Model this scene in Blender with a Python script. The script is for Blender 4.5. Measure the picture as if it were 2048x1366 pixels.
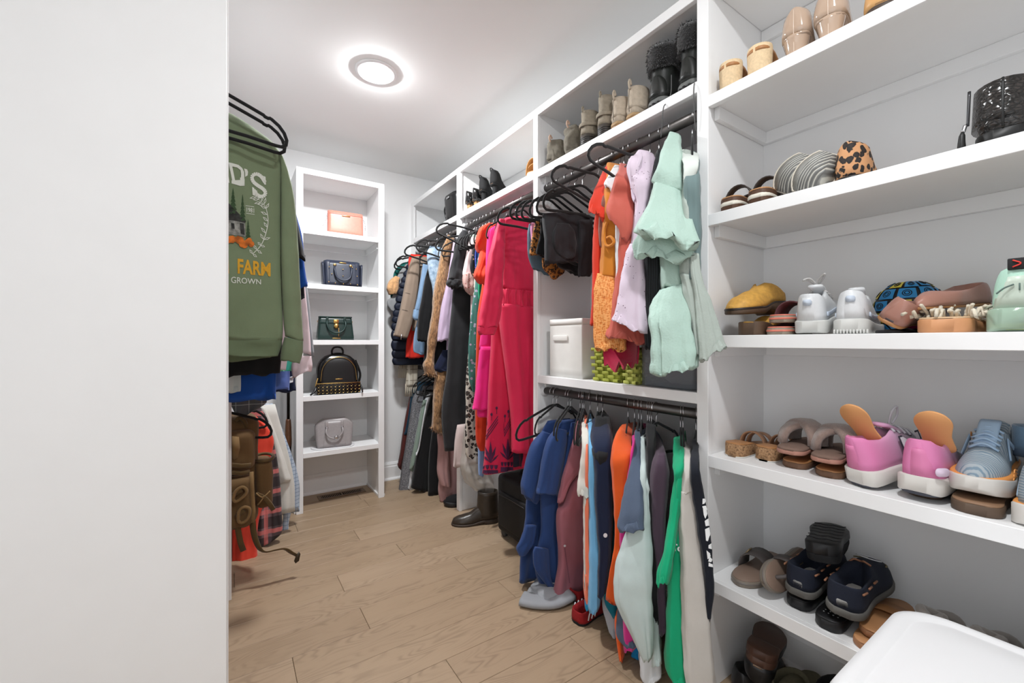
import bpy, bmesh, math, random
from mathutils import Vector, Matrix, noise
from mathutils.bvhtree import BVHTree

for _o in list(bpy.data.objects):
    bpy.data.objects.remove(_o)
SC = bpy.context.scene
COL = SC.collection

# ------------------------------------------------------------------ camera
FPX = 846.0                    # focal length in pixels of the 2048x1366 photograph
CH = 1.094                     # camera height
TH = math.atan(566.0 / 846.0)  # yaw to the right of the closet's depth axis (+Y)
SN, CS = math.sin(TH), math.cos(TH)
cam = bpy.data.cameras.new('camera')
cam.sensor_width = 36.0
cam.lens = FPX / 2048.0 * 36.0
cam.clip_start = 0.02
camo = bpy.data.objects.new('camera', cam)
camo.location = (0, 0, CH)
camo.rotation_euler = (math.pi / 2, 0, -TH)
COL.objects.link(camo)
SC.camera = camo

# ------------------------------------------------------------------ light and exposure
SC.view_settings.view_transform = 'Standard'
SC.view_settings.look = 'None'
SC.view_settings.gamma = 1.0
SC.view_settings.use_curve_mapping = False
SC.view_settings.exposure = 0.22
wd = bpy.data.worlds.new('world')
wd.use_nodes = True
wd.node_tree.nodes['Background'].inputs[0].default_value = (0.93, 0.96, 1.0, 1)
wd.node_tree.nodes['Background'].inputs[1].default_value = 1.4
SC.world = wd


LIGHT1 = (0.61, 2.13)
LIGHT2 = (0.52, 0.10)


# ------------------------------------------------------------------ pixel helpers
def ray(x, y):
    r = (x - 1024.0) / FPX
    return Vector((SN + r * CS, CS - r * SN, (683.0 - y) / FPX))


EYE = Vector((0, 0, CH))


def onX(x, y, X):
    d = ray(x, y)
    return EYE + d * (X / d.x)


def onY(x, y, Y):
    d = ray(x, y)
    return EYE + d * (Y / d.y)


def onZ(x, y, Z):
    d = ray(x, y)
    return EYE + d * ((Z - CH) / d.z)


def onP(x, y, P, n):
    d = ray(x, y)
    return EYE + d * ((Vector(P) - EYE).dot(n) / d.dot(n))


def yAt(px, X):
    """depth along the closet of the image column px on the plane x = X"""
    d = ray(px, 683)
    return X / d.x * d.y


# ------------------------------------------------------------------ objects
ORIG = {}


def meta(o, label=None, cat=None, group=None, kind=None):
    if label: o['label'] = label
    if cat: o['category'] = cat
    if group: o['group'] = group
    if kind: o['kind'] = kind
    return o


def thing(name, label, cat, loc=(0, 0, 0), rot=(0, 0, 0), group=None):
    o = bpy.data.objects.new(name, None)
    o.empty_display_size = 0.05
    o.location = loc
    o.rotation_euler = rot
    COL.objects.link(o)
    ORIG[o] = Vector(loc)
    return meta(o, label, cat, group)


def obj(name, vf, mat, parent=None, smooth=True, local=False, label=None):
    """one mesh object. Vertices are in world space unless local (then in the parent's frame)."""
    v, f = vf
    org = Vector((0, 0, 0))
    if parent is not None and not local:
        org = ORIG[parent]
    me = bpy.data.meshes.new(name)
    me.from_pydata([tuple(Vector(p) - org) for p in v], [], f)
    me.validate()
    if smooth:
        me.polygons.foreach_set('use_smooth', [True] * len(me.polygons))
    if mat: me.materials.append(mat)
    o = bpy.data.objects.new(name, me)
    COL.objects.link(o)
    if parent is not None:
        o.parent = parent
        ORIG[o] = ORIG.get(parent, Vector((0, 0, 0))) if not local else Vector((0, 0, 0))
    else:
        ORIG[o] = Vector((0, 0, 0))
    if label: o['label'] = label
    return o


def copy_tree(o, loc=None, rot=None, parent=None):
    c = o.copy()
    COL.objects.link(c)
    c.parent = parent
    if loc is not None: c.location = loc
    if rot is not None: c.rotation_euler = rot
    for ch in o.children:
        copy_tree(ch, parent=c)
    return c


# ------------------------------------------------------------------ geometry (verts, faces)
def join(*parts):
    V, F = [], []
    for v, f in parts:
        b = len(V)
        V += list(v)
        F += [tuple(i + b for i in q) for q in f]
    return V, F


def box(x0, x1, y0, y1, z0, z1):
    v = [(x, y, z) for z in (z0, z1) for y in (y0, y1) for x in (x0, x1)]
    f = [(0, 2, 3, 1), (4, 5, 7, 6), (0, 1, 5, 4), (2, 6, 7, 3), (0, 4, 6, 2), (1, 3, 7, 5)]
    return v, f


def rbox(x0, x1, y0, y1, z0, z1, r=0.003, seg=2):
    bm = bmesh.new()
    bmesh.ops.create_cube(bm, size=1)
    for v in bm.verts:
        v.co = Vector(((x0 + x1) / 2 + v.co.x * (x1 - x0), (y0 + y1) / 2 + v.co.y * (y1 - y0), (z0 + z1) / 2 + v.co.z * (z1 - z0)))
    bmesh.ops.bevel(bm, geom=bm.edges[:], offset=r, segments=seg, affect='EDGES', profile=0.5)
    bm.verts.index_update()
    v = [tuple(a.co) for a in bm.verts]
    f = [tuple(a.index for a in q.verts) for q in bm.faces]
    bm.free()
    return v, f


def xf(vf, M):
    return [tuple(M @ Vector(p)) for p in vf[0]], vf[1]


def mv(vf, d):
    return [(p[0] + d[0], p[1] + d[1], p[2] + d[2]) for p in vf[0]], vf[1]


def crom(pts, n):
    """Catmull-Rom resample of a list of number tuples to n samples"""
    P = [Vector(p) for p in pts]
    if len(P) == 1: return [P[0].copy() for _ in range(n)]
    out = []
    L = len(P) - 1
    for i in range(n):
        t = i / (n - 1) * L
        k = min(int(t), L - 1)
        u = t - k
        a, b = P[k], P[k + 1]
        p0 = P[k - 1] if k > 0 else a * 2 - b
        p3 = P[k + 2] if k + 2 <= L else b * 2 - a
        out.append(0.5 * ((2 * a) + (b - p0) * u + (2 * p0 - 5 * a + 4 * b - p3) * u * u + (3 * a - p0 - 3 * b + p3) * u ** 3))
    return out


def clin(vals, t):
    """piecewise linear value of a list at t in 0..1"""
    if not isinstance(vals, (list, tuple)): return vals
    L = len(vals) - 1
    if L == 0: return vals[0]
    k = min(int(t * L), L - 1)
    u = t * L - k
    return vals[k] * (1 - u) + vals[k + 1] * u


def sweep(path, rad, n=8, closed=False, flat=None, up=None, cap=True):
    """tube along a 3D path. rad number or list; flat=(a,b): elliptical half axes (a along up, b across)"""
    P = [Vector(p) for p in path]
    m = len(P)
    V, F = [], []
    T = []
    for i in range(m):
        if closed:
            t = P[(i + 1) % m] - P[i - 1]
        else:
            t = P[min(i + 1, m - 1)] - P[max(i - 1, 0)]
        T.append(t.normalized() if t.length > 1e-9 else Vector((0, 0, 1)))
    U = Vector(up) if up is not None else (Vector((0, 0, 1)) if abs(T[0].z) < 0.9 else Vector((1, 0, 0)))
    prev = None
    for i in range(m):
        if up is not None:
            u = Vector(up)
        else:
            u = U if prev is None else prev
        u = u - T[i] * u.dot(T[i])
        if u.length < 1e-6: u = T[i].orthogonal()
        u.normalize()
        prev = u
        w = T[i].cross(u)
        r = rad[i] if isinstance(rad, (list, tuple)) else rad
        for k in range(n):
            a = 2 * math.pi * k / n
            ca, sa = math.cos(a), math.sin(a)
            if flat:
                ca = math.copysign(abs(ca) ** 0.6, ca) * flat[0]
                sa = math.copysign(abs(sa) ** 0.6, sa) * flat[1]
            V.append(tuple(P[i] + (u * ca + w * sa) * r))
    for i in range(m if closed else m - 1):
        j = (i + 1) % m
        for k in range(n):
            l = (k + 1) % n
            F.append((i * n + k, i * n + l, j * n + l, j * n + k))
    if not closed and cap:
        F.append(tuple(reversed(range(n))))
        F.append(tuple((m - 1) * n + k for k in range(n)))
    return V, F


def tube(path, rad, n=8, samples=None, **k):
    if samples: path = crom(path, samples)
    return sweep(path, rad, n, **k)


def lathe(prof, n=24, axis=(0, 0, 1), org=(0, 0, 0), cap=True):
    """profile [(r, h)] turned about an axis through org"""
    ax = Vector(axis).normalized()
    e1 = ax.orthogonal().normalized()
    e2 = ax.cross(e1)
    o = Vector(org)
    V, F = [], []
    for r, h in prof:
        for k in range(n):
            a = 2 * math.pi * k / n
            V.append(tuple(o + ax * h + (e1 * math.cos(a) + e2 * math.sin(a)) * max(r, 1e-5)))
    for i in range(len(prof) - 1):
        for k in range(n):
            l = (k + 1) % n
            F.append((i * n + k, i * n + l, (i + 1) * n + l, (i + 1) * n + k))
    if cap:
        F.append(tuple(reversed(range(n))))
        F.append(tuple((len(prof) - 1) * n + k for k in range(n)))
    return V, F


def ball(c, rx, ry=None, rz=None, n=14, m=9):
    ry = rx if ry is None else ry
    rz = rx if rz is None else rz
    V, F = [], []
    for i in range(m):
        t = math.pi * (i + 0.5) / m
        for k in range(n):
            a = 2 * math.pi * k / n
            V.append((c[0] + rx * math.sin(t) * math.cos(a), c[1] + ry * math.sin(t) * math.sin(a), c[2] + rz * math.cos(t)))
    for i in range(m - 1):
        for k in range(n):
            l = (k + 1) % n
            F.append((i * n + k, (i + 1) * n + k, (i + 1) * n + l, i * n + l))
    F.append(tuple(range(n)))
    F.append(tuple(reversed([(m - 1) * n + k for k in range(n)])))
    return V, F


def loft(sections, closed=True, cap=True):
    """sections: equal-length lists of points"""
    n = len(sections[0])
    V = [tuple(p) for s in sections for p in s]
    F = []
    for i in range(len(sections) - 1):
        for k in range(n if closed else n - 1):
            l = (k + 1) % n
            F.append((i * n + k, i * n + l, (i + 1) * n + l, (i + 1) * n + k))
    if cap and closed:
        F.append(tuple(reversed(range(n))))
        F.append(tuple((len(sections) - 1) * n + k for k in range(n)))
    return V, F


def prism(poly, axis, a, b):
    """polygon [(p,q)] extruded along axis 'x','y' or 'z' from a to b"""
    def P(p, q, h):
        return {'x': (h, p, q), 'y': (p, h, q), 'z': (p, q, h)}[axis]
    n = len(poly)
    V = [P(p, q, a) for p, q in poly] + [P(p, q, b) for p, q in poly]
    F = [(k, (k + 1) % n, n + (k + 1) % n, n + k) for k in range(n)]
    F += [tuple(reversed(range(n))), tuple(range(n, 2 * n))]
    return V, F


def rrect(w, h, r, n=5):
    """rounded rectangle outline centred on 0"""
    out = []
    for cx, cy, a0 in ((w / 2 - r, h / 2 - r, 0), (-w / 2 + r, h / 2 - r, 90), (-w / 2 + r, -h / 2 + r, 180), (w / 2 - r, -h / 2 + r, 270)):
        for i in range(n):
            a = math.radians(a0 + 90 * i / (n - 1))
            out.append((cx + r * math.cos(a), cy + r * math.sin(a)))
    return out


# ------------------------------------------------------------------ materials
def lin(c):
    return tuple(((v / 255.0) / 12.92 if v / 255.0 <= 0.04045 else ((v / 255.0 + 0.055) / 1.055) ** 2.4) for v in c) + (1.0,)


MATS = {}


class NT:
    """small helper round a node tree"""
    def __init__(s, name):
        s.m = bpy.data.materials.new(name)
        s.m.use_nodes = True
        s.t = s.m.node_tree
        s.b = s.t.nodes['Principled BSDF']
        s.co = None

    def n(s, typ, **k):
        q = s.t.nodes.new(typ)
        for a, b in k.items():
            if a.startswith('i_'):
                key = a[2:]
                key = int(key) if key.isdigit() else key.replace('_', ' ')
                q.inputs[key].default_value = b
            else:
                setattr(q, a, b)
        return q

    def l(s, a, b):
        s.t.links.new(a, b)

    def coord(s, scale=(1, 1, 1), rot=(0, 0, 0), loc=(0, 0, 0), kind='Object'):
        tc = s.n('ShaderNodeTexCoord')
        mp = s.n('ShaderNodeMapping')
        mp.inputs['Scale'].default_value = scale
        mp.inputs['Rotation'].default_value = rot
        mp.inputs['Location'].default_value = loc
        s.l(tc.outputs[kind], mp.inputs[0])
        return mp.outputs[0]

    def ramp(s, fac, stops, interp='LINEAR'):
        r = s.n('ShaderNodeValToRGB')
        r.color_ramp.interpolation = interp
        e = r.color_ramp.elements
        while len(e) > 1: e.remove(e[0])
        e[0].position, e[0].color = stops[0]
        for p, c in stops[1:]:
            q = e.new(p)
            q.color = c
        s.l(fac, r.inputs[0])
        return r.outputs[0]

    def mix(s, fac, a, b, blend='MIX'):
        m = s.n('ShaderNodeMix', data_type='RGBA', blend_type=blend)
        for i, v in ((0, fac), (6, a), (7, b)):
            if hasattr(v, 'is_linked') or hasattr(v, 'links'):
                s.l(v, m.inputs[i])
            else:
                m.inputs[i].default_value = v
        return m.outputs[2]

    def math(s, op, a, b=0.0, c=None):
        m = s.n('ShaderNodeMath', operation=op)
        for i, v in enumerate((a, b) if c is None else (a, b, c)):
            if hasattr(v, 'links'):
                s.l(v, m.inputs[i])
            else:
                m.inputs[i].default_value = v
        return m.outputs[0]

    def bump(s, h, strength=0.3, dist=0.002):
        b = s.n('ShaderNodeBump')
        b.inputs['Strength'].default_value = strength
        b.inputs['Distance'].default_value = dist
        s.l(h, b.inputs['Height'])
        s.l(b.outputs[0], s.b.inputs['Normal'])

    def noise(s, co, scale, detail=3, rough=0.5):
        q = s.n('ShaderNodeTexNoise')
        q.inputs['Scale'].default_value = scale
        q.inputs['Detail'].default_value = detail
        q.inputs['Roughness'].default_value = rough
        s.l(co, q.inputs['Vector'])
        return q.outputs['Fac']

    def voro(s, co, scale, feature='F1', out='Distance', rnd=1.0):
        q = s.n('ShaderNodeTexVoronoi', feature=feature)
        q.inputs['Scale'].default_value = scale
        q.inputs['Randomness'].default_value = rnd
        s.l(co, q.inputs['Vector'])
        return q.outputs[out]

    def base(s, c):
        if hasattr(c, 'links'):
            s.l(c, s.b.inputs['Base Color'])
        else:
            s.b.inputs['Base Color'].default_value = c


def M(name, col, rough=0.6, metal=0.0, bump=None, var=0.0, coat=0.0, sheen=0.0, alpha=1.0, trans=0.0, ior=1.45, sss=0.0, spec=None):
    """plain material: col sRGB 0..255, bump=(scale,strength), var = brightness variation"""
    if name in MATS: return MATS[name]
    s = NT(name)
    c = lin(col)
    s.base(c)
    b = s.b.inputs
    b['Roughness'].default_value = rough
    b['Metallic'].default_value = metal
    b['Coat Weight'].default_value = coat
    b['Sheen Weight'].default_value = sheen
    b['Alpha'].default_value = alpha
    b['Transmission Weight'].default_value = trans
    b['IOR'].default_value = ior
    if spec is not None: b['Specular IOR Level'].default_value = spec
    if sss:
        b['Subsurface Weight'].default_value = sss
        b['Subsurface Radius'].default_value = (0.01, 0.01, 0.01)
    if bump or var:
        co = s.coord()
        f = s.noise(co, bump[0] if bump else 60, 4, 0.6)
        if bump: s.bump(f, bump[1])
        if var:
            g = s.noise(co, (bump[0] * 0.3 if bump else 18), 3)
            d = tuple(min(1, x * (1 + var)) for x in c[:3]) + (1,)
            e = tuple(x * (1 - var) for x in c[:3]) + (1,)
            s.base(s.ramp(g, [(0.35, e), (0.65, d)]))
    MATS[name] = s.m
    return s.m


def FAB(name, col, rough=0.85, weave=900, st=0.25, sheen=0.15, var=0.06, wr=0.0):
    """woven or knitted cloth: fine weave relief, soft brightness change, larger crease relief wr"""
    if name in MATS: return MATS[name]
    s = NT(name)
    c = lin(col)
    co = s.coord()
    w = s.noise(co, weave, 2, 0.5)
    g = s.noise(co, 7, 3, 0.55)
    d = tuple(min(1, x * (1 + var)) for x in c[:3]) + (1,)
    e = tuple(x * (1 - var) for x in c[:3]) + (1,)
    s.base(s.ramp(g, [(0.3, e), (0.7, d)]))
    h = w
    if wr:
        cz = s.coord(scale=(1.0, 1.0, 0.35))
        k = s.noise(cz, 26, 3, 0.55)
        h = s.math('ADD', s.math('MULTIPLY', w, 0.15), s.math('MULTIPLY', k, wr))
    s.bump(h, st, 0.012 if wr else 0.001)
    s.b.inputs['Roughness'].default_value = rough
    s.b.inputs['Sheen Weight'].default_value = sheen
    s.b.inputs['Specular IOR Level'].default_value = 0.25
    MATS[name] = s.m
    return s.m


WHITE = M('white_paint', (243, 243, 243), 0.42, var=0.008, bump=(25, 0.02))
WALLM = M('wall_paint', (240, 240, 240), 0.7, bump=(160, 0.05))
CEILM = M('ceiling_paint', (246, 246, 245), 0.8, bump=(200, 0.05))
BLACKV = M('black_velvet', (10, 10, 11), 0.9, bump=(1200, 0.3), sheen=0.25)
CHROME = M('chrome_wire', (215, 215, 218), 0.22, 1.0)
RODM = M('dark_steel_rod', (92, 88, 86), 0.38, 0.85, bump=(45, 0.05), var=0.12)
# ------------------------------------------------------------------ the room
XL, XR, YB, ZC = -0.37, 1.585, 3.325, 2.44
YF = -1.3
meta(obj('ceiling', box(XL - 0.9, XR + 0.1, YF, YB + 0.1, ZC, ZC + 0.08), CEILM, smooth=False), kind='structure')
meta(obj('wall_right', box(XR, XR + 0.1, YF, YB + 0.1, 0, ZC), WALLM, smooth=False), kind='structure')
meta(obj('wall_back', box(XL - 0.1, XR, YB, YB + 0.1, 0, ZC), WALLM, smooth=False), kind='structure')
meta(obj('wall_left', box(XL - 0.1, XL, 1.36, YB, 0, ZC), WALLM, smooth=False), kind='structure')
# the return wall that the left-hand unit is built against (fills the left of the view)
meta(obj('wall_front', rbox(-1.27, -0.0052, 1.335, 1.375, 0, ZC, 0.0015), WHITE, smooth=False), kind='structure')
# unseen wall behind the camera, added for bounce; daylight enters on the side (-X)
meta(obj('wall_bounce', box(-1.30, XR, YF - .1, YF, 0, ZC), WALLM, smooth=False), kind='structure')
meta(obj('wall_glare_block', box(-1.30, -1.27, .35, 1.375, 0, ZC), WALLM, smooth=False), kind='structure')  # unseen wall added to narrow the opening and cut glare on the return wall


def grain_mat():
    s = NT('oak_floor')
    oi = s.n('ShaderNodeObjectInfo')
    geo = s.n('ShaderNodeNewGeometry')
    sc = s.n('ShaderNodeVectorMath', operation='SCALE')
    cb = s.n('ShaderNodeCombineXYZ')
    s.l(oi.outputs['Random'], cb.inputs[0])
    s.l(oi.outputs['Random'], cb.inputs[1])
    s.l(cb.outputs[0], sc.inputs[0])
    sc.inputs['Scale'].default_value = 37.0
    ad = s.n('ShaderNodeVectorMath', operation='ADD')
    s.l(geo.outputs['Position'], ad.inputs[0])
    s.l(sc.outputs[0], ad.inputs[1])
    mp = s.n('ShaderNodeMapping')
    mp.inputs['Scale'].default_value = (1.0, 5.0, 1.0)
    s.l(ad.outputs[0], mp.inputs[0])
    # cathedral grain: contour lines of a stretched noise
    n1 = s.noise(mp.outputs[0], 1.7, 2, 0.45)
    lines = s.math('SINE', s.math('MULTIPLY', n1, 150.0))
    lines = s.math('POWER', s.math('ADD', s.math('MULTIPLY', lines, 0.5), 0.5), 2.2)
    mk = s.noise(mp.outputs[0], 2.6, 2)
    lines = s.math('MULTIPLY', lines, s.math('SMOOTH_MIN', s.math('MULTIPLY', s.math('MAXIMUM', s.math('SUBTRACT', mk, 0.42), 0.0), 6.0), 1.0, 0.1))
    mp2 = s.n('ShaderNodeMapping')
    mp2.inputs['Scale'].default_value = (3.0, 90.0, 1.0)
    s.l(ad.outputs[0], mp2.inputs[0])
    fine = s.noise(mp2.outputs[0], 3.0, 4, 0.65)
    big = s.noise(mp.outputs[0], 0.9, 2)
    base = s.ramp(oi.outputs['Random'], [(0.0, lin((158, 134, 108))), (0.4, lin((169, 145, 118))), (0.75, lin((162, 138, 112))), (1.0, lin((178, 154, 128)))])
    c = s.mix(s.math('MULTIPLY', fine, 0.42), base, lin((130, 108, 86)))
    c = s.mix(s.math('MULTIPLY', big, 0.30), c, lin((186, 164, 138)))
    c = s.mix(s.math('MULTIPLY', lines, 0.38), c, lin((108, 88, 69)))
    s.base(c)
    s.b.inputs['Roughness'].default_value = 0.46
    s.bump(s.math('ADD', fine, s.math('MULTIPLY', lines, -0.4)), 0.10, 0.001)
    return s.m


OAK = grain_mat()
fl = meta(obj('floor', box(-1.3, XR, YF, YB, -0.05, -0.004), M('floor_gap', (70, 55, 42), 0.9), smooth=False), kind='structure')
random.seed(4)
PW = 0.152
rows = range(-19, 12)
fixed = {0: [0.447, -0.9, 1.52], -1: [0.182, 1.02, -1.1], 1: [0.95, -0.35], -2: [1.18, -0.25], 2: [0.42, -0.62, 1.3], 3: [0.75, -0.3],
         4: [1.21, 0.02], 5: [0.60, -0.55], 6: [1.02, -0.15], 7: [0.33, 1.4], -3: [0.62, -0.7], -4: [1.05, -0.2]}
for r in rows:
    y0 = 1.641 + r * PW
    y1 = min(y0 + PW, YB)
    if y0 >= YB or y1 < YF: continue
    cuts = sorted(fixed.get(r, [random.uniform(-1.0, -0.2), random.uniform(0.1, 0.8), random.uniform(1.0, 1.5)]))
    xs = [-1.3] + cuts + [XR]
    for a, b in zip(xs, xs[1:]):
        obj('floor_plank', rbox(a + 0.0006, b - 0.0006, y0 + 0.0006, y1 - 0.0006, -0.02, 0.0, 0.0012, 1), OAK, fl, smooth=False)


def base_prof(h=0.138, t=0.015):
    # (out, up): flat board with an ogee cap and shoe moulding
    return [(0, 0), (t + 0.012, 0), (t + 0.012, 0.008), (t + 0.006, 0.017), (t, 0.019), (t, h - 0.035), (t - 0.004, h - 0.026), (t - 0.003, h - 0.018), (t - 0.008, h - 0.006), (t - 0.010, h), (0, h)]


BP = base_prof()
meta(obj('baseboard_back', prism([(YB - o, z) for o, z in BP], 'x', XL, XR), WHITE, smooth=False), kind='structure')
meta(obj('baseboard_right', prism([(XR - o, z) for o, z in BP], 'y', YF, YB - 0.03), WHITE, smooth=False), kind='structure')
meta(obj('baseboard_left', prism([(XL + o, z) for o, z in BP], 'y', 1.376, YB - 0.03), WHITE, smooth=False), kind='structure')

# floor register in front of the back wall
vt = thing('floor_vent', 'slim brown floor register with louvres under the bag shelves', 'floor vent', (0.55, 3.16, 0))
p0, p1 = Vector((0.555, 3.135, 0)), Vector((0.825, 3.232, 0))
VENT = M('bronze_vent', (120, 100, 80), 0.45, 0.4)
x0, x1, y0, y1 = 0.515, 0.830, 3.150, 3.245
for a in ((x0, x1, y0, y0 + 0.018), (x0, x1, y1 - 0.018, y1), (x0, x0 + 0.022, y0 + 0.018, y1 - 0.018), (x1 - 0.022, x1, y0 + 0.018, y1 - 0.018), ((x0 + x1) / 2 - 0.006, (x0 + x1) / 2 + 0.006, y0 + 0.018, y1 - 0.018)):
    obj('vent_frame', rbox(*a, 0.0005, 0.005, 0.001, 1), VENT, vt, smooth=False)
obj('vent_well', box(x0 + 0.02, x1 - 0.02, y0 + 0.016, y1 - 0.016, 0.0003, 0.0012), M('vent_dark', (14, 12, 10), 0.9), vt, smooth=False)
for i in range(24):
    xx = x0 + 0.028 + i * (x1 - x0 - 0.056) / 23
    if abs(xx - (x0 + x1) / 2) < 0.009: continue
    obj('louvre', box(xx - 0.0022, xx + 0.0022, y0 + 0.018, y1 - 0.018, 0.0014, 0.0042), VENT, vt, smooth=False)

# ceiling light
def lens_mat(name, e):
    q = NT(name)
    q.b.inputs['Base Color'].default_value = (1, 1, 1, 1)
    q.b.inputs['Emission Color'].default_value = (0.965, 0.985, 1.0, 1)
    q.b.inputs['Emission Strength'].default_value = e
    return q.m


for (lx, ly), em, lab in ((LIGHT1, 560.0, 'round flush white ceiling light, lit, above the bag shelves end'), (LIGHT2, 280.0, 'round flush white ceiling light, lit, above the shoe shelves end')):
    t = thing('ceiling_light', lab, 'ceiling light', (lx, ly, ZC))
    obj('trim_ring', lathe([(0.098, 0), (0.099, -0.004), (0.094, -0.009), (0.080, -0.012), (0.076, -0.010), (0.074, -0.004), (0.074, 0)], 48, org=(lx, ly, ZC)), M('light_trim', (240, 240, 240), 0.5), t)
    obj('lens', lathe([(0.0, -0.022), (0.04, -0.021), (0.062, -0.018), (0.073, -0.012), (0.075, -0.004)], 40, org=(lx, ly, ZC), cap=False), lens_mat('light_lens', em), t)

# ------------------------------------------------------------------ right-hand built-in shelving
XFACE = 1.233
ru = thing('closet_shelving', 'white built-in closet shelving with shoe cubbies and clothes rods along the wall', 'shelving', (1.4, 1.4, 0))


def bd(name, x0, x1, y0, y1, z0, z1, parent=ru, r=0.0012):
    return obj(name, rbox(x0, x1, y0, y1, z0, z1, r, 1), WHITE, parent, smooth=False)


# face stiles, divider panels
TOPZ = 2.219
stiles = [(-0.10, -0.06), (0.751, 0.789), (1.621, 1.657), (2.448, 2.492), (3.27, 3.325)]
for i, (a, b) in enumerate(stiles):
    bd('stile', XFACE, XFACE + 0.019, a, b, 0, TOPZ)
    c = (a + b) / 2
    if i == 4:
        bd('divider_panel', XFACE + 0.019, XR, b - 0.021, b - 0.001, 0.0, TOPZ)
    else:
        bd('divider_panel', XFACE + 0.019, XR, c - 0.0145, c + 0.0145, 0.0, TOPZ)


def shelf(y0, y1, ztop, cleat=True, face=True, th=0.036):
    if face: bd('shelf_edge', XFACE, XFACE + 0.019, y0, y1, ztop - th, ztop)
    ya, yb = y0 - 0.004, y1 + 0.004
    bd('shelf_board', XFACE + 0.019, XR, ya, yb, ztop - 0.026, ztop - 0.0005)
    if cleat:
        zc = ztop - 0.026
        bd('cleat', XR - 0.017, XR, ya, yb, zc - 0.040, zc)
        for y, s in ((ya, 1), (yb, -1)):
            yy = sorted((y, y + s * 0.017))
            bd('cleat', XFACE + 0.04, XR - 0.017, yy[0], yy[1], zc - 0.040, zc)


bays = [(-0.06, 0.751), (0.789, 1.621), (1.657, 2.448), (2.492, 3.27)]
for a, b in bays:
    bd('top_rail', XFACE, XFACE + 0.019, a, b, TOPZ - 0.036, TOPZ)
    bd('top_board', XFACE + 0.019, XR, a - 0.004, b + 0.004, TOPZ - 0.026, TOPZ - 0.001)
for z in (1.856, 1.487, 1.1125, 0.742, 0.362):
    shelf(*bays[0], z)
for b in bays[1:]:
    shelf(*b, 1.920)
shelf(*bays[1], 0.932)
# back cleat high on the top compartments
for a, b in bays:
    bd('cleat', XR - 0.017, XR, a - 0.004, b + 0.004, TOPZ - 0.068, TOPZ - 0.027)

XROD = 1.28
ZROD, ZROD2 = 1.836, 0.856


def rod(y0, y1, z, x=XROD, parent=ru):
    obj('clothes_rod', sweep([(x, y0, z), (x, y1, z)], 0.0175, 20), RODM, parent)
    for y, s in ((y0, 1), (y1, -1)):
        obj('rod_socket', lathe([(0.030, 0), (0.030, 0.003), (0.024, 0.004), (0.024, 0.012)], 20, axis=(0, s, 0), org=(x, y - s * 0.0005, z)), M('rod_socket', (225, 226, 228), 0.35), parent)


for a, b in bays[1:]:
    rod(a - 0.003, b + 0.003, ZROD)
rod(bays[1][0] - 0.003, bays[1][1] + 0.003, ZROD2)
rod(bays[3][0] - 0.003, bays[3][1] + 0.003, ZROD2 + 0.03)

# ------------------------------------------------------------------ bag shelves against the back wall
bu = thing('bag_shelves', 'tall narrow white bookcase of five shelves holding handbags', 'bookcase', (0.63, 3.15, 0))
BX0, BX1, BY0 = 0.352, 0.908, 2.972


def bb(name, x0, x1, y0, y1, z0, z1):
    return obj(name, rbox(x0, x1, y0, y1, z0, z1, 0.0012, 1), WHITE, bu, smooth=False)


BT = 2.200
for a, b in ((BX0, BX0 + 0.040), (BX1 - 0.040, BX1)):
    bb('stile', a, b, BY0, BY0 + 0.019, 0, BT)
bb('side_panel', BX0 + 0.001, BX0 + 0.026, BY0 + 0.019, YB, 0, BT)
bb('side_panel', BX1 - 0.026, BX1 - 0.001, BY0 + 0.019, YB, 0, BT)
bb('top_rail', BX0 + 0.040, BX1 - 0.040, BY0, BY0 + 0.019, BT - 0.036, BT)
bb('top_board', BX0 + 0.026, BX1 - 0.026, BY0 + 0.019, YB, BT - 0.026, BT - 0.001)
BSH = [1.816, 1.466, 1.104, 0.743, 0.381]
for z in BSH:
    bb('shelf_edge', BX0 + 0.040, BX1 - 0.040, BY0, BY0 + 0.019, z - 0.032, z)
    bb('shelf_board', BX0 + 0.026, BX1 - 0.026, BY0 + 0.019, YB, z - 0.026, z - 0.0005)
    bb('cleat', BX0 + 0.026, BX1 - 0.026, YB - 0.017, YB, z - 0.066, z - 0.026)
    bb('cleat', BX1 - 0.043, BX1 - 0.026, BY0 + 0.04, YB - 0.017, z - 0.066, z - 0.026)
    bb('cleat', BX0 + 0.026, BX0 + 0.043, BY0 + 0.04, YB - 0.017, z - 0.066, z - 0.026)
for x0, x1 in ((BX0 - 0.010, BX0), (BX0 + 0.026, BX0 + 0.036), (BX1 - 0.036, BX1 - 0.026), (BX1, BX1 + 0.010)):
    bb('shoe_moulding', x0, x1, BY0 + 0.019, YB - 0.03, 0, 0.016)

# ------------------------------------------------------------------ left-hand hanging unit
lu = thing('hanging_unit', 'white built-in hanging unit with double rods beside the tall bookcase', 'shelving', (-0.18, 2.1, 0))
XLF = -0.001


def lb(name, x0, x1, y0, y1, z0, z1):
    return obj(name, rbox(x0, x1, y0, y1, z0, z1, 0.0012, 1), WHITE, lu, smooth=False)


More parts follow.
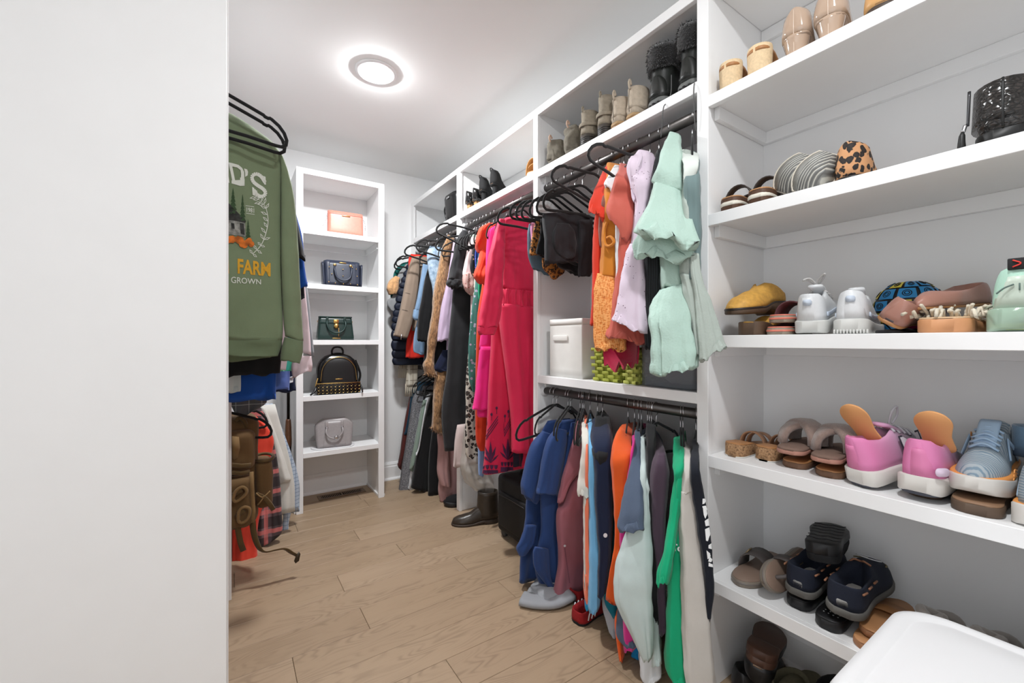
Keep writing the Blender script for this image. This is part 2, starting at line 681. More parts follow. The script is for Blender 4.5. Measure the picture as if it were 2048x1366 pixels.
for a, b in ((1.377, 1.397), (2.148, 2.186), (2.86, 2.90)):
    lb('stile', XLF - 0.019, XLF + (0.010 if a > 1.5 and a < 2.5 else 0.0), a, b, 0, TOPZ if a > 2.5 or a < 1.5 else 0.905)
    if a > 1.5: lb('divider_panel', XL, XLF - 0.019, (a + b) / 2 - 0.012, (a + b) / 2 + 0.012, 0, TOPZ if a > 2.5 else 0.9)
lb('shelf_board', XL, XLF - 0.019, 1.377, 2.86, 2.03, 2.055)
lb('shelf_edge', XLF - 0.019, XLF, 1.397, 2.86, 2.018, 2.055)
lb('top_board', XL, XLF, 1.377, 2.90, TOPZ - 0.026, TOPZ)
XRODL = -0.05
for z in (1.955, 0.862):
    obj('clothes_rod', sweep([(XRODL, 1.39 if z > 1 else 2.17, z), (XRODL, 2.87, z)], 0.0175, 20), RODM, lu)
# ------------------------------------------------------------------ cloth
def _nz(p, f, s=0.0):
    return noise.noise(Vector((p[0] * f + s, p[1] * f + s * 1.7, p[2] * f - s)))


def _ends(rows, P, nrm, u):
    A, B = [], []
    for r in rows:
        if len(r) == 4:
            A.append(onP(r[0], r[1], P, nrm)); B.append(onP(r[2], r[3], P, nrm))
        elif r[2] > 0:
            a = onP(r[0], r[1], P, nrm); A.append(a); B.append(a + u * r[2])
        else:
            b = onP(r[0], r[1], P, nrm); B.append(b); A.append(b + u * r[2])
    return A, B


def _rdg(x):
    return 2.0 * abs(math.sin(0.5 * x)) - 1.27


def flat_cloth(rows, Y0, yaw=0.0, X0=None, T=0.04, amp=0.006, k=9.0, drift=0.6, seed=1, n=64, m=None, off=0.0, wr=0.0025,
               fold=(0.25, 1.0), T0=0.45, xmax=None, hollow=True, hz=0.005):
    """A garment piece hanging in a vertical plane through (X0, Y0) turned by yaw degrees.
    rows: top to bottom, the two side edges as photo pixels (or one edge and a width in metres)."""
    X0 = XROD if X0 is None else X0
    a = math.radians(yaw)
    u = Vector((math.cos(a), math.sin(a), 0))
    nf = Vector((math.sin(a), -math.cos(a), 0))
    P = Vector((X0, Y0, 0)) + nf * off
    A, B = _ends(rows, P, nf, u)
    m = m or max(14, 7 * (len(rows) - 1))
    A, B = crom(A, m), crom(B, m)
    rng = random.Random(seed)
    ph = [rng.uniform(0, 6.28) for _ in range(3)]
    secs = []
    for i in range(m):
        t = i / (m - 1)
        w = (B[i] - A[i]).length
        fa = amp * (fold[0] + (fold[1] - fold[0]) * t)
        TT = T * min(1.0, T0 + (1 - T0) * min(1, t * 5)) * 0.5
        TT = min(TT, 0.35 * w + 0.004)
        row = []
        for j in range(n):
            f = 2 * math.pi * j / n
            s = 0.5 - 0.5 * math.cos(f)
            p = A[i].lerp(B[i], s)
            sn = math.sin(f)
            th = math.copysign(abs(sn) ** 0.55, sn) * TT
            q = (s - 0.5) * w
            wp = 2.2 * noise.noise(Vector((q * 5, t * 1.6, seed * 1.3)))
            d = fa * (_rdg(q * k * 6.28 + ph[0] + drift * t * 2 + wp) + 0.55 * _rdg(q * k * 11.9 + ph[1] - drift * t * 2 - wp) + 0.25 * math.sin(q * k * 23 + ph[2] + t * 3))
            d += wr * (_nz(p, 11, seed) + 0.7 * _nz(p, 27, seed + 3) + 0.35 * _nz((p[0], p[1], p[2] * 0.5), 60, seed))
            # keep neighbouring garments apart: folds fade at the very edge
            p = p + nf * (th + d)
            p.z += hz * (d / max(amp, 1e-4)) * t ** 6
            if xmax is not None and p.x > xmax: p.x = xmax
            if p.x > XR - 0.012: p.x = XR - 0.012
            row.append(p)
        secs.append(row)
    if hollow:
        c = [A[-1].lerp(B[-1], 0.5 - 0.5 * math.cos(2 * math.pi * j / n)) for j in range(n)]
        secs.append([p.lerp(q, 0.25) + Vector((0, 0, 0.0005)) for p, q in zip(secs[-1], c)])
        secs.append([p.lerp(q, 0.6) + Vector((0, 0, 0.02)) for p, q in zip(secs[-2], c)])
    return loft(secs)


HOOK = [None, None]


def edge_cloth(rows, amp=0.006, k=5, seed=1, n=64, m=None, wr=0.0045, nose=0.72, tail=0.35, hollow=True, D=None, zmin=0.004, hy=None, yaw=None, f0=0.3, cover=True, hz=0.005, dip=0.0):
    """A packed garment seen along its sleeve edge. rows: (xl,yl,xr,yr,X[,D]) - the two sides of the visible edge as photo pixels,
    the distance X of that edge from the camera's plane; it reaches back past its hook at (XROD, hy) towards the wall."""
    hy = HOOK[0] if hy is None else hy
    L, R, XD = [], [], []
    zr = HOOK[1] if len(HOOK) > 1 else None
    rows = [list(r) for r in rows]
    for r in rows:
        if cover and hy is not None and zr is not None:
            # cover the shoulders of the hanger inside
            z = onX((r[0] + r[2]) / 2, (r[1] + r[3]) / 2, r[4]).z
            u = max(0.0, min(1.0, (zr - 0.072 - z) / 0.085)) * 0.20
            r[4] = min(r[4], XROD - (u + 0.016) * 0.82)
        L.append(onX(r[0], r[1], r[4])); R.append(onX(r[2], r[3], r[4]))
        XD.append((r[4], 0, 0))
    i0 = min(range(len(rows)), key=lambda i: rows[i][4])
    mid0 = (L[i0] + R[i0]) * 0.5
    if yaw is None:
        yaw = math.atan2(hy - mid0.y, max(0.06, XROD - mid0.x)) if hy is not None else 0.0
        yaw = max(-0.1, min(0.80, yaw))
    dv = Vector((math.cos(yaw), math.sin(yaw), 0))
    lat = Vector((-math.sin(yaw), math.cos(yaw), 0))
    m = m or max(18, 8 * (len(rows) - 1))
    L, R, XD = crom(L, m), crom(R, m), crom(XD, m)
    rng = random.Random(seed)
    ph = [rng.uniform(0, 6.28) for _ in range(4)]
    secs = []
    for i in range(m):
        t = i / (m - 1)
        mid = (L[i] + R[i]) * 0.5
        hv = (L[i] - R[i]) * 0.5
        hw = lat * hv.y * 0.95 + Vector((0, 0, hv.z))
        X = XD[i][0]
        dd = D if D else 2 * (XROD - X) / max(0.5, dv.x) + 0.07
        dd = min(dd, (XR - 0.02 - X) / dv.x)
        if hy is not None and dv.y > 0: dd = max(0.05, dd)
        row = []
        for j in range(n):
            f = 2 * math.pi * j / n
            c = 0.5 - 0.5 * math.cos(f)              # 0 at the nose, 1 at the wall side
            sn = math.sin(f)
            prof = math.copysign(abs(sn) ** nose, sn)
            if c > 0.25: prof *= 1 - (1 - tail) * ((c - 0.25) / 0.75)
            p = mid + hw * prof + dv * (dd * (c ** 1.5))
            fa = amp * (f0 + (1 - f0) * t)
            wp = 1.6 * noise.noise(Vector((math.cos(f) * 1.5, t * 2.0 + math.sin(f), seed * 1.7)))
            d = fa * (_rdg(f * k + ph[0] + wp) + 0.55 * _rdg(f * (2 * k + 1) + ph[1] - wp) + 0.2 * math.sin(f * (4 * k + 1) + ph[2]))
            d += wr * (_nz(p, 11, seed) + 0.7 * _nz(p, 27, seed + 2) + 0.35 * _nz((p[0], p[1], p[2] * 0.5), 60, seed))
            p = p + (dv * (-math.cos(f) * 0.5) + lat * (sn if hv.y >= 0 else -sn)) * d
            p.z += hz * (d / max(amp, 1e-4)) * t ** 6 - dip * t * (1 - c)
            if p.z < zmin: p.z = zmin
            if p.x > XR - 0.012: p.x = XR - 0.012
            row.append(p)
        secs.append(row)
    if hollow:
        last = secs[-1]
        c0 = (last[0] + last[n // 2]) * 0.5
        ax = (last[n // 2] - last[0])
        def inn(p, w, up):
            s = (p - last[0]).dot(ax) / max(1e-9, ax.dot(ax))
            q = last[0] + ax * s
            q.z = p.z
            return p.lerp(q, w) + Vector((0, 0, up))
        secs.append([inn(p, 0.25, 0.0006) for p in last])
        secs.append([inn(p, 0.6, 0.02) for p in last])
    return loft(secs)


def wear(name, label, cat, parts, group=None):
    """a garment: parts = [(name, (verts, faces), material)], the first one gives the base point"""
    if len(parts) == 1:
        nm, vf, mt = parts[0][:3]
        o = obj(name, vf, mt)
        meta(o, label, cat, group)
        return o, vf
    V = [p for q in parts for p in q[1][0]]
    zb = min(p[2] for p in V)
    c = sum((Vector(p) for p in V), Vector()) / len(V)
    t = thing(name, label, cat, (c.x, c.y, zb), group=group)
    for q in parts:
        obj(q[0], q[1], q[2], t)
    return t, join(*[q[1] for q in parts])


# ------------------------------------------------------------------ hangers
def hanger_proto():
    t = thing('clothes_hanger', 'h', 'hanger')
    R = 0.0195
    pts = []
    for i in range(13):
        a = math.radians(200 - i * 20)
        pts.append((R * math.cos(a), 0, R * math.sin(a)))
    pts += [(0.017, 0, -0.014), (0.008, 0, -0.026), (0.001, 0, -0.036), (0, 0, -0.05), (0, 0, -0.070)]
    obj('hook', tube(pts, 0.0017, 6, 34), CHROME, t, local=True)
    half = [(0.0, -0.064), (0.02, -0.067), (0.047, -0.078), (0.10, -0.0975), (0.145, -0.1145), (0.1485, -0.1185), (0.158, -0.1215), (0.163, -0.1195),
            (0.17, -0.123), (0.190, -0.138), (0.205, -0.158), (0.2125, -0.180), (0.210, -0.197), (0.198, -0.206), (0.18, -0.206), (0.10, -0.196), (0.0, -0.189)]
    path = half + [(-x, z) for x, z in reversed(half[1:-1])]
    obj('frame', sweep([(x, 0, z) for x, z in path], 1.0, 8, closed=True, flat=(0.0030, 0.0060), up=(0, 1, 0)), BLACKV, t, local=True)
    return t


HPROTO = hanger_proto()
HUSED = [False]


def hang(Y, label, group, x=None, z=None, yaw=0.0, tilt=0.0, slim=False):
    x = XROD if x is None else x
    z = ZROD if z is None else z
    if not HUSED[0]:
        o = HPROTO
        HUSED[0] = True
        o.location = (x, Y, z)
        o.rotation_euler = (0, tilt, math.radians(yaw))
    else:
        o = copy_tree(HPROTO, (x, Y, z), (0, tilt, math.radians(yaw)))
    for ch in o.children:
        if ch.name.startswith('frame') and slim: ch.scale = (0.60, 1, 0.9)
        if ch.name.startswith('hook') and yaw > 15: ch.scale = (1.32, 1, 1)
    meta(o, label, 'hanger', group)
    return o


# ------------------------------------------------------------------ prints on cloth
def _subdiv2d(polys, maxlen):
    bm = bmesh.new()
    for poly in polys:
        vs = [bm.verts.new((p[0], p[1], 0)) for p in poly]
        try:
            bm.faces.new(vs)
        except ValueError:
            pass
    bmesh.ops.triangulate(bm, faces=bm.faces[:])
    for _ in range(6):
        es = [e for e in bm.edges if e.calc_length() > maxlen]
        if not es: break
        bmesh.ops.subdivide_edges(bm, edges=es, cuts=1)
        bmesh.ops.triangulate(bm, faces=[f for f in bm.faces if len(f.verts) > 3])
    bm.verts.index_update()
    V = [(v.co.x, v.co.y) for v in bm.verts]
    F = [tuple(v.index for v in f.verts) for f in bm.faces]
    bm.free()
    return V, F


def decal(polys, target, lift=0.0012, maxlen=6.0):
    """flat print (polygons in photo pixels) laid onto the surface of a garment"""
    bvh = BVHTree.FromPolygons([Vector(p) for p in target[0]], target[1])
    V2, F2 = _subdiv2d(polys, maxlen)
    V, ok = [], []
    for x, y in V2:
        d = ray(x, y).normalized()
        loc, nr, idx, dist = bvh.ray_cast(EYE, d)
        if loc is None:
            V.append(EYE); ok.append(False)
        else:
            if nr.dot(d) > 0: nr = -nr
            V.append(loc - d * lift * 0.6 + nr * lift); ok.append(True)
    F = [f for f in F2 if all(ok[i] for i in f)]
    used = sorted({i for f in F for i in f})
    mp = {a: b for b, a in enumerate(used)}
    return [tuple(V[i]) for i in used], [tuple(mp[i] for i in f) for f in F]


def text2d(s, bold=0.0):
    """outline triangles of a word, unit cap height, as 2D polygons"""
    cu = bpy.data.curves.new('t', 'FONT')
    cu.body = s
    cu.offset = bold
    cu.resolution_u = 3
    o = bpy.data.objects.new('t', cu)
    COL.objects.link(o)
    dg = bpy.context.evaluated_depsgraph_get()
    me = o.evaluated_get(dg).to_mesh()
    pts = [(v.co.x, v.co.y) for v in me.vertices]
    polys = [[pts[i] for i in p.vertices] for p in me.polygons]
    o.evaluated_get(dg).to_mesh_clear()
    bpy.data.objects.remove(o)
    bpy.data.curves.remove(cu)
    xs = [p[0] for p in pts]; ys = [p[1] for p in pts]
    return polys, (min(xs), max(xs), min(ys), max(ys))


def text_px(s, quad, bold=0.0):
    """a word fitted into a pixel quad (top-left, top-right, bottom-right, bottom-left)"""
    polys, (x0, x1, y0, y1) = text2d(s, bold)
    tl, tr, br, bl = [Vector(p) for p in quad]
    out = []
    for poly in polys:
        q = []
        for x, y in poly:
            u = (x - x0) / (x1 - x0)
            v = (y1 - y) / (y1 - y0)
            p = tl.lerp(tr, u).lerp(bl.lerp(br, u), v)
            q.append((p.x, p.y))
        out.append(q)
    return out
# ------------------------------------------------------------------ left-hand hanging clothes
ZL, ZL2 = 1.955, 0.862
XLR = XRODL
gl = 'hangers on the left rods'
hang(1.615, 'empty black velvet hanger in front of the green sweatshirt', gl, XLR, ZL)
hang(1.672, 'black velvet hanger resting against the front of the green sweatshirt', gl, XLR, ZL)


def fl(rows, Y, **k):
    k.setdefault('X0', XLR)
    return flat_cloth(rows, Y, **k)


GREEN = FAB('green_fleece', (120, 134, 104), wr=0.35, st=0.5)
GREENR = FAB('green_rib', (106, 120, 92), weave=400)
body = fl([(468, 232, -.12), (512, 262, -.24), (556, 300, -.37), (562, 335, -.39), (562, 450, -.40), (563, 560, -.41), (566, 640, -.42), (565, 679, -.42)], 1.735, T=0.085, amp=0.007, k=3.2, seed=3, wr=0.004, hollow=False, fold=(0.15, 1.1))
band = fl([(565, 677, -.42), (563, 692, -.415), (556, 711, -.40)], 1.735, T=0.075, amp=0.006, k=3.2, seed=3, T0=1)
back = fl([(560, 690, -.40), (548, 708, -.385), (540, 718, -.375)], 1.775, T=0.02, amp=0.004, k=3, seed=5, T0=1)
slv = fl([(558, 306, 566, 314), (561, 330, 575, 340), (562, 370, 586, 384), (562, 425, 592, 435), (562, 500, 597, 505), (564, 580, 601, 585), (567, 640, 604, 645), (570, 676, 606, 684)], 1.735, T=0.085, amp=0.004, k=6, seed=8, off=0.012, wr=0.005, hollow=False)
cuff = fl([(569, 674, 606, 682), (563, 698, 605, 706), (561, 718, 599, 727)], 1.735, T=0.07, amp=0.002, k=10, seed=8, off=0.012, T0=1)
slv2 = fl([(380, 250, 420, 225), (330, 330, 372, 330), (322, 480, 368, 480), (325, 660, 370, 660)], 1.735, T=0.08, seed=9, off=0.01)
SW, SWm = wear('sweatshirt', 'sage green sweatshirt with cabin and pumpkin print beside the white return wall', 'sweatshirt',
               [('body', body, GREEN), ('hem_band', band, GREENR), ('back_hem', back, GREEN), ('sleeve', slv, GREEN), ('cuff', cuff, GREENR), ('sleeve', slv2, GREEN)])
INK = M('print_white', (216, 218, 208), 0.8)
INKY = M('print_yellow', (214, 160, 44), 0.8)
INKD = M('print_charcoal', (48, 48, 46), 0.85, var=0.5, bump=(220, 0.1))
INKG = M('print_grey', (132, 132, 126), 0.85, var=0.45, bump=(260, 0.1))
INKF = M('print_forest', (52, 74, 46), 0.85)
INKO = M('print_orange', (196, 104, 36), 0.85, var=0.4, bump=(160, 0.1))


def pr(name, polys, mat, lift=0.0014, lab=None):
    vf = decal(polys, body, lift)
    if vf[1]: obj(name, vf, mat, SW, smooth=False, label=lab)


def ring(c, rx, ry, n=14, a0=0):
    return [(c[0] + rx * math.cos(a0 + 6.2832 * i / n), c[1] + ry * math.sin(a0 + 6.2832 * i / n)) for i in range(n)]


# slab letters: D, apostrophe, S
pr('print_letter', [[(446, 324), (453, 326), (459, 366), (448, 364)]], INK)
D = [[(457, 325), (463, 326), (471, 366), (465, 365)], [(463, 326), (477, 330), (484, 336), (482, 341), (474, 335), (464, 333)], [(484, 336), (488, 344), (489, 372), (481, 368), (482, 348), (481, 341)],
     [(463, 361), (474, 363), (482, 360), (489, 372), (480, 372), (463, 367)], [(480, 355), (489, 358), (489, 372), (480, 370)]]
pr('print_letter', D, INK)
pr('print_letter', [[(488, 337), (494, 339), (496, 344), (495, 351), (490, 354), (493, 347), (490, 346)]], INK)
S = []
cl = [(530, 365), (522, 353), (512, 348), (504, 353), (506, 363), (515, 371), (526, 378), (531, 386), (526, 393), (515, 391), (507, 380)]
Sp = crom([(x, y, 0) for x, y in cl], 30)
for i in range(29):
    a, b = Sp[i], Sp[i + 1]
    d = (b - a).normalized()
    w = Vector((-d.y, d.x, 0)) * 3.6
    S.append([(p.x, p.y) for p in (a + w, b + w * 1.0, b - w, a - w)])
S += [[(527, 352), (531, 354), (532, 370), (528, 369)], [(504, 374), (508, 376), (510, 392), (505, 390)]]
pr('print_letter', S, INK)
# date with rules
pr('print_date', text_px('1981', [(493, 415), (508, 417), (508, 426), (493, 424)], 0.01), INK)
pr('print_rule', [[(491, 411), (508, 413.5), (508, 414.5), (491, 412)]], INK)
pr('print_rule', [[(492, 426), (509, 428.5), (509, 429.5), (492, 427)]], INK)
# trees
for (x, y0, y1, w) in ((466, 375, 425, 9), (485, 388, 440, 7), (496, 438, 478, 6)):
    T_ = []
    for q in range(6):
        a = y0 + (y1 - y0) * q / 6.3
        b = a + (y1 - y0) * 0.26
        ww = w * (0.25 + 0.15 * q)
        T_.append([(x, a), (x + ww, b), (x - ww, b)])
    pr('print_tree', T_, INKF)
# cabin
pr('print_roof', [[(440, 405), (458, 407), (478, 428), (492, 442), (490, 446), (470, 442), (440, 438)]], INKD)
pr('print_wall', [[(440, 438), (470, 442), (490, 446), (491, 474), (480, 472), (440, 466)]], INKG)
pr('print_door', [[(479, 446), (487, 448), (489, 470), (481, 467)]], INKD, 0.002)
pr('print_window', [[(462, 446), (468, 447), (469, 458), (463, 457)]], INKD, 0.002)
rng = random.Random(5)
for i in range(13):
    x = 447 + i * 4.7 + rng.uniform(-1, 1)
    pr('print_pumpkin', [ring((x, 478 + i * 0.7 + rng.uniform(-4, 5)), rng.uniform(5, 8), rng.uniform(5, 8))], INKO, 0.0022 + 0.0002 * (i % 3))
# leaf spray
stem = crom([(510, 392, 0), (521, 402, 0), (531, 414, 0), (536, 440, 0), (532, 465, 0), (522, 490, 0), (505, 508, 0)], 26)
SL = []
for i in range(25):
    a, b = stem[i], stem[i + 1]
    SL.append([(a.x - .7, a.y), (a.x + .7, a.y + .5), (b.x + .7, b.y + .5), (b.x - .7, b.y)])
pr('print_stem', SL, INK)
for i in range(1, 26, 2):
    for sgn in (-1, 1):
        p = stem[i]
        d = (stem[min(i + 1, 25)] - stem[i - 1]).normalized()
        q = Vector((-d.y, d.x, 0)) * sgn
        tip = p + q * (9 + (i % 3) * 2) - d * (9 if i < 20 else 2)
        c = (p + tip) / 2
        w = (tip - p).normalized()
        w = Vector((-w.y, w.x, 0)) * 2.6
        outl = [p, c + w, tip, c - w]
        if tip.x < 541:
            inn = [c.lerp(z, 0.55) for z in outl]
            for z in range(4):
                pr('print_leaf', [[tuple(v[:2]) for v in (outl[z], outl[(z + 1) % 4], inn[(z + 1) % 4], inn[z])]], INK) if False else None
            SLf = [[tuple(v[:2]) for v in (outl[z], outl[(z + 1) % 4], inn[(z + 1) % 4], inn[z])] for z in range(4)]
            pr('print_leaf', SLf, INK)
pr('print_word', text_px('FARM', [(475, 517), (541, 526), (541, 553), (475, 547)], 0.03), INKY)
pr('print_letter', [[(447, 513), (457, 514), (458, 547), (448, 546)]], INKY)
pr('print_word', text_px('GROWN', [(462, 553), (522, 559), (522, 569), (462, 566)], 0.008), INK)

# clothes behind the sweatshirt, towards the back wall
BLK = FAB('black_jersey', (24, 25, 27), wr=0.25, st=0.4, var=0.12)
wear('tee_shirt', 'black t-shirt directly behind the green sweatshirt', 't-shirt', [
    ('body', fl([(480, 262, -.2), (552, 320, -.40), (566, 420, -.42), (566, 560, -.42), (564, 690, -.42), (560, 748, -.42)], 1.845, T=0.045, seed=11, amp=.004), BLK),
    ('sleeve', fl([(560, 340, 576, 360), (565, 400, 590, 420), (580, 470, 602, 478), (586, 516, 611, 521)], 1.845, T=0.07, seed=12), BLK)], 'shirts on the upper left rod')
ROYAL = FAB('royal_blue_jersey', (22, 76, 160), wr=0.25, st=0.4)
wear('tee_shirt', 'royal blue t-shirt hanging behind the black t-shirt', 't-shirt', [
    ('body', fl([(490, 300, -.2), (550, 360, -.40), (556, 560, -.42), (553, 700, -.42), (552, 797, -.40)], 1.905, T=0.04, seed=13, amp=.007), ROYAL),
    ('sleeve', fl([(566, 380, 580, 390), (585, 460, 603, 470), (592, 530, 609, 535), (596, 580, 615, 574)], 1.905, T=0.07, seed=14), ROYAL)], 'shirts on the upper left rod')
wear('tee_shirt', 'charcoal t-shirt with a rolled cuff behind the blue one', 't-shirt', [
    ('body', fl([(500, 310, -.2), (552, 380, -.38), (556, 560, -.40), (553, 740, -.38)], 1.955, T=0.03, seed=15), FAB('charcoal_jersey', (40, 41, 44), wr=.2)),
    ('sleeve', fl([(570, 400, 582, 410), (590, 500, 604, 505), (598, 580, 608, 584), (599, 602, 609, 599)], 1.955, T=0.06, seed=16), FAB('charcoal_jersey', (40, 41, 44)))], 'shirts on the upper left rod')
PINKS = FAB('pale_pink_fleece', (226, 207, 212), wr=0.3, st=0.45)
wear('sweatshirt', 'pale pink sweatshirt hanging behind the dark t-shirts', 'sweatshirt', [
    ('body', fl([(505, 330, -.2), (556, 400, -.40), (572, 560, -.42), (575, 700, -.42), (572, 740, -.42)], 2.03, T=0.05, seed=17), PINKS),
    ('sleeve', fl([(570, 420, 585, 430), (590, 520, 604, 525), (597, 600, 613, 605), (600, 660, 619, 665), (600, 705, 622, 712)], 2.03, T=0.09, seed=18, hollow=False), PINKS),
    ('cuff', fl([(588, 712, 622, 712), (583, 735, 624, 728), (586, 752, 623, 741)], 2.03, T=0.08, seed=18, T0=1), PINKS)], 'shirts on the upper left rod')
TIE = NT('tie_dye')
_c = TIE.coord()
TIE.base(TIE.ramp(TIE.noise(_c, 9, 3), [(0.3, lin((46, 150, 190))), (0.5, lin((70, 190, 160))), (0.65, lin((190, 220, 120)))]))
TIE.b.inputs['Roughness'].default_value = 0.85
wear('tee_shirt', 'teal and lime tie-dye t-shirt peeking under the green cuff', 't-shirt', [
    ('body', fl([(520, 380, -.2), (570, 440, -.38), (582, 600, -.42), (588, 728, -.42), (584, 742, -.42)], 2.09, T=0.03, seed=19), TIE.m)])
PERI = FAB('periwinkle_jersey', (92, 118, 190), wr=0.25, st=0.4)
wear('tee_shirt', 'periwinkle blue t-shirt between the tie-dye and navy shirts', 't-shirt', [
    ('body', fl([(520, 390, -.2), (566, 450, -.38), (578, 600, -.42), (580, 740, -.42), (579, 778, -.40)], 2.14, T=0.045, seed=20, amp=.008), PERI)])
wear('polo_shirt', 'navy shirt with white stripes at the far end of the left rod', 'shirt', [
    ('body', fl([(530, 400, -.2), (575, 470, -.38), (588, 620, -.42), (590, 750, -.40), (592, 782, -.40)], 2.22, T=0.035, seed=21), FAB('navy_pique', (34, 46, 76))),
    ('white_stripe', fl([(578, 755, 588, 752), (578, 766, 586, 764)], 2.195, T=0.012, seed=1, T0=1), FAB('white_stripe', (220, 222, 226))),
    ('sleeve', fl([(570, 480, 585, 490), (590, 560, 612, 566), (600, 640, 622, 650), (606, 700, 628, 715)], 2.22, T=0.05, seed=22), FAB('grey_heather', (150, 154, 158)))])


def plaid(name, base, bands, sx, sz, rot=0.0, fine=None):
    """woven check: bands = [(axis, centre, width, colour, opacity)] in one repeat of size sx, sz metres"""
    s = NT(name)
    tc = s.n('ShaderNodeTexCoord')
    sp = s.n('ShaderNodeSeparateXYZ')
    mp = s.n('ShaderNodeMapping')
    mp.inputs['Rotation'].default_value = (0, rot, 0)
    s.l(tc.outputs['Object'], mp.inputs[0])
    s.l(mp.outputs[0], sp.inputs[0])
    ux = s.math('FRACT', s.math('ADD', s.math('MULTIPLY', sp.outputs[0], 1 / sx), 100.0))
    uz = s.math('FRACT', s.math('ADD', s.math('MULTIPLY', sp.outputs[2], 1 / sz), 100.0))
    c = lin(base)
    for ax, ce, w, colr, op in bands:
        u = ux if ax == 'x' else uz
        d = s.math('ABSOLUTE', s.math('SUBTRACT', u, ce))
        fac = s.math('MULTIPLY', s.math('LESS_THAN', d, w / 2), op)
        c = s.mix(fac, c, lin(colr))
    s.base(c)
    s.b.inputs['Roughness'].default_value = 0.88
    s.b.inputs['Sheen Weight'].default_value = 0.1
    s.bump(s.noise(s.coord(), 500, 2), 0.2, 0.001)
    MATS[name] = s.m
    return s.m


WPANE = plaid('grey_windowpane', (92, 95, 98), [('x', .5, .05, (190, 192, 192), .7), ('z', .5, .05, (190, 192, 192), .7)], 0.05, 0.06)
wear('shorts', 'grey windowpane check shorts clipped low on the left rod', 'shorts', [
    ('body', fl([(452, 782, 512, 790), (456, 800, 532, 800), (464, 815, 530, 808), (471, 830, 506, 824)], 2.26, T=0.035, seed=23, T0=.8, amp=.006), WPANE)])
wear('tee_shirt', 'white shirt hem showing below the black t-shirt', 't-shirt', [
    ('body', fl([(470, 500, -.30), (480, 700, -.30), (482, 775, -.30), (478, 782, -.30)], 1.88, T=0.02, seed=24), FAB('white_jersey', (206, 214, 214)))])


# ---- lower rod: vest, flannel, shirts
hang(2.50, 'black velvet hanger carrying the orange vest on the low rod', gl, XLR, ZL2)
ORANGEV = FAB('blaze_orange', (236, 74, 54), rough=0.6, wr=0.3, st=0.4, var=0.08)
wear('safety_vest', 'blaze orange hunting vest hanging behind the brown pack', 'vest', [
    ('body', fl([(463, 826, 512, 832), (464, 850, 533, 852), (464, 880, 548, 882), (464, 935, 538, 930), (464, 960, 545, 962), (464, 985, 538, 990), (464, 1040, 520, 1030), (464, 1085, 514, 1076), (464, 1142, 516, 1121)], 2.53, T=0.05, seed=31, amp=.006, T0=.9), ORANGEV)])
FLAN = plaid('buffalo_flannel', (126, 104, 108), [('x', .25, .5, (24, 22, 24), .62), ('z', .25, .5, (24, 22, 24), .75), ('x', .72, .20, (236, 130, 126), .55), ('z', .78, .22, (236, 130, 126), .6)], 0.095, 0.105)
hang(2.62, 'black velvet hanger under the collar of the flannel shirt', gl, XLR, ZL2)
wear('flannel_shirt', 'black and pink buffalo plaid flannel shirt beyond the orange vest', 'shirt', [
    ('body', fl([(480, 810, 522, 816), (490, 850, 538, 850), (500, 900, 552, 905), (505, 960, 560, 965), (510, 1010, 563, 1020), (514, 1060, 564, 1060), (514, 1085, 548, 1078), (517, 1093, 530, 1089)], 2.62, T=0.06, seed=32, amp=.008), FLAN)])
hang(2.70, 'black velvet hanger under the shoulders of the off-white jacket', gl, XLR, ZL2)
wear('jacket', 'off-white cotton jacket beyond the plaid flannel', 'jacket', [
    ('sleeve', fl([(520, 812, 530, 816), (530, 848, 545, 850), (545, 900, 565, 905), (552, 935, 576, 940), (556, 955, 582, 956), (558, 965, 578, 962)], 2.70, T=0.06, seed=34), FAB('off_white_cotton', (214, 213, 206), wr=.2)),
    ('body', fl([(500, 812, .12), (495, 960, .22), (500, 1040, .22)], 2.71, T=0.03, seed=35), FAB('off_white_cotton', (214, 213, 206)))])
BCHK = plaid('blue_check', (182, 196, 212), [('x', .5, .18, (96, 118, 150), .6), ('z', .5, .18, (96, 118, 150), .6)], 0.022, 0.022)
hang(2.79, 'black velvet hanger inside the pale blue checked shirt', gl, XLR, ZL2)
wear('dress_shirt', 'pale blue checked dress shirt below the off-white jacket', 'shirt', [
    ('sleeve', fl([(536, 880, 552, 885), (556, 945, 578, 945), (560, 970, 584, 970), (565, 1010, 583, 1015), (566, 1045, 577, 1048), (560, 1068, 578, 1068)], 2.79, T=0.06, seed=36, amp=.004), BCHK),
    ('body', fl([(505, 810, .10), (500, 960, .24), (505, 1040, .24)], 2.80, T=0.03, seed=37), BCHK)])
# ------------------------------------------------------------------ double-hang bay, lower rod
def h2(px): return yAt(px, XROD)


LOWG = 'hangers on the low rod under the bins'


def hl(px, lab, yaw=None, tilt=0.0):
    HOOK[0], HOOK[1] = h2(px), ZROD2
    if yaw is None: yaw = 0 if px < 1130 else (20 if px < 1150 else 36)
    return hang(h2(px), lab, LOWG, None, ZROD2, yaw, tilt, slim=px > 1110)


